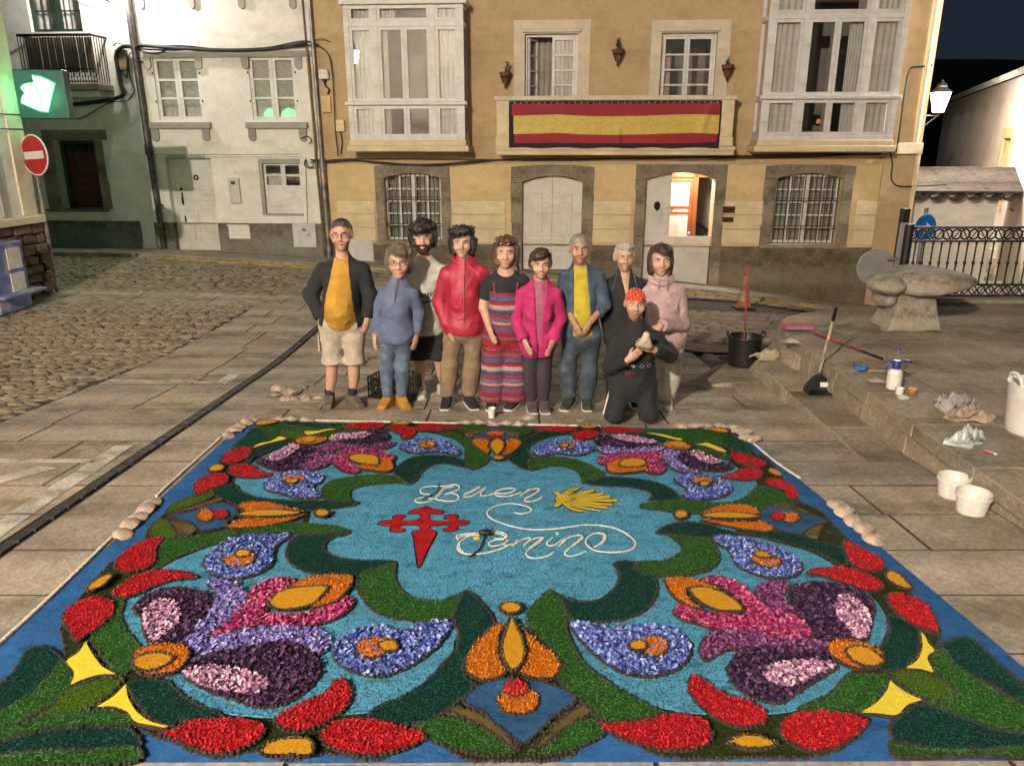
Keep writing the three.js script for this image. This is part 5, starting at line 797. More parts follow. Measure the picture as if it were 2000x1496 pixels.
{
const a1=rect(303,112,391,234),a2=rect(488,110,577,234),dr=rect(333,309,421,492),lw=rect(508,312,589,420),pt=fv(515,436),top=7.4;
dr[2]=fv(390,491);
fpart(wh,'wall',wallWith(wL,wR,pt,top,[[...a1,0],[...a2,0],[...lw,0],[dr[0],dr[1],pt+0.001,dr[3],0]],TH),M.whiteWall);
fpart(wh,'plinth',[sheet(wL,dr[0],-2,pt,-TH,0.014),sheet(dr[1],wR,-2,pt,-TH,0.014),sheet(dr[0],dr[1],-2,dr[2],-TH,0.006)],M.greyPlinth);
fpart(wh,'roof',sheet(wL,wR,top,top+0.15,-7,0.4),M.roofTile);fpart(wh,'wall',sheet(wL,wR,-2,top,-7.2,-7),M.whiteWall);
for(const r of[a1,a2]){const win=new THREE.Group();win.name='window';wh.add(win);const mid=(r[0]+r[1])/2,w=-0.10,[f,p]=sash(r[0],mid-0.002,r[2],r[3],w,0.075,1,3,0.05),[f2,p2]=sash(mid+0.002,r[1],r[2],r[3],w,0.075,1,3,0.05);fpart(wh,'frame',[...f,...f2],M.whitePaint,win);glaze(wh,win,[...p,...p2],w+0.02);fpart(wh,'blind',sheet(r[0]+0.03,r[1]-0.03,r[2]+0.3,r[3]-0.03,w-0.05,w-0.04),mat('blind',[0.50,0.48,0.43],{map:T.weave,rep:2,roughness:1}),win);fpart(wh,'curtain',folds(r[0],r[1],r[2],r[2]+0.34,w-0.075,7,0.02),M.curtain,win);alcove(wh,r[0],r[1],r[2],r[3],-TH+0.02,0.5);
for(const u of[r[0]-0.02,r[1]+0.02])for(const k of[0.3,0.75])fpart(wh,'hinge',box(0.02,0.05,0.03,u,lerp(r[2],r[3],k),0.012),M.iron,win);}
const band=rect(287,100,600,112),tongue=(x,y0,y1,wd)=>{const c=fu(x,(y0+y1)/2),v1=fv(x,y0),v0=fv(x,y1),s=new THREE.Shape(),h=wd/2;s.moveTo(c-h,v1);s.lineTo(c-h,v0+h);s.absarc(c,v0+h,h,Math.PI,0,false);s.lineTo(c+h,v1);return extrude(s,0.05,{bevel:0.006}).translate(0,0,0.003);};
fpart(wh,'grey_band',[sheet(fu(281,106),wR,band[2],band[3],0.001,0.05)],M.greyBand);
for(const x of[288,388,479,583])fpart(wh,'corbel',tongue(x,111,136,0.17),M.greyBand);
for(const x of[273,373,471,571])fpart(wh,'corbel',tongue(x,-30,18,0.16),M.greyBand);
for(const[a,b,c1,c2]of[[294,413,304,403],[482,602,493,592]]){const s=rect(a,239,b,251);fpart(wh,'sill',rbox(s[1]-s[0],s[3]-s[2],0.12,0.008,(s[0]+s[1])/2,(s[2]+s[3])/2,0.055),M.greyBand);for(const x of[c1,c2])fpart(wh,'corbel',tongue(x,250,276,0.18),M.greyBand);}
{
const D=new THREE.Group();D.name='door';wh.add(D);const w=-0.2,[u0,u1,v0,v1]=dr,mid=(u0+u1)/2;const pn=[[u0+0.1,mid-0.03,v0+0.2,v0+1.0],[mid+0.03,u1-0.1,v0+0.2,v0+1.0],[u0+0.1,u1-0.1,v0+1.15,v0+1.32],[u0+0.1,u1-0.1,v0+1.42,v1-0.12]];
fpart(wh,'leaf',leaf(u0+0.01,u1-0.01,v0+0.01,v1-0.01,w,0,0,pn),M.doorPaint,D);const hp=[fu(350,385),fv(350,385)];
fpart(wh,'handle',[rod([hp[0],hp[1],w+0.09],[hp[0],hp[1]-0.16,w+0.1],0.014),box(0.035,0.3,0.012,hp[0],hp[1]-0.05,w+0.056),rod([hp[0]+0.02,hp[1]-0.46,w+0.08],[hp[0]+0.02,hp[1]-0.62,w+0.08],0.016),ball(0.035,hp[0],hp[1]+0.18,w+0.07,8)],M.iron,D);fpart(wh,'knocker',[move(new THREE.TorusGeometry(0.05,0.016,8,16),fu(377,347),fv(377,347),w+0.07)],M.iron,D);
fpart(wh,'lintel',sheet(fu(324,309),fu(400,309),v1,v1+0.07,0.001,0.02),M.greyBand);fpart(wh,'step',rbox(u1-u0+0.2,0.16,0.34,0.02,mid+0.05,v0-0.075,0.06),M.granite);
}
{const win=new THREE.Group();win.name='window';wh.add(win);const[u0,u1,v0,v1]=lw,w=-0.15,i0=fu(519,365,w),mid=(i0+u1)/2,sp=fv(550,366,w),[f,p]=sash(i0,mid-0.002,sp,v1-0.08,w,0.05,1,2,0.05),[f2,p2]=sash(mid+0.002,u1-0.02,sp,v1-0.08,w,0.05,1,2,0.05);fpart(wh,'frame',[...f,...f2,sheet(i0,u1-0.02,v0+0.03,sp,w,w+0.03),sheet(i0,i0+0.07,v0+0.03,sp,w+0.03,w+0.045),sheet(u1-0.09,u1-0.02,v0+0.03,sp,w+0.03,w+0.045)],M.whitePaint,win);glaze(wh,win,[...p,...p2],w+0.02);fpart(wh,'painted_reveal',[sheet(u0-0.002,i0,v0-0.01,v1+0.02,w-0.02,0.002),sheet(i0,u1,v1-0.08,v1+0.02,w-0.02,0.003),sheet(i0,u1,v0-0.02,v0+0.03,w-0.02,0.004)],M.greyBand,win);alcove(wh,u0,u1,v0,v1,-TH+0.02,0.7);fpart(wh,'half_curtain',folds(i0,mid-0.1,sp,sp+0.33,w-0.08,3,0.015),M.curtain,win);}
const cv=fv(460,302);fpart(wh,'conduit',[rod([fu(302,302),cv,0.02],[fu(585,302),cv+0.01,0.02],0.009,6),rod([fu(302,306),cv-0.06,0.02],[fu(590,306),cv-0.05,0.02],0.007,6),rod([fu(597,312),cv-0.06,0.02],[fu(601,440),pt,0.02],0.012,6),rod([fu(302,303),cv,0.02],[fu(308,430),fv(308,430),0.02],0.008,6)],M.greyBand);
const vt=rect(447,441,488,466);fpart(wh,'vent_hatch',[sheet(vt[0],vt[1],vt[2],vt[3],0.012,0.022),sheet(vt[0]-0.03,vt[1]-0.02,vt[3]+0.002,vt[3]+0.03,0.015,0.04)],M.whiteWall);
}
{
const m=rect(447,347,468,397,0.05),t=fthing('meter_box','tall narrow grey meter box on the white wall between door and low window','meter box',(m[0]+m[1])/2,m[2],0.002),h=m[3]-m[2],w=m[1]-m[0];part('case',rbox(w,h,0.07,0.012,0,h/2,0.035),M.signWhite,t);part('dial',[box(w*0.42,h*0.13,0.006,-w*0.05,h*0.80,0.074)],M.ironGrey,t);
const e=rect(573,437,618,483,0.03),b=fthing('electricity_cabinet','light grey electricity cabinet with blue sticker at the foot of the white wall','cabinet',(e[0]+e[1])/2,e[2],0.018),H=e[3]-e[2],Wd=e[1]-e[0];part('case',rbox(Wd,H,0.06,0.012,0,H/2,0.03),M.signWhite,b);part('sticker',[box(0.1,0.028,0.004,0.0,H*0.78,0.062),box(0.1,0.024,0.004,0.004,H*0.72,0.062)],M.bluePlastic,b);part('lock',[move(new THREE.TorusGeometry(0.035,0.008,6,4).rotateZ(0.78),Wd*0.18,H*0.53,0.064)],M.ironGrey,b);
}
const lf=house('old_white_house','old white house with iron balcony and a dark red door at far left',fu(100,300),baseY(-12)-0.2);
{
const l0=fu(-420,300),l1=wL-0.006,dr=rect(112,274,192,409),bw=rect(50,-60,152,62),pt=fv(180,431),top=7.6;
fpart(lf,'wall',wallWith(l0,l1,-1.6,top,[[...dr,0],[bw[0],bw[1],bw[2],bw[3],0]],TH),M.whiteWall2);fpart(lf,'wall',sheet(l0,l1,-2,top,-7.2,-7),M.whiteWall2);fpart(lf,'roof',sheet(l0,l1,top,top+0.15,-7,0.4),M.roofTile);
const pl=[fu(274,470),fu(290,470)];fpart(lf,'plinth',sheet(l0,fu(276,465),-2,pt,-0.1,0.02),M.greenPlinth);const ht=rect(238,432,277,474);fpart(lf,'hatch',sheet(ht[0],ht[1],ht[2],ht[3]-0.02,0.02,0.032),M.greenPlinth);
blocks(lf,'stone_block',[[fu(84,340),dr[0],dr[2],lerp(dr[2],dr[3],0.5),-0.2,0.025],[fu(82,340),dr[0],lerp(dr[2],dr[3],0.5),dr[3],-0.2,0.025],[dr[1],fu(210,340),dr[2],lerp(dr[2],dr[3],0.42),-0.2,0.025],[dr[1],fu(208,340),lerp(dr[2],dr[3],0.42),dr[3],-0.2,0.025],[fu(80,262),fu(207,262),dr[3],dr[3]+0.24,-0.2,0.025]],M.granite);fpart(lf,'sill',sheet(fu(84,411),fu(212,411),dr[2]-0.06,dr[2],-0.2,0.03),M.granite);
const D=new THREE.Group();D.name='shop_door';lf.add(D);fpart(lf,'room',[sheet(dr[0]-0.2,dr[1]+0.2,dr[2],dr[3],-1.5,-1.4),sheet(dr[0]-0.1,dr[0],dr[2],dr[3],-1.4,-TH),sheet(dr[1],dr[1]+0.1,dr[2],dr[3],-1.4,-TH)],M.roomDark,D);
const ru=[fu(134,350,-0.35),dr[1]-0.02],ht2=dr[3]-0.28;fpart(lf,'red_door',leaf(ru[0],ru[1],dr[2]+0.02,ht2,-0.4,0,0,[[ru[0]+0.13,ru[1]-0.2,dr[2]+0.95,ht2-0.2],[ru[0]+0.1,ru[1]-0.1,dr[2]+0.12,dr[2]+0.4]]),M.redWood,D);fpart(lf,'white_trim',[...sash(ru[0]+0.15,ru[0]+0.33,dr[2]+0.95,dr[2]+1.5,-0.34,0.015,1,1,0.01,0.01)[0],sheet(ru[0]+0.12,ru[0]+0.5,dr[2]+0.66,dr[2]+0.685,-0.345,-0.335),sheet(ru[0]+0.13,ru[0]+0.5,dr[2]+0.46,dr[2]+0.485,-0.345,-0.335)],M.ironGrey,D);
fpart(lf,'door_frame',[sheet(dr[0],dr[0]+0.09,dr[2],dr[3],-0.32,-0.25),sheet(dr[0]+0.09,dr[1],dr[3]-0.08,dr[3],-0.32,-0.25)],M.greenWood,D);fpart(lf,'side_wall',sheet(dr[0]+0.09,ru[0]-0.02,dr[2],dr[3]-0.3,-0.42,-0.38),M.greenPlinth,D);const nt=rect(117,373,137,398,-0.3);fpart(lf,'notice',sheet(nt[0],nt[1],nt[2],nt[3],-0.3,-0.295),M.cream,D);
const win=new THREE.Group();win.name='balcony_window';lf.add(win);const w=-0.15,mid=(bw[0]+bw[1])/2+0.03,[f,p]=sash(bw[0],mid,bw[2],bw[3],w,0.07,1,3,0.03),[f2,p2]=sash(mid,bw[1],bw[2],bw[3],w,0.07,1,3,0.03);fpart(lf,'frame',[...f,...f2],M.greenWood,win);glaze(lf,win,[...p,...p2],w+0.02);fpart(lf,'curtain',[folds(bw[0],bw[1],bw[2],bw[3],w-0.08,9,0.03)],M.curtain,win);alcove(lf,bw[0],bw[1],bw[2],bw[3],-TH+0.02,0.5);
const W=0.6,r=rect(40,68,183,165,W),B=new THREE.Group();B.name='balcony';lf.add(B);const s0=fv(110,168,W);
fpart(lf,'slab',rbox(r[1]-r[0]+0.05,0.14,W+0.03,0.02,(r[0]+r[1])/2,s0-0.02,W/2),M.granite,B);fpart(lf,'soffit_moulding',rbox(r[1]-r[0]-0.2,0.14,W-0.15,0.03,(r[0]+r[1])/2,s0-0.16,W/2-0.08),M.whiteWall2,B);
fpart(lf,'handrail',[rod([r[0],r[3],W],[r[1],r[3],W],0.03),rod([r[0],r[3],W],[r[0],r[3],0],0.025),rod([r[1],r[3],W],[r[1],r[3],0],0.025),rod([r[0],s0+0.1,W],[r[1],s0+0.1,W],0.015),rod([r[0],s0+0.36,W],[r[1],s0+0.36,W],0.012)],M.iron,B);
for(let i=0;i<=26;i++){const u=lerp(r[0],r[1],i/26);fpart(lf,'bar',rod([u,s0+0.05,W],[u,r[3],W],0.010,6),M.iron,B);}for(let i=1;i<6;i++)for(const u of[r[0],r[1]])fpart(lf,'bar',rod([u,s0+0.05,W*i/6],[u,r[3],W*i/6],0.010,6),M.iron,B);
fpart(lf,'scroll',Array.from({length:13},(_,i)=>move(new THREE.TorusGeometry(0.055,0.008,5,12),lerp(r[0],r[1],(i+0.5)/13),s0+0.24,W)),M.iron,B);
fpart(lf,'board',Array.from({length:9},(_,i)=>sheet(lerp(r[0]+0.1,r[1]-0.05,i/9)+0.01,lerp(r[0]+0.1,r[1]-0.05,(i+1)/9)-0.01,s0+0.3,r[3]-0.04,W-0.09,W-0.07)),mat('oldBoard',[0.26,0.20,0.15],{map:T.wood,rep:1.2,roughness:0.9}),B);
}
// pipes, cables, pots, plaques on the houses
const fpt=(x,y,w)=>fworld(fu(x,y,w),fv(x,y,w),w);
function line3(name,label,cat,list,r,m,w0,extra=[]){
const P=list.map(([x,y,w])=>fpt(x,y,w??w0)),o=P[0].clone();const t=thing(name,label,cat,o.toArray());part('run',tube(P.map((p)=>p.clone().sub(o)),r,7,Math.max(8,P.length*5)),m,t);for(const[list2,r2,m2]of extra)part('run',tube(list2.map(([x,y,w])=>fpt(x,y,w??w0).sub(o)),r2,6,Math.max(8,list2.length*5)),m2??m,t);return[t,o];
}
const straight=(t,o,a,b,r,m,n='pipe')=>part(n,rod(fpt(...a).sub(o),fpt(...b).sub(o),r,12),m,t);
{
const o1=fpt(322,500,0.14),t1=thing('drain_pipe','thick dark grey drain pipe between the old white house and the narrow white house','drain pipe',o1.toArray());
straight(t1,o1,[245,-20,0.14],[289,290,0.14],0.07,M.ironGrey);straight(t1,o1,[291,300,0.14],[321,500,0.14],0.06,M.ironGrey);straight(t1,o1,[288,282,0.14],[291,303,0.14],0.085,M.ironGrey,'collar');for(const y of[120,400])part('clip',move(new THREE.TorusGeometry(0.075,0.012,6,14).rotateX(Math.PI/2),...fpt(262+(y-60)*0.142,y,0.14).sub(o1).toArray()),M.iron,t1);
const o2=fpt(645,470,0.12),t2=thing('drain_pipe','zinc drain pipe at the left corner of the yellow house','drain pipe',o2.toArray());
straight(t2,o2,[602,-20,0.10],[628,312,0.10],0.045,M.zinc);straight(t2,o2,[629,318,0.10],[645,520,0.10],0.075,M.zinc);straight(t2,o2,[628,310,0.10],[629.5,328,0.10],0.09,M.zinc,'collar');
const o3=fpt(632,480,0.08),t3=thing('cable_pipe','thin pipes with rusty cord running up the joint of white and yellow house','pipes',o3.toArray());
straight(t3,o3,[588,-20,0.05],[634,500,0.05],0.022,M.ironGrey);part('cord',tube([[598,90],[604,160],[609,215],[613,270],[616,310],[622,380],[629,440],[634,490]].map(([x,y],i)=>fpt(x+(i%2)*1.2,y,0.12).sub(o3)),0.026,6,40),M.rope,t3);
line3('cable_bundle','thick black cable bundle sagging across the narrow white house','cables',[[268,88,0.12],[330,93,0.13],[400,97,0.12],[470,98,0.13],[550,93,0.12],[598,84,0.14]],0.042,M.cable,0.12,[[[[262,95],[330,98],[390,96],[450,100],[520,95],[600,90]],0.02],[[[268,92],[350,89],[430,96],[520,93],[600,80],[622,88]],0.015],[[[270,98],[300,104],[340,95],[420,99]],0.015],[[[596,88],[622,90],[640,105],[648,140],[652,200],[655,260],[660,305]],0.014],[[[600,82],[630,76],[645,82]],0.009]]);
line3('cable_bundle','black cable bundle looping down beside the drain pipe below the old balcony','cables',[[268,92,0.16],[238,92,0.14],[226,105,0.13],[229,135,0.12],[235,165,0.12],[241,183,0.12],[225,192,0.12],[180,200,0.12],[120,206,0.12]],0.045,M.cable,0.12,[[[[262,100],[252,106],[250,130],[258,165],[262,175],[250,195],[215,200],[150,232],[120,225]],0.012],[[[246,92],[228,84],[220,90]],0.012],[[[236,140],[246,152],[248,140],[247,105]],0.02]]);
const jb=fthing('junction_box','small rusty beige junction box between the cable loops','junction box',fu(239,120,0.03),fv(239,139,0.03),0.001);part('case',rbox(0.26,0.44,0.1,0.015,0,0.24,0.05),mat('oldBeige',[0.40,0.30,0.22],{map:T.rust,roughness:0.7}),jb);part('plug',[cyl(0.03,0.03,0.05,-0.05,0.0,0.05,10)],M.iron,jb);
line3('cable_bundle','black cables sagging along the whole yellow house under bays and balcony','cables',[[606,312,0.16],[640,316,0.14],[690,313,0.12],[760,320,0.12],[850,321,0.12],[950,313,0.1],[1060,311,0.12],[1250,309,0.1],[1450,305,0.12],[1600,301,0.12],[1740,298,0.12],[1756,290,0.12]],0.02,M.cable,0.12,[[[[606,318],[650,312],[720,310],[900,311],[1100,313],[1300,307],[1500,308],[1740,299]],0.014],[[[690,312],[740,316],[860,323],[960,314]],0.012],[[[1752,296],[1757,262],[1768,180],[1776,140],[1782,131],[1800,130],[1822,127]],0.018],[[[1740,300],[1744,320],[1742,350],[1752,362],[1800,363],[1850,361,0.0]],0.016]]);
line3('overhead_wire','thin black wire hanging across the top of the old white house','wire',[[130,-10,0.2],[160,8,0.16],[200,18,0.12],[240,26,0.12],[262,29,0.12]],0.012,M.cable,0.15,[[[[60,-20],[100,-6],[130,-10]],0.012]]);
line3('cable_coil','untidy black cable loops at the joint between white and yellow house','cables',[[596,312,0.08],[594,322,0.1],[602,328,0.1],[612,322,0.12],[610,312,0.12]],0.012,M.cable,0.1,[[[[598,312],[600,324],[610,328],[622,320]],0.01],[[[588,270],[600,266],[608,274],[604,280]],0.012]]);
const b1=fthing('alarm_box','small white box with dark underside on the yellow wall left of the bay','box',fu(633,147,0.05),fv(633,157,0.05),0.037);part('case',rbox(0.22,0.22,0.11,0.03,0,0.13,0.05),M.whitePlastic,b1);part('gland',[cyl(0.05,0.04,0.05,0,-0.004,0.05,12),tube([[0,-0.03,0.05],[0.02,-0.12,0.05],[0.1,-0.2,0.04],[0.05,-0.3,0.03]],0.02,6)],M.cable,b1);
const b2=fthing('wall_box','flat yellow painted box low between the pipes and the left bay','box',fu(664,247,0.05),fv(664,257,0.05),0.037);part('case',rbox(0.22,0.26,0.08,0.012,0,0.13,0.04),M.cream,b2);part('tail',tube([[0,0,0.04],[0.03,-0.2,0.03],[-0.02,-0.5,0.03]],0.014,6),M.cable,b2);
const b3=fthing('wall_box','flat yellow painted box just below the small white alarm box','box',fu(637,205,0.05),fv(637,220,0.05),0.037);part('case',rbox(0.22,0.36,0.06,0.012,0,0.18,0.03),M.yellowLow,b3);
const wbx=fthing('hatch','white flat meter hatch on the plinth behind the man in black jacket','meter hatch',fu(706,497),fv(706,520),0.02);part('door',[rbox(0.62,0.62,0.03,0.01,0,0.33,0.015),rbox(0.12,0.5,0.012,0.004,0.2,0.33,0.03)],M.signWhite,wbx);
}
function pot(px,py,label,plant){
const t=fthing('wall_pot',label,'flower pot',fu(px,py,0.18),fv(px,py,0.18),0.2,undefined),s=1;
part('pot',[lathe([[0.02,-0.13],[0.06,-0.12],[0.085,-0.04],[0.115,0.06],[0.135,0.07],[0.14,0.115],[0.12,0.118],[0.105,0.09],[0.0,0.085]],20)],M.terracotta,t);
part('pot_ring',[move(new THREE.TorusGeometry(0.108,0.014,6,20).rotateX(Math.PI/2),0,0.02,0),box(0.02,0.03,0.12,0,0.02,-0.14),lathe([[0,-0.24],[0.022,-0.2],[0.018,-0.13],[0,-0.128]],8)],M.iron,t);
if(!plant)return t;const st=[],lf=[],fl=[];
for(let i=0;i<plant.n;i++){const a=rnd(0,6.28),h=rnd(0.12,plant.h),x=plant.lean+Math.cos(a)*rnd(0.02,0.09),z=Math.sin(a)*0.07;st.push(tube([[Math.cos(a)*0.03,0.08,Math.sin(a)*0.03],[x*0.5,0.08+h*0.5,z*0.6],[x,0.08+h,z]],0.005,5,6));for(let k=0;k<4;k++){const g=new THREE.SphereGeometry(rnd(0.018,0.034),6,4).scale(1,0.3,0.8);move(g,x*(0.5+k*0.16)+rnd(-0.03,0.03),0.08+h*(0.4+k*0.2),z+rnd(-0.03,0.03),rnd(-1,1),rnd(0,6),rnd(-1,1));(plant.flower&&k===3&&i%2?fl:lf).push(g);}}
part('stem',st,M.leaf,t,{kind:'stuff'});part('leaves',lf,M.leaf,t,{kind:'stuff'});if(fl.length)part('blossoms',fl,M.redFlower,t,{kind:'stuff'});return t;
}
pot(987,152,'terracotta wall pot with orange flowers left of the open balcony window',{n:6,h:0.24,lean:0.07,flower:true});
pot(1207,108,'terracotta wall pot with leafy plant between the two balcony windows',{n:9,h:0.28,lean:0,flower:false});
pot(1421,138,'terracotta wall pot with sparse plant right of the right balcony window',{n:3,h:0.22,lean:0.02,flower:false});
for(const[x0,y0,x1,y1,lab]of[[1412,403,1436,416,'larger dark engraved plaque right of the open door'],[1411,424,1433,434,'smaller dark engraved plaque just below the larger one']]){const r=rect(x0,y0,x1,y1,0.04),t=fthing('plaque',lab,'plaque',(r[0]+r[1])/2,r[2],0.034),w=r[1]-r[0],h=r[3]-r[2];part('frame',[rbox(w,h,0.025,0.005,0,h/2,0.012)],M.redWood,t);part('plate',[rbox(w-0.05,h-0.05,0.012,0.003,0,h/2,0.024)],M.bronze,t);}
fpart(yel,'wall_vent',[[-0.035,0.035],[0.035,0.035],[-0.035,-0.035],[0.035,-0.035]].map(([a,b])=>rbox(0.055,0.055,0.02,0.005,fu(1199,328)+a,fv(1199,328)+b,0.006)),M.cream);
// left corner building, pharmacy sign, road sign
{
const E1=G(104,572),E0=G(-10,608),dir=E1.clone().sub(E0).setY(0).normalize(),nrm=V(dir.z,0,-dir.x);if(nrm.z<0)nrm.negate();
const ry=Math.atan2(-dir.z,dir.x),t=thing('corner_building','white building corner on a rubble stone base at the left edge','building',[E1.x,E1.y,E1.z],ry);
const hit=(px,py)=>{const[x,u,f]=ray(px,py),D=V(x,u,-f),O=V(0,EYE,0),s=E1.clone().sub(O).dot(nrm)/D.dot(nrm);return O.addScaledVector(D,s);},loc=(px,py)=>{const p=hit(px,py).sub(E1);return[p.x*dir.x+p.z*dir.z,p.y];};
const cv=loc(82,433)[1],ct=loc(80,418)[1],out=nrm.z>0?1:-1;const zz=(a,b)=>[a*1,b*1];
part('stone_core',span(-7,-0.02,-1.2,cv-0.003,-0.5,-0.05),M.mortar,t);
let k=0;for(let y=-0.15;y<cv-0.02;){const h=Math.min(rnd(0.11,0.22),cv-y);for(let x=-3.4;x<-0.02;){const w=Math.min(rnd(0.14,0.42),-x);const g=new RoundedBoxGeometry(w-0.015,h-0.015,0.2,2,Math.min(0.035,h*0.2));jitterVerts(g,0.024,9,k*3);part('stone',move(g,x+w/2,y+h/2,-0.06+rnd(-0.03,0.03),0,0,rnd(-0.06,0.06)),k++%3?M.rubbleA:M.rubbleB,t);x+=w;}y+=h;}
part('end_wall',span(-0.03,-0.001,-1.2,6.5,-3.5,-0.03),M.whiteWall2,t);part('coping',rbox(7,ct-cv,0.42,0.02,-3.5,(ct+cv)/2,-0.1),M.creamWhite,t);
part('wall',span(-7,-0.035,ct+0.002,6.5,-0.5,-0.06),M.whiteWall2,t);part('corner_strip',span(-0.34,0.0,ct+0.004,6.4,-0.058,-0.02),M.creamWhite,t);
const fr=loc(14,380);part('shutter_frame',span(fr[0]-0.12,fr[0]-0.03,ct+0.01,ct+1.2,-0.058,-0.03),M.greyBand,t);part('wire',[rod([-2.5,loc(10,254)[1],-0.04],[0,loc(45,252)[1],-0.01],0.008),rod([-2.5,loc(10,224)[1],-0.04],[0,loc(40,224)[1],-0.01],0.008)],M.cable,t);
const cb=loc(6,520),ca=thing('pale_blue_cabinet','pale blue cabinet with a projecting shelf at the lower left edge','cabinet',[E1.x+dir.x*cb[0]+nrm.x*0.2,gy(E1.x+dir.x*cb[0],E1.z+dir.z*cb[0])-0.02,E1.z+dir.z*cb[0]+nrm.z*0.2],ry);const cH=hit(4,470).y-ca.position.y;const bl=mat('paleBlue',[0.28,0.38,0.75],{map:T.rust,roughness:0.4});part('case',[rbox(0.7,cH,0.32,0.02,-0.32,cH/2+0.02,0)],bl,ca);part('shelf',[rbox(0.95,0.05,0.5,0.015,-0.3,(hit(10,566).y-ca.position.y),0.1)],bl,ca);part('panel',[rbox(0.3,cH*0.3,0.02,0.008,-0.2,cH*0.78,0.165),rbox(0.3,cH*0.3,0.02,0.008,-0.2,cH*0.42,0.165)],M.signWhite,ca);
const d=13.4,c=at(83,185,d),sg=thing('pharmacy_sign','dark green square sign with a glowing white green scallop shape','sign',c.toArray(),0.06),w=98/1500*d*0.94,S=(x,y)=>[((x*0.1604)-83)/1500*d*0.94,-((y*0.1604)-185)/1500*d*0.94];
const shp=[[470,945],[560,960],[640,992],[710,1035],[580,1350],[490,1340],[295,1250],[302,1205],[325,1165],[355,1140],[330,1105],[315,1080],[350,1048],[390,1035],[480,1020]].map(([x,y])=>S(x,y));
part('sign_box',rbox(w,w*0.92,0.18,0.02),mat('signGreen',[0.01,0.075,0.07],{map:T.skin,roughness:0.35}),sg);part('glow_rim',extrude(shp.map(([x,y])=>[x*1.09,y*1.09]),0.012).translate(0,0,0.092),GLOW([0.02,1,0.36],0.75),sg);part('glow_shape',extrude(shp,0.02).translate(0,0,0.105),GLOW([0.42,1,0.7],2.6),sg);part('shape_divider',[rod([...S(490,1020),0.13],[...S(530,1250),0.13],0.006)],M.zinc,sg);
for(const q of[0.1,-0.2])part('arm',rod([-w/2,q,0],[-w/2-0.35,q,-0.1],0.03),M.zinc,sg);
for(const[dx,dz,k2]of[[0.02,0.26,0.4],[-0.45,-0.2,0.75],[0.2,-0.4,0.6]]){const l=new THREE.PointLight(new THREE.Color(0.12,1,0.38),LAMP.green*k2);l.position.set(c.x+dx,c.y,c.z+dz);l.castShadow=true;l.shadow.radius=12;scene.add(l);}
const b=G(110,569),top=at(58,262,-b.z*0.985),np=thing('no_entry_sign','red round no entry sign on a leaning grey pole at the stone base','road sign',b.toArray());const tp=top.clone().sub(b);part('pole',rod([0,-0.05,0],tp,0.032,12),M.zinc,np);
const cc=at(66,303,-b.z*0.98).sub(b),R=37/1500*-b.z*0.95,face=new THREE.Group();face.name='sign_face';face.position.copy(cc).add(V(0.03,0,0.05));face.rotation.set(0,-0.42,0.06);np.add(face);part('disc',cyl(R,R,0.012,0,0,0,40,Math.PI/2),M.signRed,face);part('rim',move(new THREE.TorusGeometry(R,0.014,6,40),0,0,0),M.signWhite,face);part('white_bar',rbox(R*1.5,R*0.38,0.008,0.003,0,0,0.012),M.signWhite,face);part('bracket',box(0.06,0.3,0.05,0,0,-0.03),M.zinc,face);
}
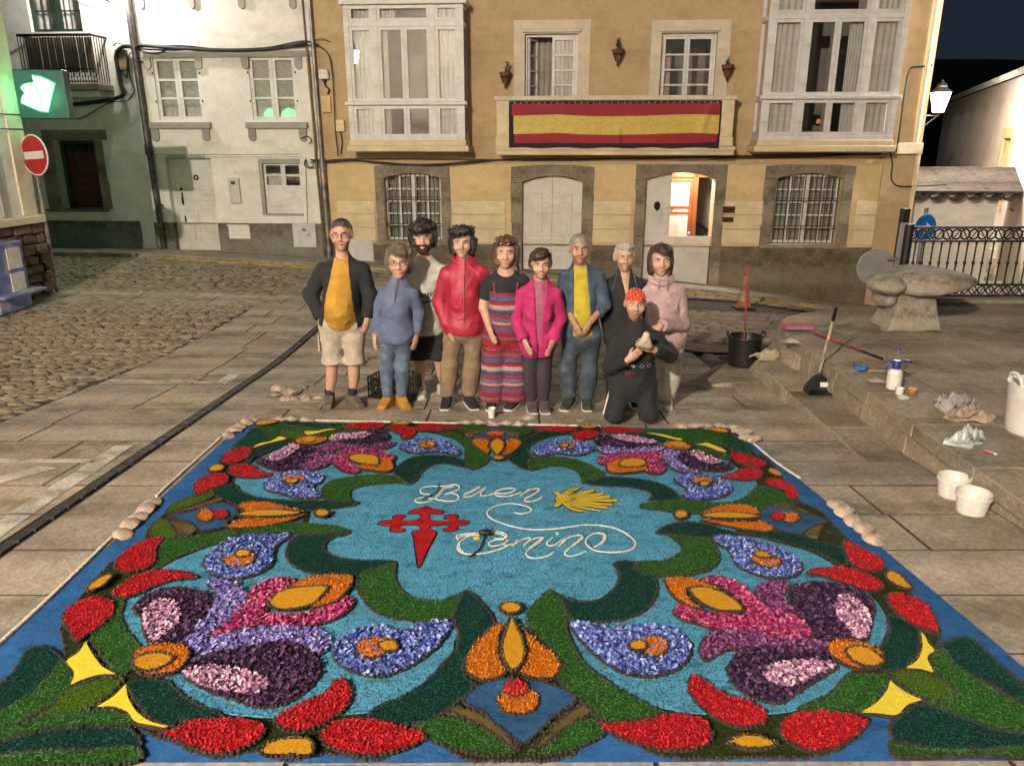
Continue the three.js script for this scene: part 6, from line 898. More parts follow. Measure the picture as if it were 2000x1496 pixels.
// right: neighbouring wall with tiled coping, stairs, white hall
{
const x0=uR+0.06,o=fworld(x0,-2.4,-0.5),t=thing('garden_wall','white garden wall with tiled coping beside the yellow house','wall',o.toArray(),RY-0.05),L=6,vE=fv(1850,367,0.3)+2.4,vR=fv(1850,322,-0.9)+2.4;
const sx=3.0,topW=vE-0.02;
part('wall',[span(0,2.05,-0.3,topW,-0.3,0),span(2.05,L,topW-0.3,topW,-0.3,0),span(2.05,3.1,-0.3,1.1,-0.3,0),span(4.4,L,-0.3,topW-0.3,-0.3,0)],M.whiteWall2,t);
for(let r=0;r<3;r++)for(let i=0;i<15;i++){const w=0.4,z=lerp(0.32,-1.0,r/3),y=lerp(vE,vR,r/3),g=new THREE.CylinderGeometry(0.19,0.22,0.52,10,1,true,-Math.PI/2,Math.PI);g.rotateX(Math.PI/2);move(g,0,0,0,Math.atan2(vR-vE,1.32),0,rnd(-0.03,0.03));part('roof_tile',g.translate(i*w+0.2,y-0.06+rnd(-0.02,0.02),z-0.2),M.tile,t);}
part('roof_bed',[box(L,0.05,1.5,L/2,(vE+vR)/2-0.1,-0.42,Math.atan2(vR-vE,1.32))],M.roofTile,t);
const st=thing('outdoor_stairs','white outdoor stairs with iron railing seen through the opening beside the garden wall','stairs',fworld(x0+3.0,-2.4,-0.9).toArray(),RY-0.05);for(let i=0;i<8;i++)part('stair_step',rbox(1.6,0.19,0.32,0.01,0.5,1.0+i*0.19,-0.2-i*0.3),M.whiteWall,st);part('stair_body',span(-0.3,1.3,-0.4,1.0,-2.6,0),M.whiteWall2,st);
const ra=new THREE.Group();ra.name='railing';st.add(ra);part('handrail',rod([-0.45,2.75,0.15],[0.1,2.45,0.3],0.03),M.zinc,ra);part('handrail',rod([0.1,2.45,0.3],[0.45,1.4,0.4],0.03),M.zinc,ra);for(let i=0;i<9;i++){const k=i/9,x=lerp(0.1,0.45,k),y=lerp(2.45,1.4,k);part('bar',rod([x,y,lerp(0.3,0.4,k)],[x+0.28,y-0.12,-0.1],0.016),M.iron,ra);}for(let i=0;i<6;i++)part('bar',rod([0.25+i*0.06,2.5,0.1],[0.42+i*0.06,1.2,0.12],0.012),M.iron,ra);
const A=V(12.3,-1.8,-19.6),B=V(18.6,-1.8,-35),dir=B.clone().sub(A).setY(0).normalize(),H=thing('white_hall','plain white building with grey roof behind the garden wall at far right','building',A.toArray(),Math.atan2(-dir.z,dir.x)),len=A.distanceTo(B),eave=3.42+1.8;
const nz=-1;const wz=(a,b,c,d,e,f)=>span(a,b,c,d,e,f);const wn=[0.55,1.6,2.0,3.75];
part('wall',[wz(-4,wn[0],-0.5,eave,0,0.4),wz(wn[1],len,-0.5,eave,0,0.4),wz(wn[0],wn[1],-0.5,wn[2],0,0.4),wz(wn[0],wn[1],wn[3],eave,0,0.4),wz(len-0.4,len,-0.5,eave,0.41,7)],M.whiteWall,H);
part('window_surround',[wz(wn[0]-0.25,wn[0],wn[2],wn[3]+0.25,-0.04,0.3),wz(wn[1],wn[1]+0.25,wn[2],wn[3]+0.25,-0.04,0.3),wz(wn[0],wn[1],wn[3],wn[3]+0.25,-0.04,0.3)],M.yellowLow,H);part('window_frame',sash(wn[0],wn[1],wn[2],wn[3],0.2,0.08,2,2)[0],M.whitePaint,H);part('window_back',wz(wn[0],wn[1],wn[2],wn[3],0.5,0.55),M.roomDark,H);
part('roof',[box(len+5.2,0.14,4.2,len/2-2,eave+0.72,1.3,-0.42)],mat('roofGrey',[0.17,0.18,0.165],{map:T.lichen,rep:0.8,roughness:0.9}),H);
const hl=struct('hills');const hp=new THREE.SphereGeometry(1,40,14);jitterVerts(mergeVertices(hp),0.06,3,2);part('hill',hp.scale(70,24,40).translate(78,-8,-150),mat('hillDark',[0.02,0.03,0.022],{map:T.lichen,rep:0.05,roughness:1}),hl);
}
// things lying about
function scallop(r=0.058){
const P=[],C=[],I=[],na=33,nr=7,w=rnd(0,1),c0=[1.2,1.2,1.2],c1=[[1.15,0.92,0.78],[1.22,1.25,1.3],[1.1,0.9,0.85],[1.2,1.08,0.86]][Math.floor(w*4)];
for(let j=0;j<=nr;j++)for(let i=0;i<na;i++){const a=lerp(-1.22,1.22,i/(na-1)),t=j/nr,rib=Math.cos(i/(na-1)*2*Math.PI*11),rr=r*2*t*(0.80+0.2*Math.cos(a))*(1+0.018*rib*t),x=Math.sin(a)*rr,z=Math.cos(a)*rr,y=r*0.62*Math.sin(Math.PI*Math.pow(t,0.8)*0.93+0.05)*Math.cos(a*1.12)+0.0022*rib*t;P.push(x,Math.max(0.001,y),z-r);const k=0.82+0.3*(0.5+0.5*rib)*t,m=0.5+0.5*Math.sin(t*11+w*9);C.push(...c0.map((v,q)=>k*lerp(v,c1[q],m)));}
for(let j=0;j<nr;j++)for(let i=0;i+1<na;i++){const q=j*na+i;I.push(q,q+na,q+1,q+1,q+na,q+na+1);}
const g=new THREE.BufferGeometry();g.setAttribute('position',new THREE.Float32BufferAttribute(P,3));g.setAttribute('color',new THREE.Float32BufferAttribute(C,3));g.setIndex(I);g.computeVertexNormals();
const ear=extrude([[-0.02,0],[0.02,0],[0.012,0.016],[-0.012,0.016]],0.004).rotateX(Math.PI/2).translate(0,0.008,-r-0.004);ear.setAttribute('color',new THREE.Float32BufferAttribute(new Float32Array(ear.attributes.position.count*3).fill(0.95),3));
return[g.toNonIndexed(),ear];
}
const ORD=['first','second','third','fourth','fifth','sixth','seventh','eighth','ninth','tenth'];
function shellAt(p,label,turn,tilt=0,group,size=1){const m=single('scallop_shell',scallop(0.058*size),M.shell,label,'shell',[p.x,p.y,p.z],0,group);m.rotation.set(tilt,turn,rnd(-0.12,0.12),'YXZ');return m;}
for(const[row,tail,list,turn]of[
['back left corner of the carpet','counted from the nearest',[[446,853],[456,845],[468,836],[482,829],[492,824]],2.3],['left back edge of the carpet','counted from the left',[[546,822],[570,824],[597,823]],3.1],
['mid back edge of the carpet','counted from the left',[[911,829],[938,831],[961,830],[990,832],[1012,831]],3.1],['right back edge of the carpet','counted from the left',[[1333,836],[1359,837],[1381,836],[1406,838],[1433,838]],3.1],
['back right corner of the carpet','counted from the corner',[[1443,844],[1457,850],[1455,857],[1473,863]],-2.2],['left edge of the carpet','counted from the farthest',[[295,988],[284,1001],[267,1017],[253,1031],[238,1047]],1.9],
['right edge of the carpet','counted from the farthest',[[1635,991],[1648,1005],[1667,1022],[1687,1039],[1706,1057]],-1.9]])
list.forEach(([x,y],i)=>{const p=G(x,y);p.y+=0.008+(i%2)*0.012;shellAt(p,`${ORD[i]} scallop shell on ${row}, ${tail}`,turn+rnd(-0.5,0.5),rnd(-0.15,0.25),'shells edging the carpet');});
[[538,775],[556,781],[561,768],[576,783],[592,761],[598,781],[622,780],[545,768],[568,775]].forEach(([x,y],i)=>{const p=G(x,y);p.y+=0.004+(i===7||i===8?0.05:0);shellAt(p,['pale','ribbed','pinkish','beige','upright','flat pink','outermost','top','middle'][i]+` scallop shell of the heap beside the man in black jacket`,rnd(0,6.28),i===4?-0.9:rnd(-0.5,0.5),'shells heaped on the paving',1.0);});
{const p=G(1032,818);p.y+=0.004;shellAt(p,'single pinkish shell lying flat on paving beside the white cup',0.8,0,undefined,1.1);const q=level(1545,669,TY);shellAt(q,'beige scallop shell on the terrace edge beside the red broom handle',0.4,0,undefined,1.3);const s=level(1712,748,TY);shellAt(s,'orange beige scallop shell on the terrace left of the spray bottle',2.4,0.2,undefined,1.15);const f=G(1133,823);single('shell_fragment',[...scallop(0.022)],M.shell,'tiny broken white shell piece on the paving in front of the kneeling man','shell piece',[f.x,f.y+0.004,f.z],1);}
function cup(label,p,r0,r1,h,m,lidOpen){const t=thing('cup',label,'cup',p.toArray());part('cup_wall',lathe([[0,0.004],[r0,0.003],[r0+0.002,0],[lerp(r0,r1,0.5),h*0.5],[r1,h],[r1+0.004,h+0.001],[r1-0.001,h-0.003],[r0-0.003,0.008],[0,0.007]],24),m,t);return t;}
{const p=G(960,816);p.y+=0.002;cup('small white paper cup standing on the paving at the carpet back edge',p,0.026,0.037,0.09,M.whitePlastic);}
for(const[x,y,lab]of[[1860,972,'white plastic tub farther from the viewer at the terrace foot'],[1897,1004,'white plastic tub nearer to the viewer at the terrace foot']]){const p=G(x,y-4),t=thing('plastic_tub',lab,'tub',[p.x,p.y+0.002,p.z],0,undefined);part('tub_wall',lathe([[0,0.005],[0.078,0.003],[0.083,0.0],[0.097,0.105],[0.097,0.107],[0.102,0.107],[0.102,0.135],[0.099,0.137],[0.095,0.134],[0.080,0.012],[0,0.011]],40),M.whitePlastic,t);part('rim',move(new THREE.TorusGeometry(0.1015,0.0035,6,40).rotateX(Math.PI/2),0,0.109,0),M.whitePlastic,t);}
{
const p=level(2020,842,TY),t=thing('white_rubber_tub','big white flexible tub with scribbled word at the right edge','tub',p.toArray());const R=0.205,h=0.36;
part('tub_wall',lathe([[0,0.01],[R*0.85,0.006],[R*0.9,0.0],[R*1.04,h*0.97],[R*1.08,h*0.98],[R*1.08,h],[R*1.01,h],[R*0.86,0.02],[0,0.02]],48),M.whitePlastic,t);
for(const s of[-1,1])part('handle',tube([[s*R*0.95,h-0.01,0.07],[s*R*1.02,h+0.06,0.05],[s*R*1.02,h+0.075,0],[s*R*1.02,h+0.06,-0.05],[s*R*0.95,h-0.01,-0.07]],0.013,8),M.whitePlastic,t);
const ink=[],on=(a,y)=>{const r=lerp(R*0.9,R*1.04,y/h)+0.0015;return[Math.sin(a)*r,y,Math.cos(a)*r];},W=[[[-1.05,0.2],[-1.02,0.15]],[[-0.93,0.19],[-0.92,0.13]],[[-0.93,0.19],[-0.85,0.185],[-0.86,0.16],[-0.92,0.155]],[[-0.78,0.17],[-0.77,0.14],[-0.72,0.15],[-0.7,0.17],[-0.69,0.14]],[[-0.63,0.14],[-0.62,0.165],[-0.57,0.165],[-0.55,0.14]],[[-0.48,0.165],[-0.53,0.15],[-0.49,0.138],[-0.45,0.15],[-0.45,0.168],[-0.44,0.138]],[[-0.36,0.165],[-0.41,0.15],[-0.37,0.138],[-0.33,0.15],[-0.33,0.168],[-0.31,0.136],[-0.27,0.14]]];
for(const w of W)ink.push(tube(w.map(([a,y])=>on(a+0.05,y)),0.0018,5));part('scribble',ink,M.ironGrey,t,{kind:'stuff'});
}
{
const p=level(1456,716,T1Y);p.z-=0.0;const t=thing('rubber_basket','black rubber basket with two handles on the lowest step','basket',[p.x,T1Y,p.z-0.08]),R=0.185,h=0.34;
part('basket_wall',lathe([[0,0.012],[R*0.88,0.008],[R*0.92,0.0],[R*1.0,h*0.95],[R*1.05,h*0.96],[R*1.05,h],[R*0.98,h],[R*0.89,0.02],[0,0.02]],48),M.blackPlastic,t);for(const s of[-1,1])part('handle',tube([[s*R*0.98,h-0.01,0.06],[s*R*1.1,h+0.035,0.045],[s*R*1.12,h+0.045,0],[s*R*1.1,h+0.035,-0.045],[s*R*0.98,h-0.01,-0.06]],0.013,8),M.blackPlastic,t);
const top=at(1462,522,-(p.z-0.25)),b=thing('red_stick','thin red broom stick standing in the black rubber basket','stick',[p.x+0.0,T1Y+0.022,p.z-0.10]);part('shaft',rod([0,0,0],top.sub(b.position),0.0115,10),M.redPole,b);
}
{
const p=level(1530,700,T2Y),t=thing('canvas_bag','crumpled cream canvas bag with straps lying on the middle step','bag',[p.x-0.17,T2Y,p.z-0.02]);
const g=isoMesh([-0.2,-0.03,-0.14],[0.22,0.16,0.14],0.008,(x,y,z)=>smax(ellip(x,y,z,[0.02,0.03,0],[0.16+0.03*(noise3(x*9,y*9,z*9)-0.5),0.075+0.05*(x+0.1),0.09])+0.02*(noise3(x*22,y*22,z*30)-0.5)+0.02*Math.abs(Math.sin(x*26+z*18+y*9)),-y,0.01));part('bag_body',g,M.canvas,t);
part('strap',[tube([[-0.1,0.06,0.05],[-0.17,0.05,0.06],[-0.2,0.02,0.02],[-0.16,0.015,-0.03],[-0.08,0.03,-0.06]],0.011,6)],M.canvas,t);part('strap',[tube([[-0.12,0.012,0.09],[-0.02,0.014,0.13],[0.06,0.018,0.11],[0.07,0.03,0.08],[0.0,0.06,0.07]],0.011,6)],M.canvas,t);
}
{
const a=level(1560,640,TY+0.04),b=level(1582,647,TY+0.05),c=level(1724,701,TY+0.018),t=thing('broom','red handled broom with pink bristles lying on the terrace','broom',[a.x,TY,a.z]),L=(v)=>v.clone().sub(t.position);
const mid=b.clone().lerp(c,0.74);part('shaft',rod(L(b),L(mid),0.0115,10),M.redPole,t);part('grip',rod(L(mid),L(c),0.0125,10),M.blackPlastic,t);part('head',rbox(0.3,0.035,0.05,0.012,0.0,0.045,0.045),mat('mauve',[0.30,0.20,0.24],{map:T.skin,roughness:0.5}),t);
const br=[];for(let i=0;i<26;i++)for(let j=0;j<4;j++)br.push(rod([lerp(-0.15,0.15,i/25),0.045+(j-1.5)*0.011,0.02],[lerp(-0.175,0.175,i/25)+rnd(-0.008,0.008),0.045+(j-1.5)*0.022+rnd(-0.004,0.004),-0.075],0.0045,5));part('bristles',br,M.pinkBristle,t,{kind:'stuff'});
}
{
const p=level(1614,764,T2Y),t=thing('dustpan','black long handled dustpan with white shaft standing on the steps','dustpan',[p.x-0.07,T2Y,p.z+0.02]);const top=at(1634,602,-p.z-0.22).sub(t.position),n=[0.0,0.16,-0.06];
const sh=extrude([[-0.15,0],[0.15,0],[0.14,0.05],[0.06,0.13],[0.02,0.155],[-0.03,0.155],[-0.07,0.13],[-0.14,0.05]],0.012,{bevel:0.003});part('pan',[move(sh,0,0.004,-0.02,-0.32),rbox(0.3,0.012,0.16,0.004,0,0.008,0.05),rbox(0.012,0.04,0.14,0.004,-0.145,0.03,0.04),rbox(0.012,0.04,0.14,0.004,0.145,0.03,0.04)],M.blackPlastic,t);
const g0=V(...n),g1=g0.clone().lerp(top,0.82);part('shaft',rod(g0,g1,0.0125,10),M.whitePole,t);part('grip',rod(g1,top,0.016,10),M.blackPlastic,t);part('socket',rod([0,0.12,-0.06],[0.006,0.2,-0.06],0.02,10),M.blackPlastic,t);part('label_sticker',move(new THREE.BoxGeometry(0.075,0.045,0.002),0.03,0.075,0.012,-0.32),M.signWhite,t);
}
{
const b=level(1683,724,TY),t=thing('blue_bundle','small bright blue crumpled plastic bundle on the terrace','bundle',[b.x,TY,b.z]);part('bundle_body',isoMesh([-0.1,-0.01,-0.06],[0.1,0.09,0.06],0.005,(x,y,z)=>smax(ellip(x,y,z,[0,0.025,0],[0.08,0.032,0.042])+0.010*(noise3(x*40,y*40,z*40)-0.5)+0.006*Math.abs(Math.sin(x*60+z*50)),-y,0.004)),M.skyBlue,t);part('tied_end',[tube([[-0.06,0.03,0],[-0.085,0.055,0.005],[-0.07,0.075,0]],0.008,6)],M.bluePlastic,t);
const s=level(1745,760,TY),sp=thing('spray_bottle','white pressure spray bottle with blue pump head on the terrace','spray bottle',[s.x,TY,s.z]);
part('bottle',lathe([[0,0.004],[0.05,0.002],[0.058,0.012],[0.06,0.06],[0.06,0.13],[0.054,0.16],[0.036,0.178],[0.03,0.19],[0,0.19]],32),M.whitePlastic,sp);part('pump_head',[cyl(0.036,0.032,0.045,0,0.205,0,20),cyl(0.03,0.026,0.03,0,0.24,0,20)],M.bluePlastic,sp);
part('trigger',[tube([[-0.02,0.245,0.005],[-0.06,0.245,0.01],[-0.085,0.215,0.012],[-0.093,0.17,0.012]],0.011,8)],M.bluePlastic,sp);part('nozzle',[tube([[0.02,0.246,0],[0.07,0.246,-0.01],[0.11,0.238,-0.02]],0.010,8),cyl(0.012,0.009,0.03,0.115,0.237,-0.02,10,0,0,1.4)],M.bluePlastic,sp);part('plunger',[rod([0,0.255,0],[0.002,0.345,-0.002],0.004,8)],M.zinc,sp);part('plunger_grip',rbox(0.03,0.02,0.018,0.006,0.003,0.352,-0.002),M.bluePlastic,sp);
cup('white plastic cup in front of the spray bottle on the terrace',level(1757,770,TY),0.028,0.034,0.055,M.whitePlastic);const l=level(1761,776,TY);single('loose_lid',[lathe([[0,0.003],[0.04,0.002],[0.045,0.004],[0.046,0.012],[0.043,0.012],[0.04,0.005],[0,0.005]],28)],M.whitePlastic,'round white lid lying flat in front of the white terrace cup','lid',[l.x,TY,l.z+0.03]);
const j=level(1782,771,TY),jt=thing('jar','small brown glass jar on the terrace beside the white cup','jar',[j.x,TY,j.z]);part('jar_body',lathe([[0,0.002],[0.034,0.002],[0.038,0.008],[0.038,0.04],[0.032,0.05],[0,0.05]],24),mat('amber',[0.30,0.13,0.035],{map:T.skin,roughness:0.2}),jt);part('jar_lid',cyl(0.035,0.035,0.012,0,0.057,0,24),M.canvas,jt);
const y=level(1781,786,TY);single('petal_scrap',[ball(0.011,0,0.006,0,10,1.3,0.6,1)],M.shellYellow,'tiny yellow scrap on the terrace below the brown jar','scrap',[y.x,TY,y.z]);const r=level(1932,886,TY);const li=thing('lighter','small red and white lighter lying on the terrace near the plastic bag','lighter',[r.x,TY+0.001,r.z],-0.9);part('lighter_body',rbox(0.062,0.014,0.022,0.005,0,0.008,0),M.signRed,li);part('lighter_cap',rbox(0.02,0.013,0.02,0.004,0.04,0.008,0),M.signWhite,li);
}
function rag(label,m,p,sx,sz,hgt,sd,name='rag'){
const nx=56,nz=40,P=[],I=[];for(let j=0;j<=nz;j++)for(let i=0;i<=nx;i++){const u=i/nx*2-1,v=j/nz*2-1,e=Math.max(0,1-Math.pow(Math.hypot(u*0.95,v*0.95),2.4)),wx=noise2(u*2.2+sd,v*2.2)-0.5,wz=noise2(u*2.2+sd+40,v*2.2)-0.5,q=Math.abs(noise2(u*3.2+sd+wx*3,v*3.6+wz*3)-0.5)*2,q2=Math.abs(noise2(u*7+sd+wx*4,v*7+8)-0.5)*2;P.push(u*sx+wx*0.14,0.006+hgt*e*(0.35+0.8*q)+0.022*(1-q2)*(0.4+e),v*sz+wz*0.12);}
for(let j=0;j<nz;j++)for(let i=0;i<nx;i++){const a=j*(nx+1)+i;I.push(a,a+nx+1,a+1,a+1,a+nx+1,a+nx+2);}const g=new THREE.BufferGeometry();g.setAttribute('position',new THREE.Float32BufferAttribute(P,3));g.setIndex(I);g.computeVertexNormals();return single(name,[g],m,label,'rag',[p.x,p.y,p.z],rnd(-0.3,0.3));
}
rag('crumpled grey cleaning rag on the terrace, farther of the two rags',M.ragGrey,level(1868,800,TY),0.17,0.10,0.11,3);rag('crumpled tan cleaning rag on the terrace, nearer of the two rags',M.ragTan,level(1895,822,TY),0.18,0.085,0.10,21);
rag('crumpled translucent white plastic bag near the terrace edge',M.bagPlastic,level(1886,868,TY),0.125,0.075,0.13,47,'plastic_bag');
{
const p=level(1790,648,TY),t=thing('stone_bench','rounded granite bench slab on a flaring stone foot on the terrace','stone bench',[p.x,TY,p.z-0.22]);t.scale.set(0.9,1,0.95);
const slab=isoMesh([-0.62,0.3,-0.5],[0.85,0.86,0.5],0.018,(x,y,z)=>{const u=x-0.12,top=0.665-0.28*Math.max(0,u>0?u-0.1:-u*1.3-0.2)**1.7,bot=0.40+0.02*Math.sin(x*3)+0.10*Math.max(0,u);const e=Math.hypot(u/(u>0?0.68:0.44),z/0.40)-1;return smax(smax(y-top,bot-y,0.09),e*0.36,0.10)+0.012*(noise3(x*5,y*5,z*5)-0.5);});
const lobe=isoMesh([-0.66,0.2,-0.4],[-0.05,0.7,0.5],0.018,(x,y,z)=>smin(ellip(x,y,z,[-0.36,0.50,0.05],[0.21,0.12,0.3]),ellip(x,y,z,[-0.33,0.33,0.0],[0.13,0.09,0.2]),0.06)+0.014*(noise3(x*7,y*7,z*7)-0.5));
const foot=isoMesh([-0.5,-0.02,-0.42],[0.5,0.52,0.42],0.018,(x,y,z)=>{const k=clamp(y/0.45),w=lerp(0.36,0.21,Math.pow(k,0.6)),d=lerp(0.25,0.18,k);return smax(smax(Math.max(Math.abs(x+0.02)-w,Math.abs(z)-d),y-0.5,0.03),-y,0.005)-0.0+0.012*(noise3(x*6,y*6,z*6)-0.5);});
part('slab',slab,M.benchStone,t);part('stone_lobe',lobe,M.benchStone,t);part('foot',foot,M.benchStone,t);
}
{
const a=level(1790,588,TY),z=a.z,xL=at(1766,520,-z).x,xR=9.6,t=thing('iron_fence','black cast iron fence with ring patterned bands behind the terrace','fence',[a.x,TY,z]),X=(x)=>x-a.x,yT=at(1850,444,-z).y-TY,yM=at(1850,471,-z).y-TY,yB2=at(1850,556,-z).y-TY,yB=at(1850,577,-z).y-TY;
part('kerb_stone',rbox(xR-xL+0.4,0.12,0.3,0.015,X((xL+xR)/2),-0.015,0.0),M.benchStone,t);
for(const y of[yT,yM,yB2,yB])part('rail',span(X(xL),X(xR),y-0.012,y+0.012,-0.018,0.018),M.iron,t);
const n=Math.round((xR-xL)/0.112),ring=new THREE.TorusGeometry(1,0.2,5,12),dia=(y0,y1,x)=>{const h=(y1-y0)/2-0.012,g=ring.clone().scale(h*0.82,h*0.82,0.06*h/0.06);return g.translate(x,(y0+y1)/2,0);};
for(let i=0;i<=n;i++){const x=X(lerp(xL,xR,i/n));part('picket',[rod([x,yB2,0],[x,yM,0],0.0105,7),ball(0.021,x,lerp(yB2,yM,0.5),0,8,1,1.4,1),ball(0.017,x,yM-0.03,0,8),ball(0.017,x,yB2+0.03,0,8)],M.iron,t);if(i<n){part('ring',dia(yM,yT,x+(xR-xL)/n/2),M.iron,t);part('ring',dia(yB,yB2,x+(xR-xL)/n/2),M.iron,t);}}
for(const[y0,y1]of[[yM,yT],[yB,yB2]])for(let i=0;i<n;i++){const x=X(lerp(xL,xR,i/n)),s=(xR-xL)/n;part('cross_strap',rod([x,i%2?y0:y1,0.006],[x+s,i%2?y1:y0,0.006],0.008,5),M.iron,t);}
for(const x of[xL+0.03,xL+2.2])part('foot',rod([X(x),-0.02,0],[X(x),yB,0],0.03,8),M.iron,t);part('end_post',rod([X(xL),-0.02,0],[X(xL),yT+0.04,0],0.055,10),M.iron,t);
}
{
const z=10.6,b=at(1747,600,z),t=thing('dark_post','tall dark square post standing left of the iron fence','post',[b.x,-1.2,-z]);const tp=at(1758,407,z);part('post',[rbox(0.10,tp.y+1.2,0.10,0.01,(tp.x-b.x)*0.5+0.02,(tp.y+1.2)/2,0)],M.iron,t);
const c=at(1713,523,10.3),s=thing('round_sign_back','grey back of a round road sign on a flat grey post behind the stone bench','road sign',[at(1738,560,10.45).x,-1.2,-10.45]);const R=36/1500*10.3*0.97;part('disc',[cyl(R,R,0.01,c.x-s.position.x,c.y+1.2,0.1,40,Math.PI/2)],M.signGrey,s);part('rim',move(new THREE.TorusGeometry(R,0.01,6,40),c.x-s.position.x,c.y+1.2,0.1),M.signGrey,s);const pt=at(1742,433,10.45);part('post',rbox(0.085,pt.y+1.2,0.04,0.006,0,(pt.y+1.2)/2,0.14),M.signGrey,s);part('clamp',box(0.2,0.03,0.02,-0.06,c.y+1.2+0.12,0.17),M.zinc,s);
const q=at(1805,444,12.2),bs=thing('blue_arrow_sign','round blue road sign with white arrow behind the iron fence','road sign',[q.x,-1.6,-12.2]);const Q=26/1500*12.2*0.98,f=new THREE.Group();f.name='sign_face';f.position.set(0,q.y+1.6,0.04);f.rotation.y=0.25;bs.add(f);part('disc',cyl(Q,Q,0.01,0,0,0,40,Math.PI/2),M.signBlue,f);part('rim',move(new THREE.TorusGeometry(Q,0.009,6,40),0,0,0),M.signWhite,f);part('arrow',extrude([[-0.14,0.02],[0.02,0.02],[0.0,0.09],[0.16,-0.03],[-0.03,-0.10],[0.0,-0.04],[-0.14,-0.045]],0.004).translate(0,0,0.006),M.signWhite,f);part('pole',rod([0,0,0],[0,q.y+1.9,0],0.03,10),M.zinc,bs);
}
{
const p=G(1452,606),t=thing('traffic_cone','worn orange and white traffic cone beside the yellow kerb line','traffic cone',[p.x,p.y+0.03,p.z]),H=0.72,r=(y)=>lerp(0.135,0.028,y/H),or=mat('coneOrange',[0.38,0.16,0.055],{map:T.rust,rep:1.2,roughness:0.8}),wt=mat('coneWhite',[0.46,0.32,0.22],{map:T.rust,rep:1.2,roughness:0.7});
part('foot',rbox(0.36,0.045,0.36,0.02,0,0.02,0),M.rubber,t);for(const[a,b,m]of[[0.04,0.16,or],[0.16,0.34,wt],[0.34,0.46,or],[0.46,0.6,wt],[0.6,H,or]])part('band',cyl(r(a),r(b),b-a-0.001,0,(a+b)/2,0,24),m,t);
const m=G(1390,682),mh=thing('manhole_cover','round rusty manhole cover set in the cobbles at right','manhole cover',[m.x,m.y+0.006,m.z]);part('cover',cyl(0.36,0.36,0.03,0,0,0,36),mat('manhole',[0.19,0.13,0.09],{map:T.rust,rep:2,roughness:0.7,metalness:0.3}),mh);part('frame',move(new THREE.TorusGeometry(0.385,0.02,6,36).rotateX(Math.PI/2),0,0.004,0),M.iron,mh);
mh.rotation.x=-Math.atan(SLOPE);
const c=G(771,781),cr=thing('plastic_crate','black open plastic crate of shells behind the woman in blue fleece','crate',[c.x,c.y+0.01,c.z-0.12],-0.35),W=0.44,D=0.32,h=0.21,bars=[];
for(const[y]of[[0.012],[0.08],[0.145],[h]])bars.push(box(W,0.014,0.012,0,y,D/2),box(W,0.014,0.012,0,y,-D/2),box(0.012,0.014,D,W/2,y,0),box(0.012,0.014,D,-W/2,y,0));
const side=(s)=>{const g=[];for(let i=0;i<=8;i++){g.push(box(0.012,h,0.011,lerp(-W/2,W/2,i/8),h/2,s*D/2));}return g;};const end=(s)=>Array.from({length:7},(_,i)=>box(0.011,h,0.012,s*W/2,h/2,lerp(-D/2,D/2,i/6)));
part('crate_frame',bars,M.blackPlastic,cr);for(const s of[-1,1]){part('crate_side',side(s),M.blackPlastic,cr);part('crate_end',end(s),M.blackPlastic,cr);}part('crate_floor',box(W,0.01,D,0,0.006,0),M.blackPlastic,cr);
for(let i=0;i<7;i++){const q=V((i%4-1.5)*0.09,0.02+Math.floor(i/4)*0.04,(i%3-1)*0.08).applyAxisAngle(V(0,1,0),-0.35).add(cr.position);shellAt(q,`${ORD[i]} scallop shell inside the black plastic crate, counted from its left`,rnd(0,6),rnd(-0.4,0.4),'shells inside the crate');}
}
// people
mat('lip',[0.42,0.13,0.10],{map:T.skin,rep:6,roughness:0.5});mat('eyeWhite',[0.62,0.58,0.54],{map:T.skin,rep:9,roughness:0.3});mat('iris',[0.03,0.018,0.012],{map:T.skin,rep:9,roughness:0.2});mat('teeth',[0.72,0.68,0.60],{map:T.skin,rep:9,roughness:0.3});mat('rimDark',[0.05,0.02,0.012],{map:T.skin,rep:9,roughness:0.3});
const cloth=(name,c,o={})=>mat(name,c,{map:T.weave,rep:1.6,bump:T.wrinkle,brep:2.6,bs:0.010,roughness:0.92,...o});
const skinM=(name,c)=>mat(name,c,{map:T.skin,rep:5,roughness:0.55,bump:T.stoneB,brep:10,bs:0.0006});
const hairM=(name,c)=>mat(name,c,{map:T.wood,rep:4,roughness:0.55,bump:T.stoneB,brep:14,bs:0.002});
const sub3=(a,b)=>[a[0]-b[0],a[1]-b[1],a[2]-b[2]],mix3=(a,b,t)=>[lerp(a[0],b[0],t),lerp(a[1],b[1],t),lerp(a[2],b[2],t)],off3=(a,x,y,z)=>[a[0]+x,a[1]+y,a[2]+z],len3=(a)=>Math.hypot(...a);
function bounds(list,pad){const lo=[1e9,1e9,1e9],hi=[-1e9,-1e9,-1e9];for(const p of list)for(let k=0;k<3;k++){lo[k]=Math.min(lo[k],p[k]-pad);hi[k]=Math.max(hi[k],p[k]+pad);}return[lo,hi];}
const HANDS={};
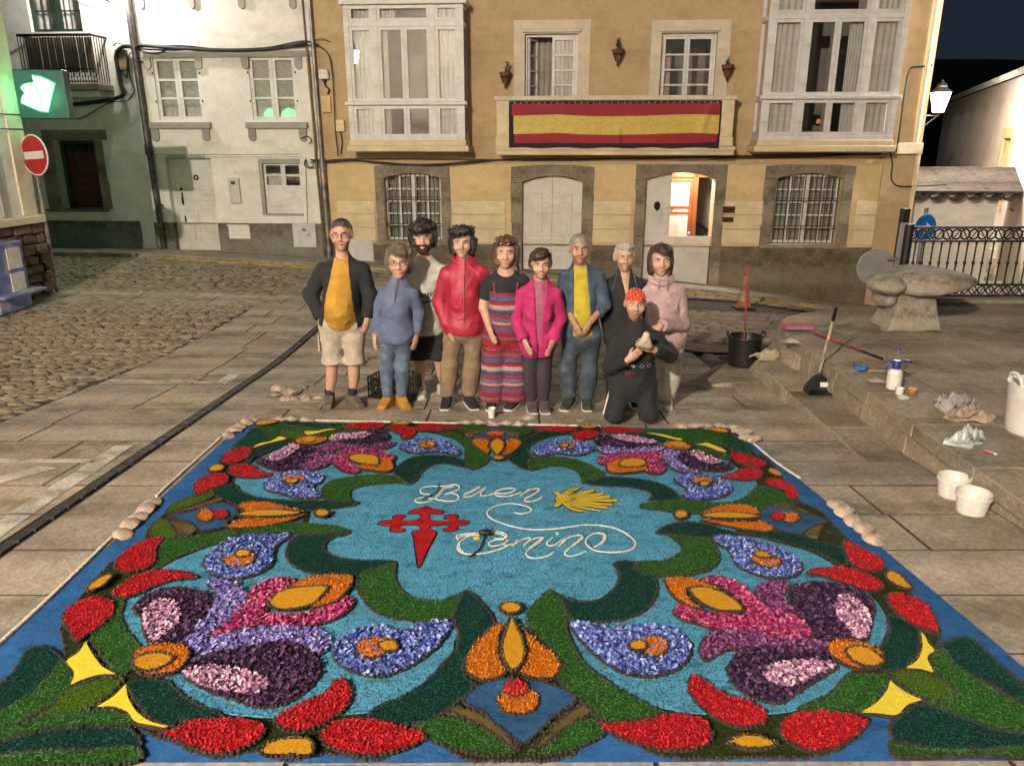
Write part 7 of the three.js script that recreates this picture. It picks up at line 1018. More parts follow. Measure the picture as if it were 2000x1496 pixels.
function handGeo(curl){
if(HANDS[curl])return HANDS[curl];const B=[],c={relaxed:0.42,fist:1.25,open:0.16}[curl];
[[0.028,0.066,0.0082],[0.010,0.074,0.0086],[-0.009,0.069,0.0082],[-0.026,0.054,0.0072]].forEach(([x,L,r],i)=>{let p=[x,-0.086+(i===3?0.008:0),0.002],a=c*0.55;for(const[k,q]of[[0.45,1],[0.3,0.92],[0.25,0.82]]){const d=[x*0.25*k,-Math.cos(a)*L*k,Math.sin(a)*L*k],n=[p[0]+d[0],p[1]+d[1],p[2]+d[2]];B.push([p,n,r*q,r*q*0.92]);p=n;a+=c*0.75;}});
B.push([[0.024,-0.03,0.006],[0.046,-0.055,0.014],0.0125,0.0105],[[0.046,-0.055,0.014],[0.053,-0.085,0.022],0.0100,0.0082]);
const g=isoMesh([-0.055,-0.185,-0.035],[0.075,0.03,0.085],0.0038,(x,y,z)=>{let d=smin(ellip(x,y,z,[0.0,-0.05,0],[0.042,0.052,0.0165]),cap(x,y,z,[0,0.03,0],[0,-0.03,0],0.026,0.024),0.02);for(const[a,b,r,q]of B)d=smin(d,cap(x,y,z,a,b,r,q),0.006);return d;});
return HANDS[curl]=g;
}
function placeHand(curl,wrist,dir,palm,side,s=1){
const y=V(...dir).normalize().negate(),z0=V(...palm),z=z0.sub(y.clone().multiplyScalar(z0.dot(y))).normalize(),x=new THREE.Vector3().crossVectors(y,z);
const g=handGeo(curl).clone();if(side<0){g.scale(-1,1,1);const i=g.index.array;for(let k=0;k<i.length;k+=3)[i[k+1],i[k+2]]=[i[k+2],i[k+1]];}
g.applyMatrix4(new THREE.Matrix4().makeBasis(x,y,z).scale(V(s,s,s)).setPosition(...wrist));g.computeVertexNormals();return g;
}
function person(label,o){
const foot=G(...o.at),d=-foot.z,t=thing('person',label,'person',foot.toArray()),gyL=(x,z)=>gy(foot.x+x,foot.z+z)-foot.y;
const J={};for(const[k,v]of Object.entries(o.j)){const dz=v[2]??0,p=at(v[0],v[1],d-dz);J[k]=[p.x-foot.x,p.y-foot.y,p.z-foot.z];}
for(const[S,q]of[['L',1],['R',-1]]){J['s'+S][0]+=q*0.03;J['s'+S][1]-=0.045;}J.neck[1]+=0.04;
const b=o.bulk??1,H=o.head,top=at(H.x,H.top,d-(H.dz??0)).sub(foot),chin=at(H.x,H.chin,d-(H.dz??0)).sub(foot),hc=[(top.x+chin.x)/2,(top.y+chin.y)/2-0.004,(top.z+chin.z)/2+0.01],s=(top.y-chin.y)/(o.hairLift??0.245);
const R=new THREE.Matrix4().makeRotationFromEuler(new THREE.Euler(H.pitch??0.06,H.yaw??0,H.roll??0,'YXZ')),Ri=R.clone().transpose(),e=Ri.elements;
const toHead=(x,y,z)=>{const a=(x-hc[0])/s,q=(y-hc[1])/s,c=(z-hc[2])/s;return[e[0]*a+e[4]*q+e[8]*c,e[1]*a+e[5]*q+e[9]*c,e[2]*a+e[6]*q+e[10]*c];};
const fw=o.faceW??1.12,headSdf=(X,Y,Z)=>{const x=Math.abs(X)/fw;let f=smin(ellip(x,Y,Z,[0,0.03,-0.012],[0.073,0.087,0.093]),ellip(x,Y,Z,[0,-0.036,0.02],[0.058,0.076,0.072]),0.03);f=smin(f,Math.hypot(x,Y+0.097,Z-0.058)-0.021,0.03);f=smin(f,Math.hypot(x-0.036,Y+0.028,Z-0.062)-0.026,0.025);f=smin(f,cap(x,Y,Z,[0,0.03,0.082],[0.026,0.032,0.074],0.008,0.007),0.014);f=smax(f,-(Math.hypot(x-0.031,Y-0.010,Z-0.099)-0.0165),0.014);f=smin(f,cap(x,Y,Z,[0,0.016,0.088],[0,-0.026,0.105],0.0075,0.0135),0.012);f=smin(f,Math.hypot(x-0.012,Y+0.03,Z-0.094)-0.0085,0.01);f=smin(f,cap(x,Y,Z,[0,-0.058,0.090],[0.02,-0.056,0.080],0.007,0.004),0.01);f=smin(f,ellip(x,Y,Z,[0.075,-0.002,-0.006],[0.010,0.031,0.019]),0.01);return f;};
const cH=0.0046,headG=isoMesh(...(()=>{const q=0.15*s;return[[hc[0]-q,hc[1]-0.16*s,hc[2]-q],[hc[0]+q,hc[1]+q,hc[2]+q]];})(),cH*s,(x,y,z)=>{const[X,Y,Z]=toHead(x,y,z);return smin(headSdf(X,Y,Z)*s,cap(x,y,z,off3(hc,0,-0.05*s,-0.012),J.neck,0.052*s*(o.neckW??1),0.056*(o.neckW??1)),0.025);});
const thigh=0.078*b,kneeR=0.052*(0.6+0.4*b),ank=0.036,hipC=mix3(J.hL,J.hR,0.5),chestC=mix3(mix3(J.sL,J.sR,0.5),hipC,0.36),waistC=mix3(mix3(J.sL,J.sR,0.5),hipC,0.68),sw=Math.abs(J.sR[0]-J.sL[0])/2,hwid=Math.abs(J.hR[0]-J.hL[0])/2+0.075*b,torsoBelly=o.belly??0,bust=o.bust??0,hunch=o.lean??0;
const torso=(x,y,z,k)=>{let f=cap(x,y,z,off3(J.sL,0.035,-0.02,0),off3(J.sR,-0.035,-0.02,0),0.056*b+k,0.056*b+k);for(const S of['L','R'])f=smin(f,cap(x,y,z,off3(J.neck,0,-0.035,-0.02),J['s'+S],0.05,0.03+k),0.04);f=smin(f,ellip(x,y,z,off3(chestC,0,0,0.005+0.02*bust),[sw*0.80+k,0.19+k,0.110*b+0.02*bust+k]),0.08);f=smin(f,ellip(x,y,z,off3(waistC,0,0,0.04*torsoBelly),[Math.max(sw*0.66,hwid*0.80)+k,0.2+k,0.105*b+0.05*torsoBelly+k]),0.08);f=smin(f,ellip(x,y,z,off3(hipC,0,0.02,-0.01),[hwid+k,0.13+k,0.12*b+k]),0.07);if(bust)for(const q of[-1,1])f=smin(f,Math.hypot(x-chestC[0]-q*sw*0.42,y-chestC[1]-0.0,z-chestC[2]-0.09*b)-0.06*bust-k,0.05);return smin(f,cap(x,y,z,mix3(J.sL,J.sR,0.5),J.neck,0.07+k,0.05+k*0.4),0.04);};
const arm=(x,y,z,S,k0,k1,from=0,r=1)=>{const A=J['s'+S],E=J['e'+S],W=J['w'+S];return smin(cap(x,y,z,A,E,(0.050*b+k0)*r,(0.042*b+k0)*r),cap(x,y,z,E,W,(0.041*b+k0)*r,(0.028+k1)*r),0.03);};
const leg=(x,y,z,S,k0,k1)=>{const A=J['h'+S],K=J['k'+S],N=J['a'+S];return smin(cap(x,y,z,A,K,thigh+k0,kneeR+k0*0.8),smin(cap(x,y,z,K,N,kneeR*0.95+k1,ank+k1),ellip(x,y,z,off3(mix3(K,N,0.32),0,0,-0.012),[0.046*b+k1,0.13,0.05*b+k1]),0.03),0.03);};
const all=Object.values(J),bb=bounds([...all,hc],0.17),cell=0.0125;
const body=isoMesh(bb[0],bb[1],cell,(x,y,z)=>{let f=torso(x,y,z,-0.012);for(const S of['L','R']){f=smin(f,arm(x,y,z,S,0,0),0.03);f=smin(f,leg(x,y,z,S,0,0),0.04);{const A=J['a'+S],q=gyL(A[0],A[2]);f=o.shoes?smin(f,cap(x,y,z,A,[A[0],q+0.06,A[2]],0.034,0.03),0.02):smin(f,cap(x,y,z,A,off3(J['t'+S],0,0.03,-0.05),0.034,0.026),0.02);}}return f;});
const hands=[];for(const S of['L','R']){const h=(o.hands??{})[S]??{};if(h.none)continue;const W=J['w'+S],dir=h.dir??sub3(W,J['e'+S]);hands.push(placeHand(h.curl??'relaxed',W,dir,h.palm??[S==='L'?0.9:-0.9,0,-0.5],h.side??(S==='L'?1:-1),(o.handS??1)*0.98));}
part('body',[headG.toNonIndexed(),body.toNonIndexed(),...hands.map((g)=>g.toNonIndexed())],o.skin,t);
const hp=(x,y,z)=>V(x*fw,y,z).applyMatrix4(R).multiplyScalar(s).add(V(...hc)),onHead=(g)=>{g.scale(s,s,s);g.applyMatrix4(R);return g.translate(...hc);};
for(const q of[-1,1]){const ey=part('eye',onHead(ball(0.0105,q*0.0305*fw,0.0100,0.0805,12,1.2,0.55,0.8)),M.eyeWhite,t);part('iris',onHead(ball(0.0062,q*0.0305*fw,0.0106,0.0868,10,1.05,0.86,0.5)),M.iris,ey);part('eyebrow',onHead(tube([[q*0.017*fw,0.029,0.0905],[q*0.031*fw,0.0335,0.0868],[q*0.047*fw,0.027,0.0735]],0.0034,6,8)),o.brow??o.hair.m,t);}
if(o.smile){part('teeth',onHead(tube([[-0.017,-0.0545,0.0885],[0,-0.0600,0.0955],[0.017,-0.0545,0.0885]],0.0042,6,10).scale(fw,1,1)),M.teeth,t);part('mouth',onHead(mergeGeometries([tube([[-0.025,-0.050,0.0825],[-0.012,-0.0535,0.0935],[0,-0.0548,0.0975],[0.012,-0.0535,0.0935],[0.025,-0.050,0.0825]],0.0027,6,14),tube([[-0.025,-0.050,0.0825],[-0.013,-0.0635,0.0915],[0,-0.0678,0.0958],[0.013,-0.0635,0.0915],[0.025,-0.050,0.0825]],0.0036,6,14)]).scale(fw,1,1)),M.lip,t);}else part('mouth',onHead(mergeGeometries([tube([[-0.023,-0.056,0.083],[0,-0.0555,0.0968],[0.023,-0.056,0.083]],0.003,6,12),tube([[-0.02,-0.060,0.084],[0,-0.0635,0.0958],[0.02,-0.060,0.084]],0.0036,6,12)]).scale(fw,1,1)),M.lip,t);
if(o.glasses){const g=[];for(const q of[-1,1])g.push(move(new THREE.TorusGeometry(0.0195,0.0018,6,22).scale(1.12,0.86,1),q*0.031,0.009,0.1),tube([[q*0.052,0.013,0.096],[q*0.074,0.014,0.06],[q*0.08,0.012,-0.005]],0.0017,5,8));g.push(tube([[-0.011,0.012,0.102],[0,0.015,0.105],[0.011,0.012,0.102]],0.0016,5,6));part('glasses',onHead(join(g.map((q)=>q.scale(fw,1,1)))),M.rimDark,t);}
if(o.sunglasses)part('sunglasses',onHead(join([ellipG(-0.031,0.092,0.062),ellipG(0.031,0.092,0.062),tube([[-0.075,0.06,0.01],[-0.05,0.088,0.06],[0,0.096,0.075],[0.05,0.088,0.06],[0.075,0.06,0.01]],0.004,6,16)])),M.iris,t);
const h=o.hair,hs=(X,Y,Z)=>{
const x=Math.abs(X)/fw,fq=h.freq??55,line=(h.line??0.06)+(h.peak??0)*Math.max(0,x-0.01)*2+(h.part??0)*X+0.010*(noise2(X*70+3,4)-0.5),bnd=h.drop?Y+h.drop+0.03+0.012*(noise3(X*60,2,Z*60)-0.5):Y-(h.nape??-0.05)-Math.max(0,Z+0.03)*1.1;
const r=Math.min(Math.max(Y-line,(h.side??0.0)-Z),bnd),m=smooth(r,-0.004,0.042),base=headSdf(X,Y,Z);if(r<-0.02)return 0.03;
let f=base-(h.thick??0.014)*m*(1+0.6*(h.top??0.5)*smooth(Y,0.04,0.11));
if(h.drop){let q=ellip(x,Y,Z,[0.066,-h.drop*0.46,-0.022],[0.024+(h.vol??0),0.058+h.drop*0.52,0.05+(h.vol??0)]);q=smin(q,ellip(x,Y,Z,[0,-h.drop*0.42,-0.068],[0.068+(h.vol??0),0.06+h.drop*0.5,0.042+(h.vol??0)]),0.03);f=smin(f,Math.max(q,-bnd,Z-(h.side??0)-0.02),0.02);}
return f+m*((h.curl??0.006)*2*(noise3(X*fq,Y*fq*(h.strand??0.3),Z*fq)-0.5)+(h.curl2??0.003)*2*(noise3(X*130,Y*130*(h.strand??0.3),Z*130)-0.5));};
if(h&&!h.bald)part('hair',isoMesh(...(()=>{const q=0.16*s;return[[hc[0]-q,hc[1]-(h.drop?0.24:0.13)*s,hc[2]-q],[hc[0]+q,hc[1]+0.16*s,hc[2]+q]];})(),0.005*s,(x,y,z)=>hs(...toHead(x,y,z))*s),h.m,t);
if(o.beard)part('beard',isoMesh(...(()=>{const q=0.13*s;return[[hc[0]-q,hc[1]-0.15*s,hc[2]-q],[hc[0]+q,hc[1]+0.05*s,hc[2]+q]];})(),0.005*s,(x,y,z)=>{const[X,Y,Z]=toHead(x,y,z),ax=Math.abs(X)/fw;return s*Math.max(headSdf(X,Y,Z)-0.0045-0.003*noise3(X*120,Y*120,Z*120),Y+0.024+(ax>0.045?-0.03:0.012-0.0*ax),0.0-Z,-(Math.hypot(ax/1.5,Y+0.058,Z-0.095)-0.0135));}),o.beard,t);
const fold=(x,y,z,a,f=1)=>{const w=noise3(x*6,y*4,z*6+d),r=1-Math.abs(Math.sin(y*21*f+x*9+9*w)),r2=1-Math.abs(Math.sin(x*24-y*11+8*noise3(x*5+9,y*5,z*5)));return 0.55*a*(0.7*(noise3(x*14*f,y*9*f,z*14*f+d)-0.5)-0.9*r*r*r*smooth(w,0.35,0.65)-0.5*r2*r2*r2*smooth(1-w,0.4,0.7));};
const P=o.legs,hemY=(y)=>J[y[0]][1]+y[1];
if(P){const lo=P.hem,g=isoMesh(bounds([J.hL,J.hR,J.kL,J.kR,J.aL,J.aR],0.2)[0],[bb[1][0],hipC[1]+0.2,bb[1][2]],0.011,(x,y,z)=>{let f=ellip(x,y,z,off3(hipC,0,0.02,-0.005),[hwid+0.016,0.165,0.13*b+0.012]);for(const S of['L','R'])f=smin(f,leg(x,y,z,S,Math.max(0.013,P.ease),Math.max(0.012,P.ease2??P.ease)),0.03);if(P.flare)for(const S of['L','R'])f=smin(f,cap(x,y,z,J['h'+S],J['a'+S],thigh+0.02,P.flare),0.03);f+=fold(x,y,z,P.fold??0.008,1.2);const cut=lo?J[lo[0]+'L'][1]+lo[1]-y:-1;return smax(smax(f,cut,0.008),y-hipC[1]-0.13,0.01);});part(P.name,g,P.m,t);}
const U=(q)=>{const g=isoMesh([bb[0][0],hipC[1]-0.35,bb[0][2]],[bb[1][0],J.neck[1]+0.09,bb[1][2]],0.011,(x,y,z)=>{let f=torso(x,y,z,q.ease);if(q.skirt)f=smin(f,ellip(x,y,z,off3(hipC,0,-0.0,0),[hwid+q.skirt,0.16,0.14*b+q.skirt]),0.05);if(q.sleeve!==undefined)for(const S of['L','R']){let a=arm(x,y,z,S,q.ease*0.7+0.008,q.ease*0.7+0.01);const A=J['s'+S],E=J['e'+S],W=J['w'+S],c=q.sleeve<=1?mix3(A,E,q.sleeve):mix3(E,W,q.sleeve-1),n=q.sleeve<=1?sub3(E,A):sub3(W,E),l=len3(n);a=smax(a,((x-c[0])*n[0]+(y-c[1])*n[1]+(z-c[2])*n[2])/l,0.006);f=smin(f,a,0.010);}f+=fold(x,y,z,q.fold??0.01,1);f=smax(f,hipC[1]+q.hem+0.006*Math.sin(x*14+2)-y,0.008);if(q.neck)f=smax(f,-(ellip(x,y,z,off3(J.neck,0,q.neck[1],0.05),[q.neck[0],q.neck[2],0.13])),0.01);f=smax(f,y-J.neck[1]-(q.collar??0.0),0.008);if(q.open){const cx=lerp(J.neck[0],hipC[0],clamp((J.neck[1]-y)/(J.neck[1]-hipC[1])))+(q.open[2]??0),w=lerp(q.open[0],q.open[1],clamp((J.neck[1]-y)/(J.neck[1]-hipC[1])));f=smax(f,-(Math.max(Math.abs(x-cx)-w,-(z-chestC[2]+0.0))),0.012);}return q.shell?Math.max(f,-(torso(x,y,z,q.ease-0.02))):f;});const m=part(q.name,g,q.m,t);if(q.yoke){const c=g.attributes.position;}return m;};
for(const q of o.tops??[])U(q);
if(o.shoes)for(const S of['L','R']){const A=J['a'+S],Tt=J['t'+S],dir=[Tt[0]-A[0],0,Math.max(0.1,Tt[2]-A[2]+0.08)],l=Math.hypot(dir[0],dir[2]),ux=dir[0]/l,uz=dir[2]/l,L=o.shoes.len??0.26,gx=A[0],gz=A[2],loc=(x,y,z)=>[(x-gx)*uz-(z-gz)*ux,y-gyL(gx,gz),(x-gx)*ux+(z-gz)*uz];
const f=(X,Y,Z,k)=>{const w=0.041+0.006*Math.sin((Z+0.08)*9)-0.3*Math.max(0,Z-L*0.58);const up=lerp(0.112,0.058,smooth(Z,-0.01,L*0.55))-0.02*smooth(Z,L*0.55,L*0.74);return smax(smax(Math.max(Math.abs(X)-w-k,Math.abs(Z-L*0.2)-L*0.5-k),Y-up,0.03),-Y+0.004,0.004);};
const box6=[[gx-0.3,gyL(gx,gz)-0.01,gz-0.3],[gx+0.3,gyL(gx,gz)+0.14,gz+0.32]];
part('shoe',isoMesh(...box6,0.008,(x,y,z)=>{const q=loc(x,y,z);return smax(f(...q,0),0.022-q[1],0.004);}),o.shoes.m,t);part('sole',isoMesh(...box6,0.008,(x,y,z)=>{const q=loc(x,y,z);return Math.max(f(q[0],Math.min(q[1],0.03),q[2],0.005),q[1]-0.024,-q[1]-0.001);}),o.shoes.sole??M.signWhite,t);
if(o.socks)part('sock',rod([A[0],A[1]+o.socks[1],A[2]],[A[0],A[1]-0.03,A[2]],0.044,12),o.socks[0],t);}
return{t,J,hc,s,hp,onHead,hipC,chestC,torso,arm,R,foot};
}
function ellipG(x,y,z){return new THREE.SphereGeometry(0.026,12,8).scale(1.1,0.75,0.35).rotateX(-0.7).translate(x,y,z);}
const ringOn=(p,S,k,r,m,name,w=0.006)=>{const A=p.J['e'+S],B=p.J['w'+S],c=mix3(A,B,k),g=new THREE.TorusGeometry(r,w,6,20);g.applyQuaternion(new THREE.Quaternion().setFromUnitVectors(V(0,0,1),V(...sub3(B,A)).normalize()));part(name,g.translate(...c),m,p.t);};
const frontZ=(p,x,y,k,also)=>{let z=p.chestC[2]+0.45;for(let i=0;i<400&&p.torso(x,y,z,k)>0;i++)z-=0.002;return z;};
function decal(p,x0,x1,y0,y1,k,tx,name){const nx=18,ny=10,g=new THREE.PlaneGeometry(1,1,nx,ny),q=g.attributes.position;for(let i=0;i<q.count;i++){const x=lerp(x0,x1,q.getX(i)+0.5),y=lerp(y0,y1,q.getY(i)+0.5);q.setXYZ(i,x,y,frontZ(p,x,y,k)+0.012);}g.computeVertexNormals();const m=new THREE.MeshStandardMaterial({map:tx,transparent:true,roughness:0.9});const o=shade(new THREE.Mesh(g,m));o.name=name;p.t.add(o);return o;}
function canvasTex(w,h,draw){const c=document.createElement('canvas');c.width=w;c.height=h;const x=c.getContext('2d');draw(x,w,h);const t=new THREE.CanvasTexture(c);t.colorSpace=THREE.SRGBColorSpace;return t;}
const sA=skinM('skinA',[0.46,0.265,0.18]),sB=skinM('skinB',[0.52,0.31,0.215]),sC=skinM('skinC',[0.50,0.285,0.195]),sD=skinM('skinD',[0.40,0.215,0.14]);
const hBrown=hairM('hairBrown',[0.055,0.03,0.018]),hDark=hairM('hairDark',[0.014,0.011,0.010]),hGrey=hairM('hairGrey',[0.16,0.125,0.095]),hWhite=hairM('hairWhite',[0.58,0.54,0.47]),hRed=hairM('hairRed',[0.105,0.045,0.022]),hGreyD=hairM('hairGreyDark',[0.045,0.038,0.034]),hSalt=hairM('hairSalt',[0.26,0.235,0.21]);
const black=cloth('blackCloth',[0.013,0.013,0.016]),jeansL=cloth('jeansLight',[0.135,0.175,0.245],{map:T.denim,rep:3}),jeansD=cloth('jeansDark',[0.065,0.085,0.105],{map:T.denim,rep:3}),khaki=cloth('khaki',[0.245,0.165,0.095]),stoneC=cloth('stoneCloth',[0.50,0.43,0.33]);
const shoeBrown=cloth('shoeBrown',[0.13,0.10,0.065]),shoeBlack=cloth('shoeBlack',[0.012,0.012,0.014]),shoeYellow=cloth('shoeYellow',[0.46,0.22,0.025]),shoeWhite=cloth('shoeWhite',[0.58,0.55,0.48]),shoePlum=cloth('shoePlum',[0.09,0.055,0.07]),shoeGreen=cloth('shoeGreen',[0.03,0.035,0.02]);
{
const p=person('man in open black jacket, mustard shirt and pale shorts, first person on the left',{at:[668,790],skin:sC,bulk:1.12,belly:1.25,head:{x:667,top:427,chin:487,yaw:0.05},hair:{m:hGreyD,thick:0.008,line:0.088,peak:-0.25,side:-0.012,nape:-0.05,curl:0.002},brow:hGreyD,glasses:true,smile:false,
j:{neck:[668,503],sL:[625,519],sR:[711,517],eL:[606,575,-0.06],eR:[722,578,-0.03],wL:[628,626,0.06],wR:[716,626,0.05],hL:[647,628],hR:[690,628],kL:[649,708],kR:[692,706],aL:[643,772],aR:[688,768],tL:[642,797,0.14],tR:[712,790,0.10]},hands:{L:{none:true},R:{curl:'fist'}},
legs:{name:'shorts',m:stoneC,ease:0.035,ease2:0.05,hem:['k',-0.005],fold:0.016},tops:[{name:'shirt',m:cloth('mustard',[0.50,0.265,0.028]),ease:0.012,sleeve:0.6,hem:-0.06,neck:[0.075,0.03,0.08],fold:0.018,collar:-0.01},{name:'jacket',m:black,ease:0.020,sleeve:1.9,hem:-0.03,skirt:0.02,open:[0.05,0.155],collar:0.035,fold:0.016}],shoes:{m:shoeBrown,sole:shoeBrown,len:0.28},socks:[black,0.06]});
part('pocket',[rbox(0.02,0.16,0.12,0.01,p.J.kL[0]-0.10,p.J.kL[1]+0.2,0.01),rbox(0.02,0.16,0.12,0.01,p.J.kR[0]+0.10,p.J.kR[1]+0.2,0.01)].slice(0,1),stoneC,p.t);
}
{
const p=person('bearded young man in white printed shirt and black shorts behind the woman in blue fleece',{at:[850,772],skin:sC,bulk:1.12,belly:0.6,head:{x:826,top:433,chin:494,yaw:0.06},hair:{m:hDark,thick:0.020,line:0.044,part:0.12,side:0.004,drop:0.05,curl:0.007,freq:45,top:0.8},beard:hairM('beardBrown',[0.05,0.025,0.015]),brow:hDark,smile:true,
j:{neck:[828,502],sL:[793,522],sR:[868,522],eL:[786,580,-0.05],eR:[873,580,-0.06],wL:[795,632,0.02],wR:[870,634,0.0],hL:[812,634],hR:[852,634],kL:[819,700],kR:[857,700],aL:[822,756],aR:[868,754],tL:[824,776,0.14],tR:[892,772,0.1]},hands:{R:{none:false}},
legs:{name:'shorts',m:black,ease:0.035,ease2:0.06,hem:['k',0.0],fold:0.01},tops:[{name:'shirt',m:cloth('shirtWhite',[0.56,0.53,0.47]),ease:0.020,sleeve:0.92,hem:-0.09,skirt:0.015,neck:[0.085,0.035,0.085],fold:0.017,collar:-0.005}],shoes:{m:shoeWhite,len:0.28}});
decal(p,p.chestC[0]-0.17,p.chestC[0]+0.17,p.chestC[1]-0.13,p.chestC[1]+0.10,0.022,canvasTex(512,346,(c)=>{c.fillStyle='#1d2b33';c.strokeStyle='#1d2b33';c.font='italic bold 96px serif';c.save();c.transform(1,-0.16,0,1,0,60);c.fillText('Los Angeles',14,170,480);c.lineWidth=20;c.beginPath();c.moveTo(20,236);c.quadraticCurveTo(260,258,500,220);c.stroke();c.font='22px sans-serif';c.globalAlpha=0.45;c.fillText('THE CITY OF',170,84);c.globalAlpha=1;c.restore();}),'shirt_print');
}
{
const p=person('short woman in grey blue fleece, light jeans and yellow trainers, with glasses',{at:[770,792],skin:sB,bulk:0.9,bust:0.5,head:{x:779,top:481,chin:541,yaw:0.08},hair:{m:hGrey,thick:0.018,line:0.062,part:-0.35,side:0.018,drop:0.065,curl:0.007,freq:40,top:0.8},brow:hGrey,glasses:true,smile:true,
j:{neck:[779,549],sL:[744,566],sR:[810,564],eL:[735,612,-0.05],eR:[817,612,-0.05],wL:[732,654,0.0],wR:[812,656,0.0],hL:[756,654],hR:[790,654],kL:[755,716],kR:[786,714],aL:[757,772],aR:[784,771],tL:[742,799,0.13],tR:[800,795,0.12]},hands:{L:{curl:'relaxed'},R:{curl:'relaxed'}},handS:0.92,
legs:{name:'jeans',m:jeansL,ease:0.006,ease2:0.014,hem:['a',-0.01],fold:0.007},tops:[{name:'fleece',m:cloth('fleeceBlue',[0.115,0.145,0.245]),ease:0.014,sleeve:1.93,hem:-0.07,fold:0.016,collar:0.03,skirt:0.01}],shoes:{m:shoeYellow,sole:shoeYellow,len:0.25}});
part('zip',tube([[p.J.neck[0],p.J.neck[1]+0.02,frontZ(p,p.J.neck[0],p.J.neck[1]-0.02,0.014)+0.014],[p.chestC[0],p.chestC[1]+0.1,frontZ(p,p.chestC[0],p.chestC[1]+0.1,0.014)+0.014]],0.004,5),M.ironGrey,p.t);for(const S of['L','R'])ringOn(p,S,0.94,0.04,cloth('cuffRed',[0.4,0.2,0.17]),'cuff',0.005);
}
{
const redA=cloth('coatRed',[0.40,0.014,0.045],{roughness:0.6});
const p=person('tall woman with dark curly hair in red raincoat and khaki trousers',{at:[896,792],skin:sB,bulk:1.0,bust:0.5,head:{x:903,top:445,chin:501,yaw:-0.02},hair:{m:hDark,thick:0.022,line:0.066,part:0.2,side:0.012,drop:0.07,vol:0.014,curl:0.013,curl2:0.008,freq:38,strand:1,top:0.5},smile:false,
j:{neck:[906,509],sL:[867,525],sR:[946,523],eL:[858,588,-0.05],eR:[953,590,-0.06],wL:[873,638,0.06],wR:[947,640,0.0],hL:[886,640],hR:[926,640],kL:[878,712],kR:[922,712],aL:[873,776],aR:[917,766],tL:[868,801,0.14],tR:[930,786,0.12]},
legs:{name:'trousers',m:khaki,ease:0.02,ease2:0.032,hem:['a',0.02],fold:0.016},tops:[{name:'raincoat',m:redA,ease:0.020,sleeve:1.95,hem:-0.05,fold:0.018,collar:0.035,skirt:0.012}],shoes:{m:shoeBlack,len:0.27}});
const zx=(y)=>lerp(p.J.neck[0],p.hipC[0],clamp((p.J.neck[1]-y)/(p.J.neck[1]-p.hipC[1])))+0.01;part('zip',tube(Array.from({length:9},(_,i)=>{const y=lerp(p.J.neck[1],p.hipC[1]+0.02,i/8);return[zx(y),y,frontZ(p,zx(y),y,0.020)+0.016];}),0.0045,5),cloth('zipPink',[0.5,0.12,0.14]),p.t);
part('hood',[isoMesh(off3(p.J.neck,-0.16,-0.08,-0.16),off3(p.J.neck,0.16,0.10,0.12),0.009,(x,y,z)=>{const q=off3(p.J.neck,0,-0.035,-0.01),a=Math.hypot(x-q[0],(z-q[2]+0.02)*1.1)-0.092;return Math.hypot(a,(y-q[1]+(z-q[2])*0.35))-0.027+0.008*(noise3(x*30,y*30,z*30)-0.5);})],redA,p.t);
}
{
const stripes=tex(512,(u,v)=>{const k=v*29+0.3*noise2(u*18,v*3,18),i=Math.floor(k),h=hash(i,5),f=k-i,n=0.84+0.3*(noise2(u*90,v*200,90)-0.5);const c=h<0.26?[0.62,0.10,0.16]:h<0.42?[0.30,0.32,0.46]:h<0.56?[0.13,0.07,0.12]:h<0.68?[0.72,0.62,0.60]:h<0.85?[0.46,0.13,0.24]:[0.42,0.38,0.48];return c.map((q)=>q*n*(f<0.1?0.75:1));});
const sm=mat('stripes',[0.9,0.9,0.9],{map:stripes,rep:1.7,roughness:0.95,bump:T.weaveB,brep:3,bs:0.002});
const p=person('woman in striped dungarees and black top, sunglasses on her auburn hair',{at:[975,794],skin:sB,bulk:1.16,bust:1.0,head:{x:988,top:463,chin:521,yaw:-0.02},hair:{m:hRed,thick:0.015,line:0.074,peak:-0.1,side:0.004,drop:0.085,curl:0.010,curl2:0.005,freq:40,vol:0.006,strand:0.6},sunglasses:true,smile:true,
j:{neck:[988,528],sL:[950,543],sR:[1026,541],eL:[943,596,0.0],eR:[1030,594,-0.1],wL:[956,641,0.15],wR:[1026,640,-0.05],hL:[968,655],hR:[1006,655],kL:[966,720],kR:[1006,720],aL:[961,776],aR:[1004,774],tL:[957,799,0.12],tR:[988,788,0.12]},
legs:{name:'striped_trousers',m:sm,ease:0.03,ease2:0.05,flare:0.115,hem:['a',-0.02],fold:0.016},tops:[{name:'top',m:black,ease:0.012,sleeve:0.72,hem:0.12,neck:[0.12,0.03,0.12],fold:0.008,collar:0.0},{name:'dungaree_bib',m:sm,ease:0.020,hem:0.02,fold:0.010,collar:-0.215}],shoes:{m:shoeBlack,len:0.25}});
for(const q of[-1,1]){const x0=p.J.neck[0]+q*0.115,P0=[0,1,2,3].map((i)=>{const y=lerp(p.J.neck[1]-0.055,p.chestC[1]-0.02,i/3);return[x0+q*0.01*-i,y,frontZ(p,x0-q*0.01*i,y,0.012)+0.008];});part('strap',tube(P0,0.011,6),sm,p.t);}
}
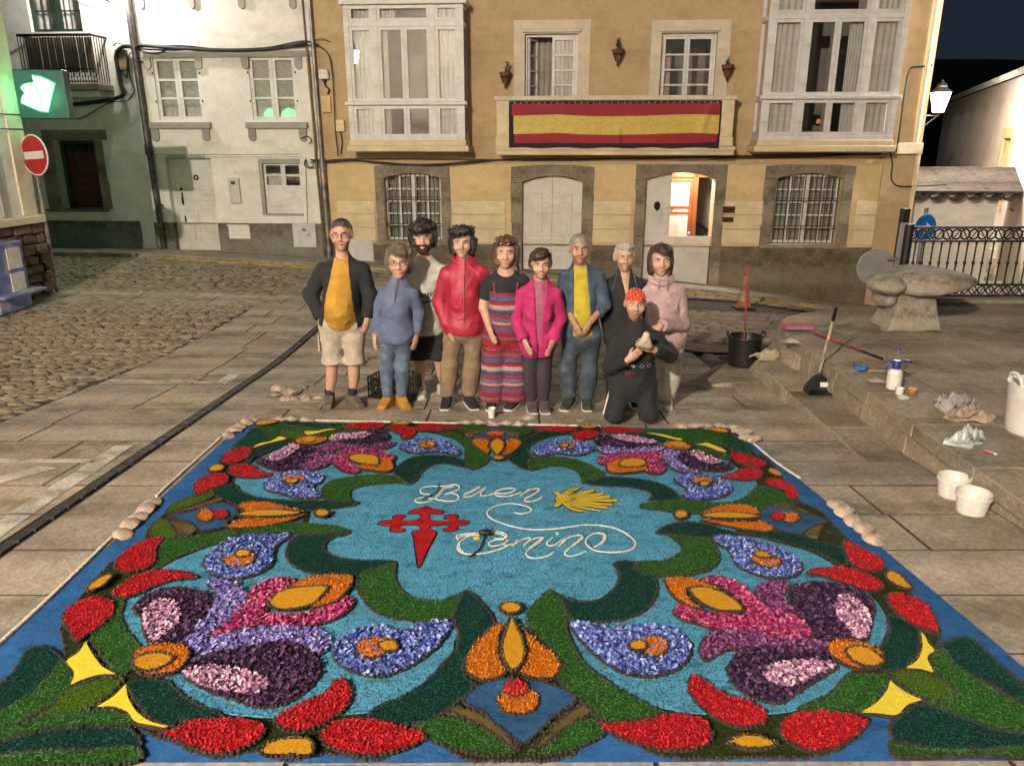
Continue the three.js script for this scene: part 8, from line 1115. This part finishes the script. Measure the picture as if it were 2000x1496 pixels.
{
const p=person('small woman with short brown hair in bright pink fleece and dark leggings',{at:[1050,800],skin:sB,bulk:0.92,bust:0.5,head:{x:1056,top:488,chin:541,yaw:0.04,dz:0.1,pitch:0.12},hair:{m:hBrown,thick:0.015,line:0.060,part:0.25,side:0.002,nape:-0.07,curl:0.007,freq:45,top:0.9},smile:true,
j:{neck:[1055,549,0.07],sL:[1019,564,0.05],sR:[1090,566,0.05],eL:[1006,618,0.0],eR:[1094,620,0.0],wL:[1025,666,0.16],wR:[1079,668,0.16],hL:[1036,674],hR:[1064,674],kL:[1035,736],kR:[1063,736],aL:[1038,782],aR:[1062,781],tL:[1042,805,0.12],tR:[1067,802,0.12]},handS:0.92,
legs:{name:'leggings',m:cloth('leggings',[0.035,0.026,0.036]),ease:0.004,ease2:0.006,hem:['a',0.0],fold:0.004},tops:[{name:'shirt',m:cloth('mauveShirt',[0.34,0.10,0.17]),ease:0.008,hem:0.0,fold:0.004,collar:-0.03},{name:'fleece_jacket',m:cloth('fleecePink',[0.50,0.022,0.145]),ease:0.022,sleeve:1.97,hem:-0.10,open:[0.055,0.004],fold:0.018,collar:0.03,skirt:0.02}],shoes:{m:shoePlum,len:0.25}});
}
{
const dn=cloth('denimJacket',[0.075,0.105,0.150],{map:T.denim,rep:3}),p=person('grey haired man in denim jacket and yellow shirt with hands clasped in front',{at:[1122,794],skin:sD,bulk:1.0,belly:0.3,head:{x:1132,top:457,chin:513,yaw:0.0},hair:{m:hSalt,thick:0.008,line:0.070,peak:-0.12,side:-0.010,nape:-0.05,curl:0.003,top:0.8},brow:hGreyD,smile:false,
j:{neck:[1132,521],sL:[1099,534],sR:[1174,532],eL:[1106,596,0.02],eR:[1180,596,0.02],wL:[1124,635,0.17],wR:[1150,633,0.17],hL:[1117,660],hR:[1155,660],kL:[1109,722],kR:[1151,724],aL:[1112,776],aR:[1146,776],tL:[1098,792,0.12],tR:[1146,800,0.13]},hands:{L:{curl:'fist',dir:[0.35,-0.9,0.15],palm:[0.6,0.2,-0.8]},R:{curl:'fist',dir:[-0.35,-0.9,0.18],palm:[-0.6,0.2,-0.8]}},
legs:{name:'jeans',m:jeansD,ease:0.016,ease2:0.03,hem:['a',0.0],fold:0.016},tops:[{name:'shirt',m:cloth('shirtYellow',[0.50,0.40,0.03]),ease:0.012,hem:0.03,neck:[0.07,0.03,0.075],fold:0.01,collar:-0.01},{name:'denim_jacket',m:dn,ease:0.020,sleeve:1.42,hem:0.0,open:[0.05,0.085],fold:0.017,collar:0.04}],shoes:{m:shoeGreen,len:0.27},socks:[black,0.02]});
for(const S of['L','R']){ringOn(p,S,0.36,0.052,M.signWhite,'cuff_stripe',0.004);ringOn(p,S,0.26,0.054,M.signWhite,'cuff_stripe',0.004);}
}
{
const p=person('smiling woman with short white hair in black zip jacket behind the kneeling man',{at:[1222,790],skin:sA,bulk:0.98,bust:0.5,head:{x:1220,top:476,chin:527,yaw:0.0},hair:{m:hWhite,thick:0.015,line:0.066,side:-0.002,nape:-0.06,curl:0.007,freq:40,top:0.8},brow:hGrey,smile:true,
j:{neck:[1220,535],sL:[1186,549],sR:[1256,547],eL:[1182,606,-0.04],eR:[1262,604,-0.08],wL:[1188,652,0.0],wR:[1258,648,-0.05],hL:[1202,660],hR:[1242,660],kL:[1201,724],kR:[1240,724],aL:[1198,774],aR:[1240,774],tL:[1196,794,0.12],tR:[1242,792,0.12]},
legs:{name:'trousers',m:black,ease:0.016,ease2:0.03,hem:['a',0.0]},tops:[{name:'jacket',m:cloth('blackJacket',[0.014,0.013,0.015]),ease:0.016,sleeve:1.95,hem:-0.06,skirt:0.025,open:[0.045,-0.05],fold:0.014,collar:0.04}],shoes:{m:shoeBlack,len:0.25}});
for(const q of[-1,1])part('piping',tube([0,1,2,3].map((i)=>{const x=p.J.neck[0]+q*lerp(0.07,0.155,i/3),y=lerp(p.J.neck[1]-0.02,p.chestC[1]+0.0,i/3);return[x,y,frontZ(p,x,y,0.016)+0.010];}),0.005,5),M.ironGrey,p.t);
}
{
const hp=cloth('hoodiePink',[0.50,0.345,0.335]),p=person('brown haired woman in pale pink hoodie and cream trousers, last on the right',{at:[1297,792],skin:sB,bulk:1.06,bust:0.7,head:{x:1291,top:478,chin:536,yaw:-0.06},hair:{m:hairM('hairBob',[0.05,0.027,0.017]),thick:0.014,line:0.064,part:-0.3,side:0.006,drop:0.10,vol:0.004,curl:0.006,freq:34,top:0.6},smile:true,
j:{neck:[1291,545],sL:[1258,562,-0.02],sR:[1330,560],eL:[1232,566,-0.18],eR:[1334,634,0.06],wL:[1206,540,-0.16],wR:[1290,636,0.30],hL:[1276,660],hR:[1318,660],kL:[1284,724],kR:[1314,724],aL:[1287,776],aR:[1304,772],tL:[1290,797,0.12],tR:[1302,790,0.12]},hands:{R:{curl:'relaxed',dir:[-0.75,-0.45,0.25],palm:[0.1,-0.7,-0.6]},L:{curl:'relaxed',dir:[-0.5,-0.6,0.5],palm:[0,-0.5,-0.8],side:1}},handS:0.95,
legs:{name:'trousers',m:cloth('cream',[0.52,0.49,0.40]),ease:0.022,ease2:0.036,hem:['a',-0.01],fold:0.017},tops:[{name:'hoodie',m:hp,ease:0.024,sleeve:1.93,hem:-0.08,fold:0.018,collar:0.02,skirt:0.02}],shoes:{m:shoeWhite,len:0.25}});
part('hood',[isoMesh(off3(p.J.neck,-0.17,-0.1,-0.17),off3(p.J.neck,0.17,0.10,0.14),0.009,(x,y,z)=>{const q=off3(p.J.neck,0,-0.035,0),a=Math.hypot(x-q[0],(z-q[2]+0.015)*1.05)-0.094;return Math.hypot(a,(y-q[1]+(z-q[2])*0.4))-0.03+0.009*(noise3(x*30,y*30,z*30)-0.5);})],hp,p.t);for(const q of[-1,1])part('drawstring',tube([[p.J.neck[0]+q*0.035,p.J.neck[1]-0.03,p.J.neck[2]+0.12],[p.J.neck[0]+q*0.04,p.J.neck[1]-0.12,frontZ(p,p.J.neck[0]+q*0.04,p.J.neck[1]-0.12,0.034)+0.014]],0.004,5),hp,p.t);
}
{
const p=person('kneeling man in black hoodie with orange dotted headscarf holding a cream figurine',{at:[1234,822],skin:sC,bulk:1.02,belly:0.2,head:{x:1241,top:563,chin:620,yaw:-0.06},hairLift:0.24,hair:{bald:true,m:hDark},brow:hDark,smile:false,
j:{neck:[1242,632],sL:[1202,654],sR:[1288,652],eL:[1192,716,0.02],eR:[1309,694,0.02],wL:[1228,702,0.24],wR:[1276,682,0.24],hL:[1214,754,-0.02],hR:[1260,754,-0.02],kL:[1200,808,0.10],kR:[1268,808,0.10],aL:[1196,806,-0.34],aR:[1262,806,-0.34],tL:[1190,812,-0.5],tR:[1262,812,-0.5]},hands:{L:{curl:'relaxed',dir:[0.75,0.62,0.1],palm:[0.2,0.35,-0.9],side:-1},R:{curl:'relaxed',dir:[-0.85,0.35,0.0],palm:[-0.1,-0.2,-0.9],side:1}},
legs:{name:'track_trousers',m:black,ease:0.028,ease2:0.034,fold:0.014},tops:[{name:'hoodie',m:cloth('blackHoodie',[0.011,0.011,0.013]),ease:0.020,sleeve:1.95,hem:-0.08,fold:0.017,collar:0.015}]});
part('headscarf',[isoMesh([p.hc[0]-0.17,p.hc[1]-0.05,p.hc[2]-0.19],[p.hc[0]+0.17,p.hc[1]+0.19,p.hc[2]+0.15],0.006,(x,y,z)=>{const X=(x-p.hc[0])/p.s,Y=(y-p.hc[1])/p.s,Z=(z-p.hc[2])/p.s;return p.s*smax(Math.min(ellip(X,Y,Z,[0,0.034,-0.012],[0.083,0.093,0.103]),ellip(X,Y,Z,[0.02,-0.0,-0.115],[0.03,0.03,0.03]))+0.004*(noise3(X*40,Y*40,Z*40)-0.5),0.030+0.16*Math.min(0.03,Z)-Y,0.006);})],cloth('scarfOrange',[0.62,0.055,0.012]),p.t);
const dots=[];for(let i=0;i<42;i++){const a=i*2.39996,v=0.18+0.8*((i+0.5)/42),ry=0.034+0.093*v*0.98,rr=Math.sqrt(Math.max(0.02,1-v*v)),X=0.0845*rr*Math.sin(a),Z=-0.012+0.1045*rr*Math.cos(a);dots.push(ball(0.0042,X,ry,Z,8,1,1,1));}part('scarf_dots',p.onHead(join(dots)),M.signWhite,p.t,{kind:'stuff'});
part('ear_stud',p.onHead(ball(0.003,0.08,-0.03,0.0,6)),M.zinc,p.t);part('stubble',isoMesh([p.hc[0]-0.12,p.hc[1]-0.15,p.hc[2]-0.1],[p.hc[0]+0.12,p.hc[1],p.hc[2]+0.14],0.006,(x,y,z)=>{const X=(x-p.hc[0])/p.s,Y=(y-p.hc[1])/p.s,Z=(z-p.hc[2])/p.s,ax=Math.abs(X);return p.s*Math.max(smin(ellip(ax,Y,Z,[0,-0.036,0.02],[0.0595,0.0775,0.0735]),Math.hypot(ax,Y+0.097,Z-0.058)-0.0225,0.03),Y+0.066,-Z+0.02);}),skinM('stubble',[0.19,0.115,0.085]),p.t);
decal(p,p.chestC[0]-0.13,p.chestC[0]+0.14,p.chestC[1]-0.15,p.chestC[1]+0.0,0.023,canvasTex(360,200,(c)=>{c.strokeStyle='#8d97a8';c.lineWidth=5;for(const[x,f]of[[40,0],[110,1],[215,0],[300,0]]){c.beginPath();c.ellipse(x,55,22,17,0.3,0,7);c.stroke();if(f){c.fillStyle='#aebdd6';c.fill();}}c.fillStyle='#7c2430';c.font='bold 58px sans-serif';c.fillText('DET',30,165);}),'hoodie_print');
const st=[];for(let i=0;i<7;i++){const k=i/6,q=mix3(p.J.hL,p.J.kL,lerp(0.2,1,k));st.push([q[0]-0.098,q[1],q[2]+0.02]);}part('side_stripe',tube(st,0.007,6),M.signWhite,p.t);
const f=at(1260,666,-p.foot.z-0.33),fg=thing('figurine','small cream shell shaped figurine held by the kneeling man','figurine',f.toArray());const cm=mat('ivory',[0.74,0.63,0.48],{map:T.stone,rep:6,roughness:0.6});part('figure_body',isoMesh([-0.08,-0.09,-0.05],[0.08,0.1,0.05],0.005,(x,y,z)=>{let q=ellip(x,y,z,[0,-0.012,0],[0.052,0.044,0.03]);q=smin(q,ellip(x,y,z,[0.008,0.045,0.0],[0.03,0.034,0.026]),0.02);q=smin(q,ellip(x,y,z,[-0.05,-0.03,0.0],[0.03,0.018,0.02]),0.012);q=smin(q,ellip(x,y,z,[0.035,-0.045,0],[0.03,0.022,0.02]),0.015);return q+0.004*(noise3(x*50,y*50,z*50)-0.5);}),cm,fg);
}
renderer.render(scene,camera);
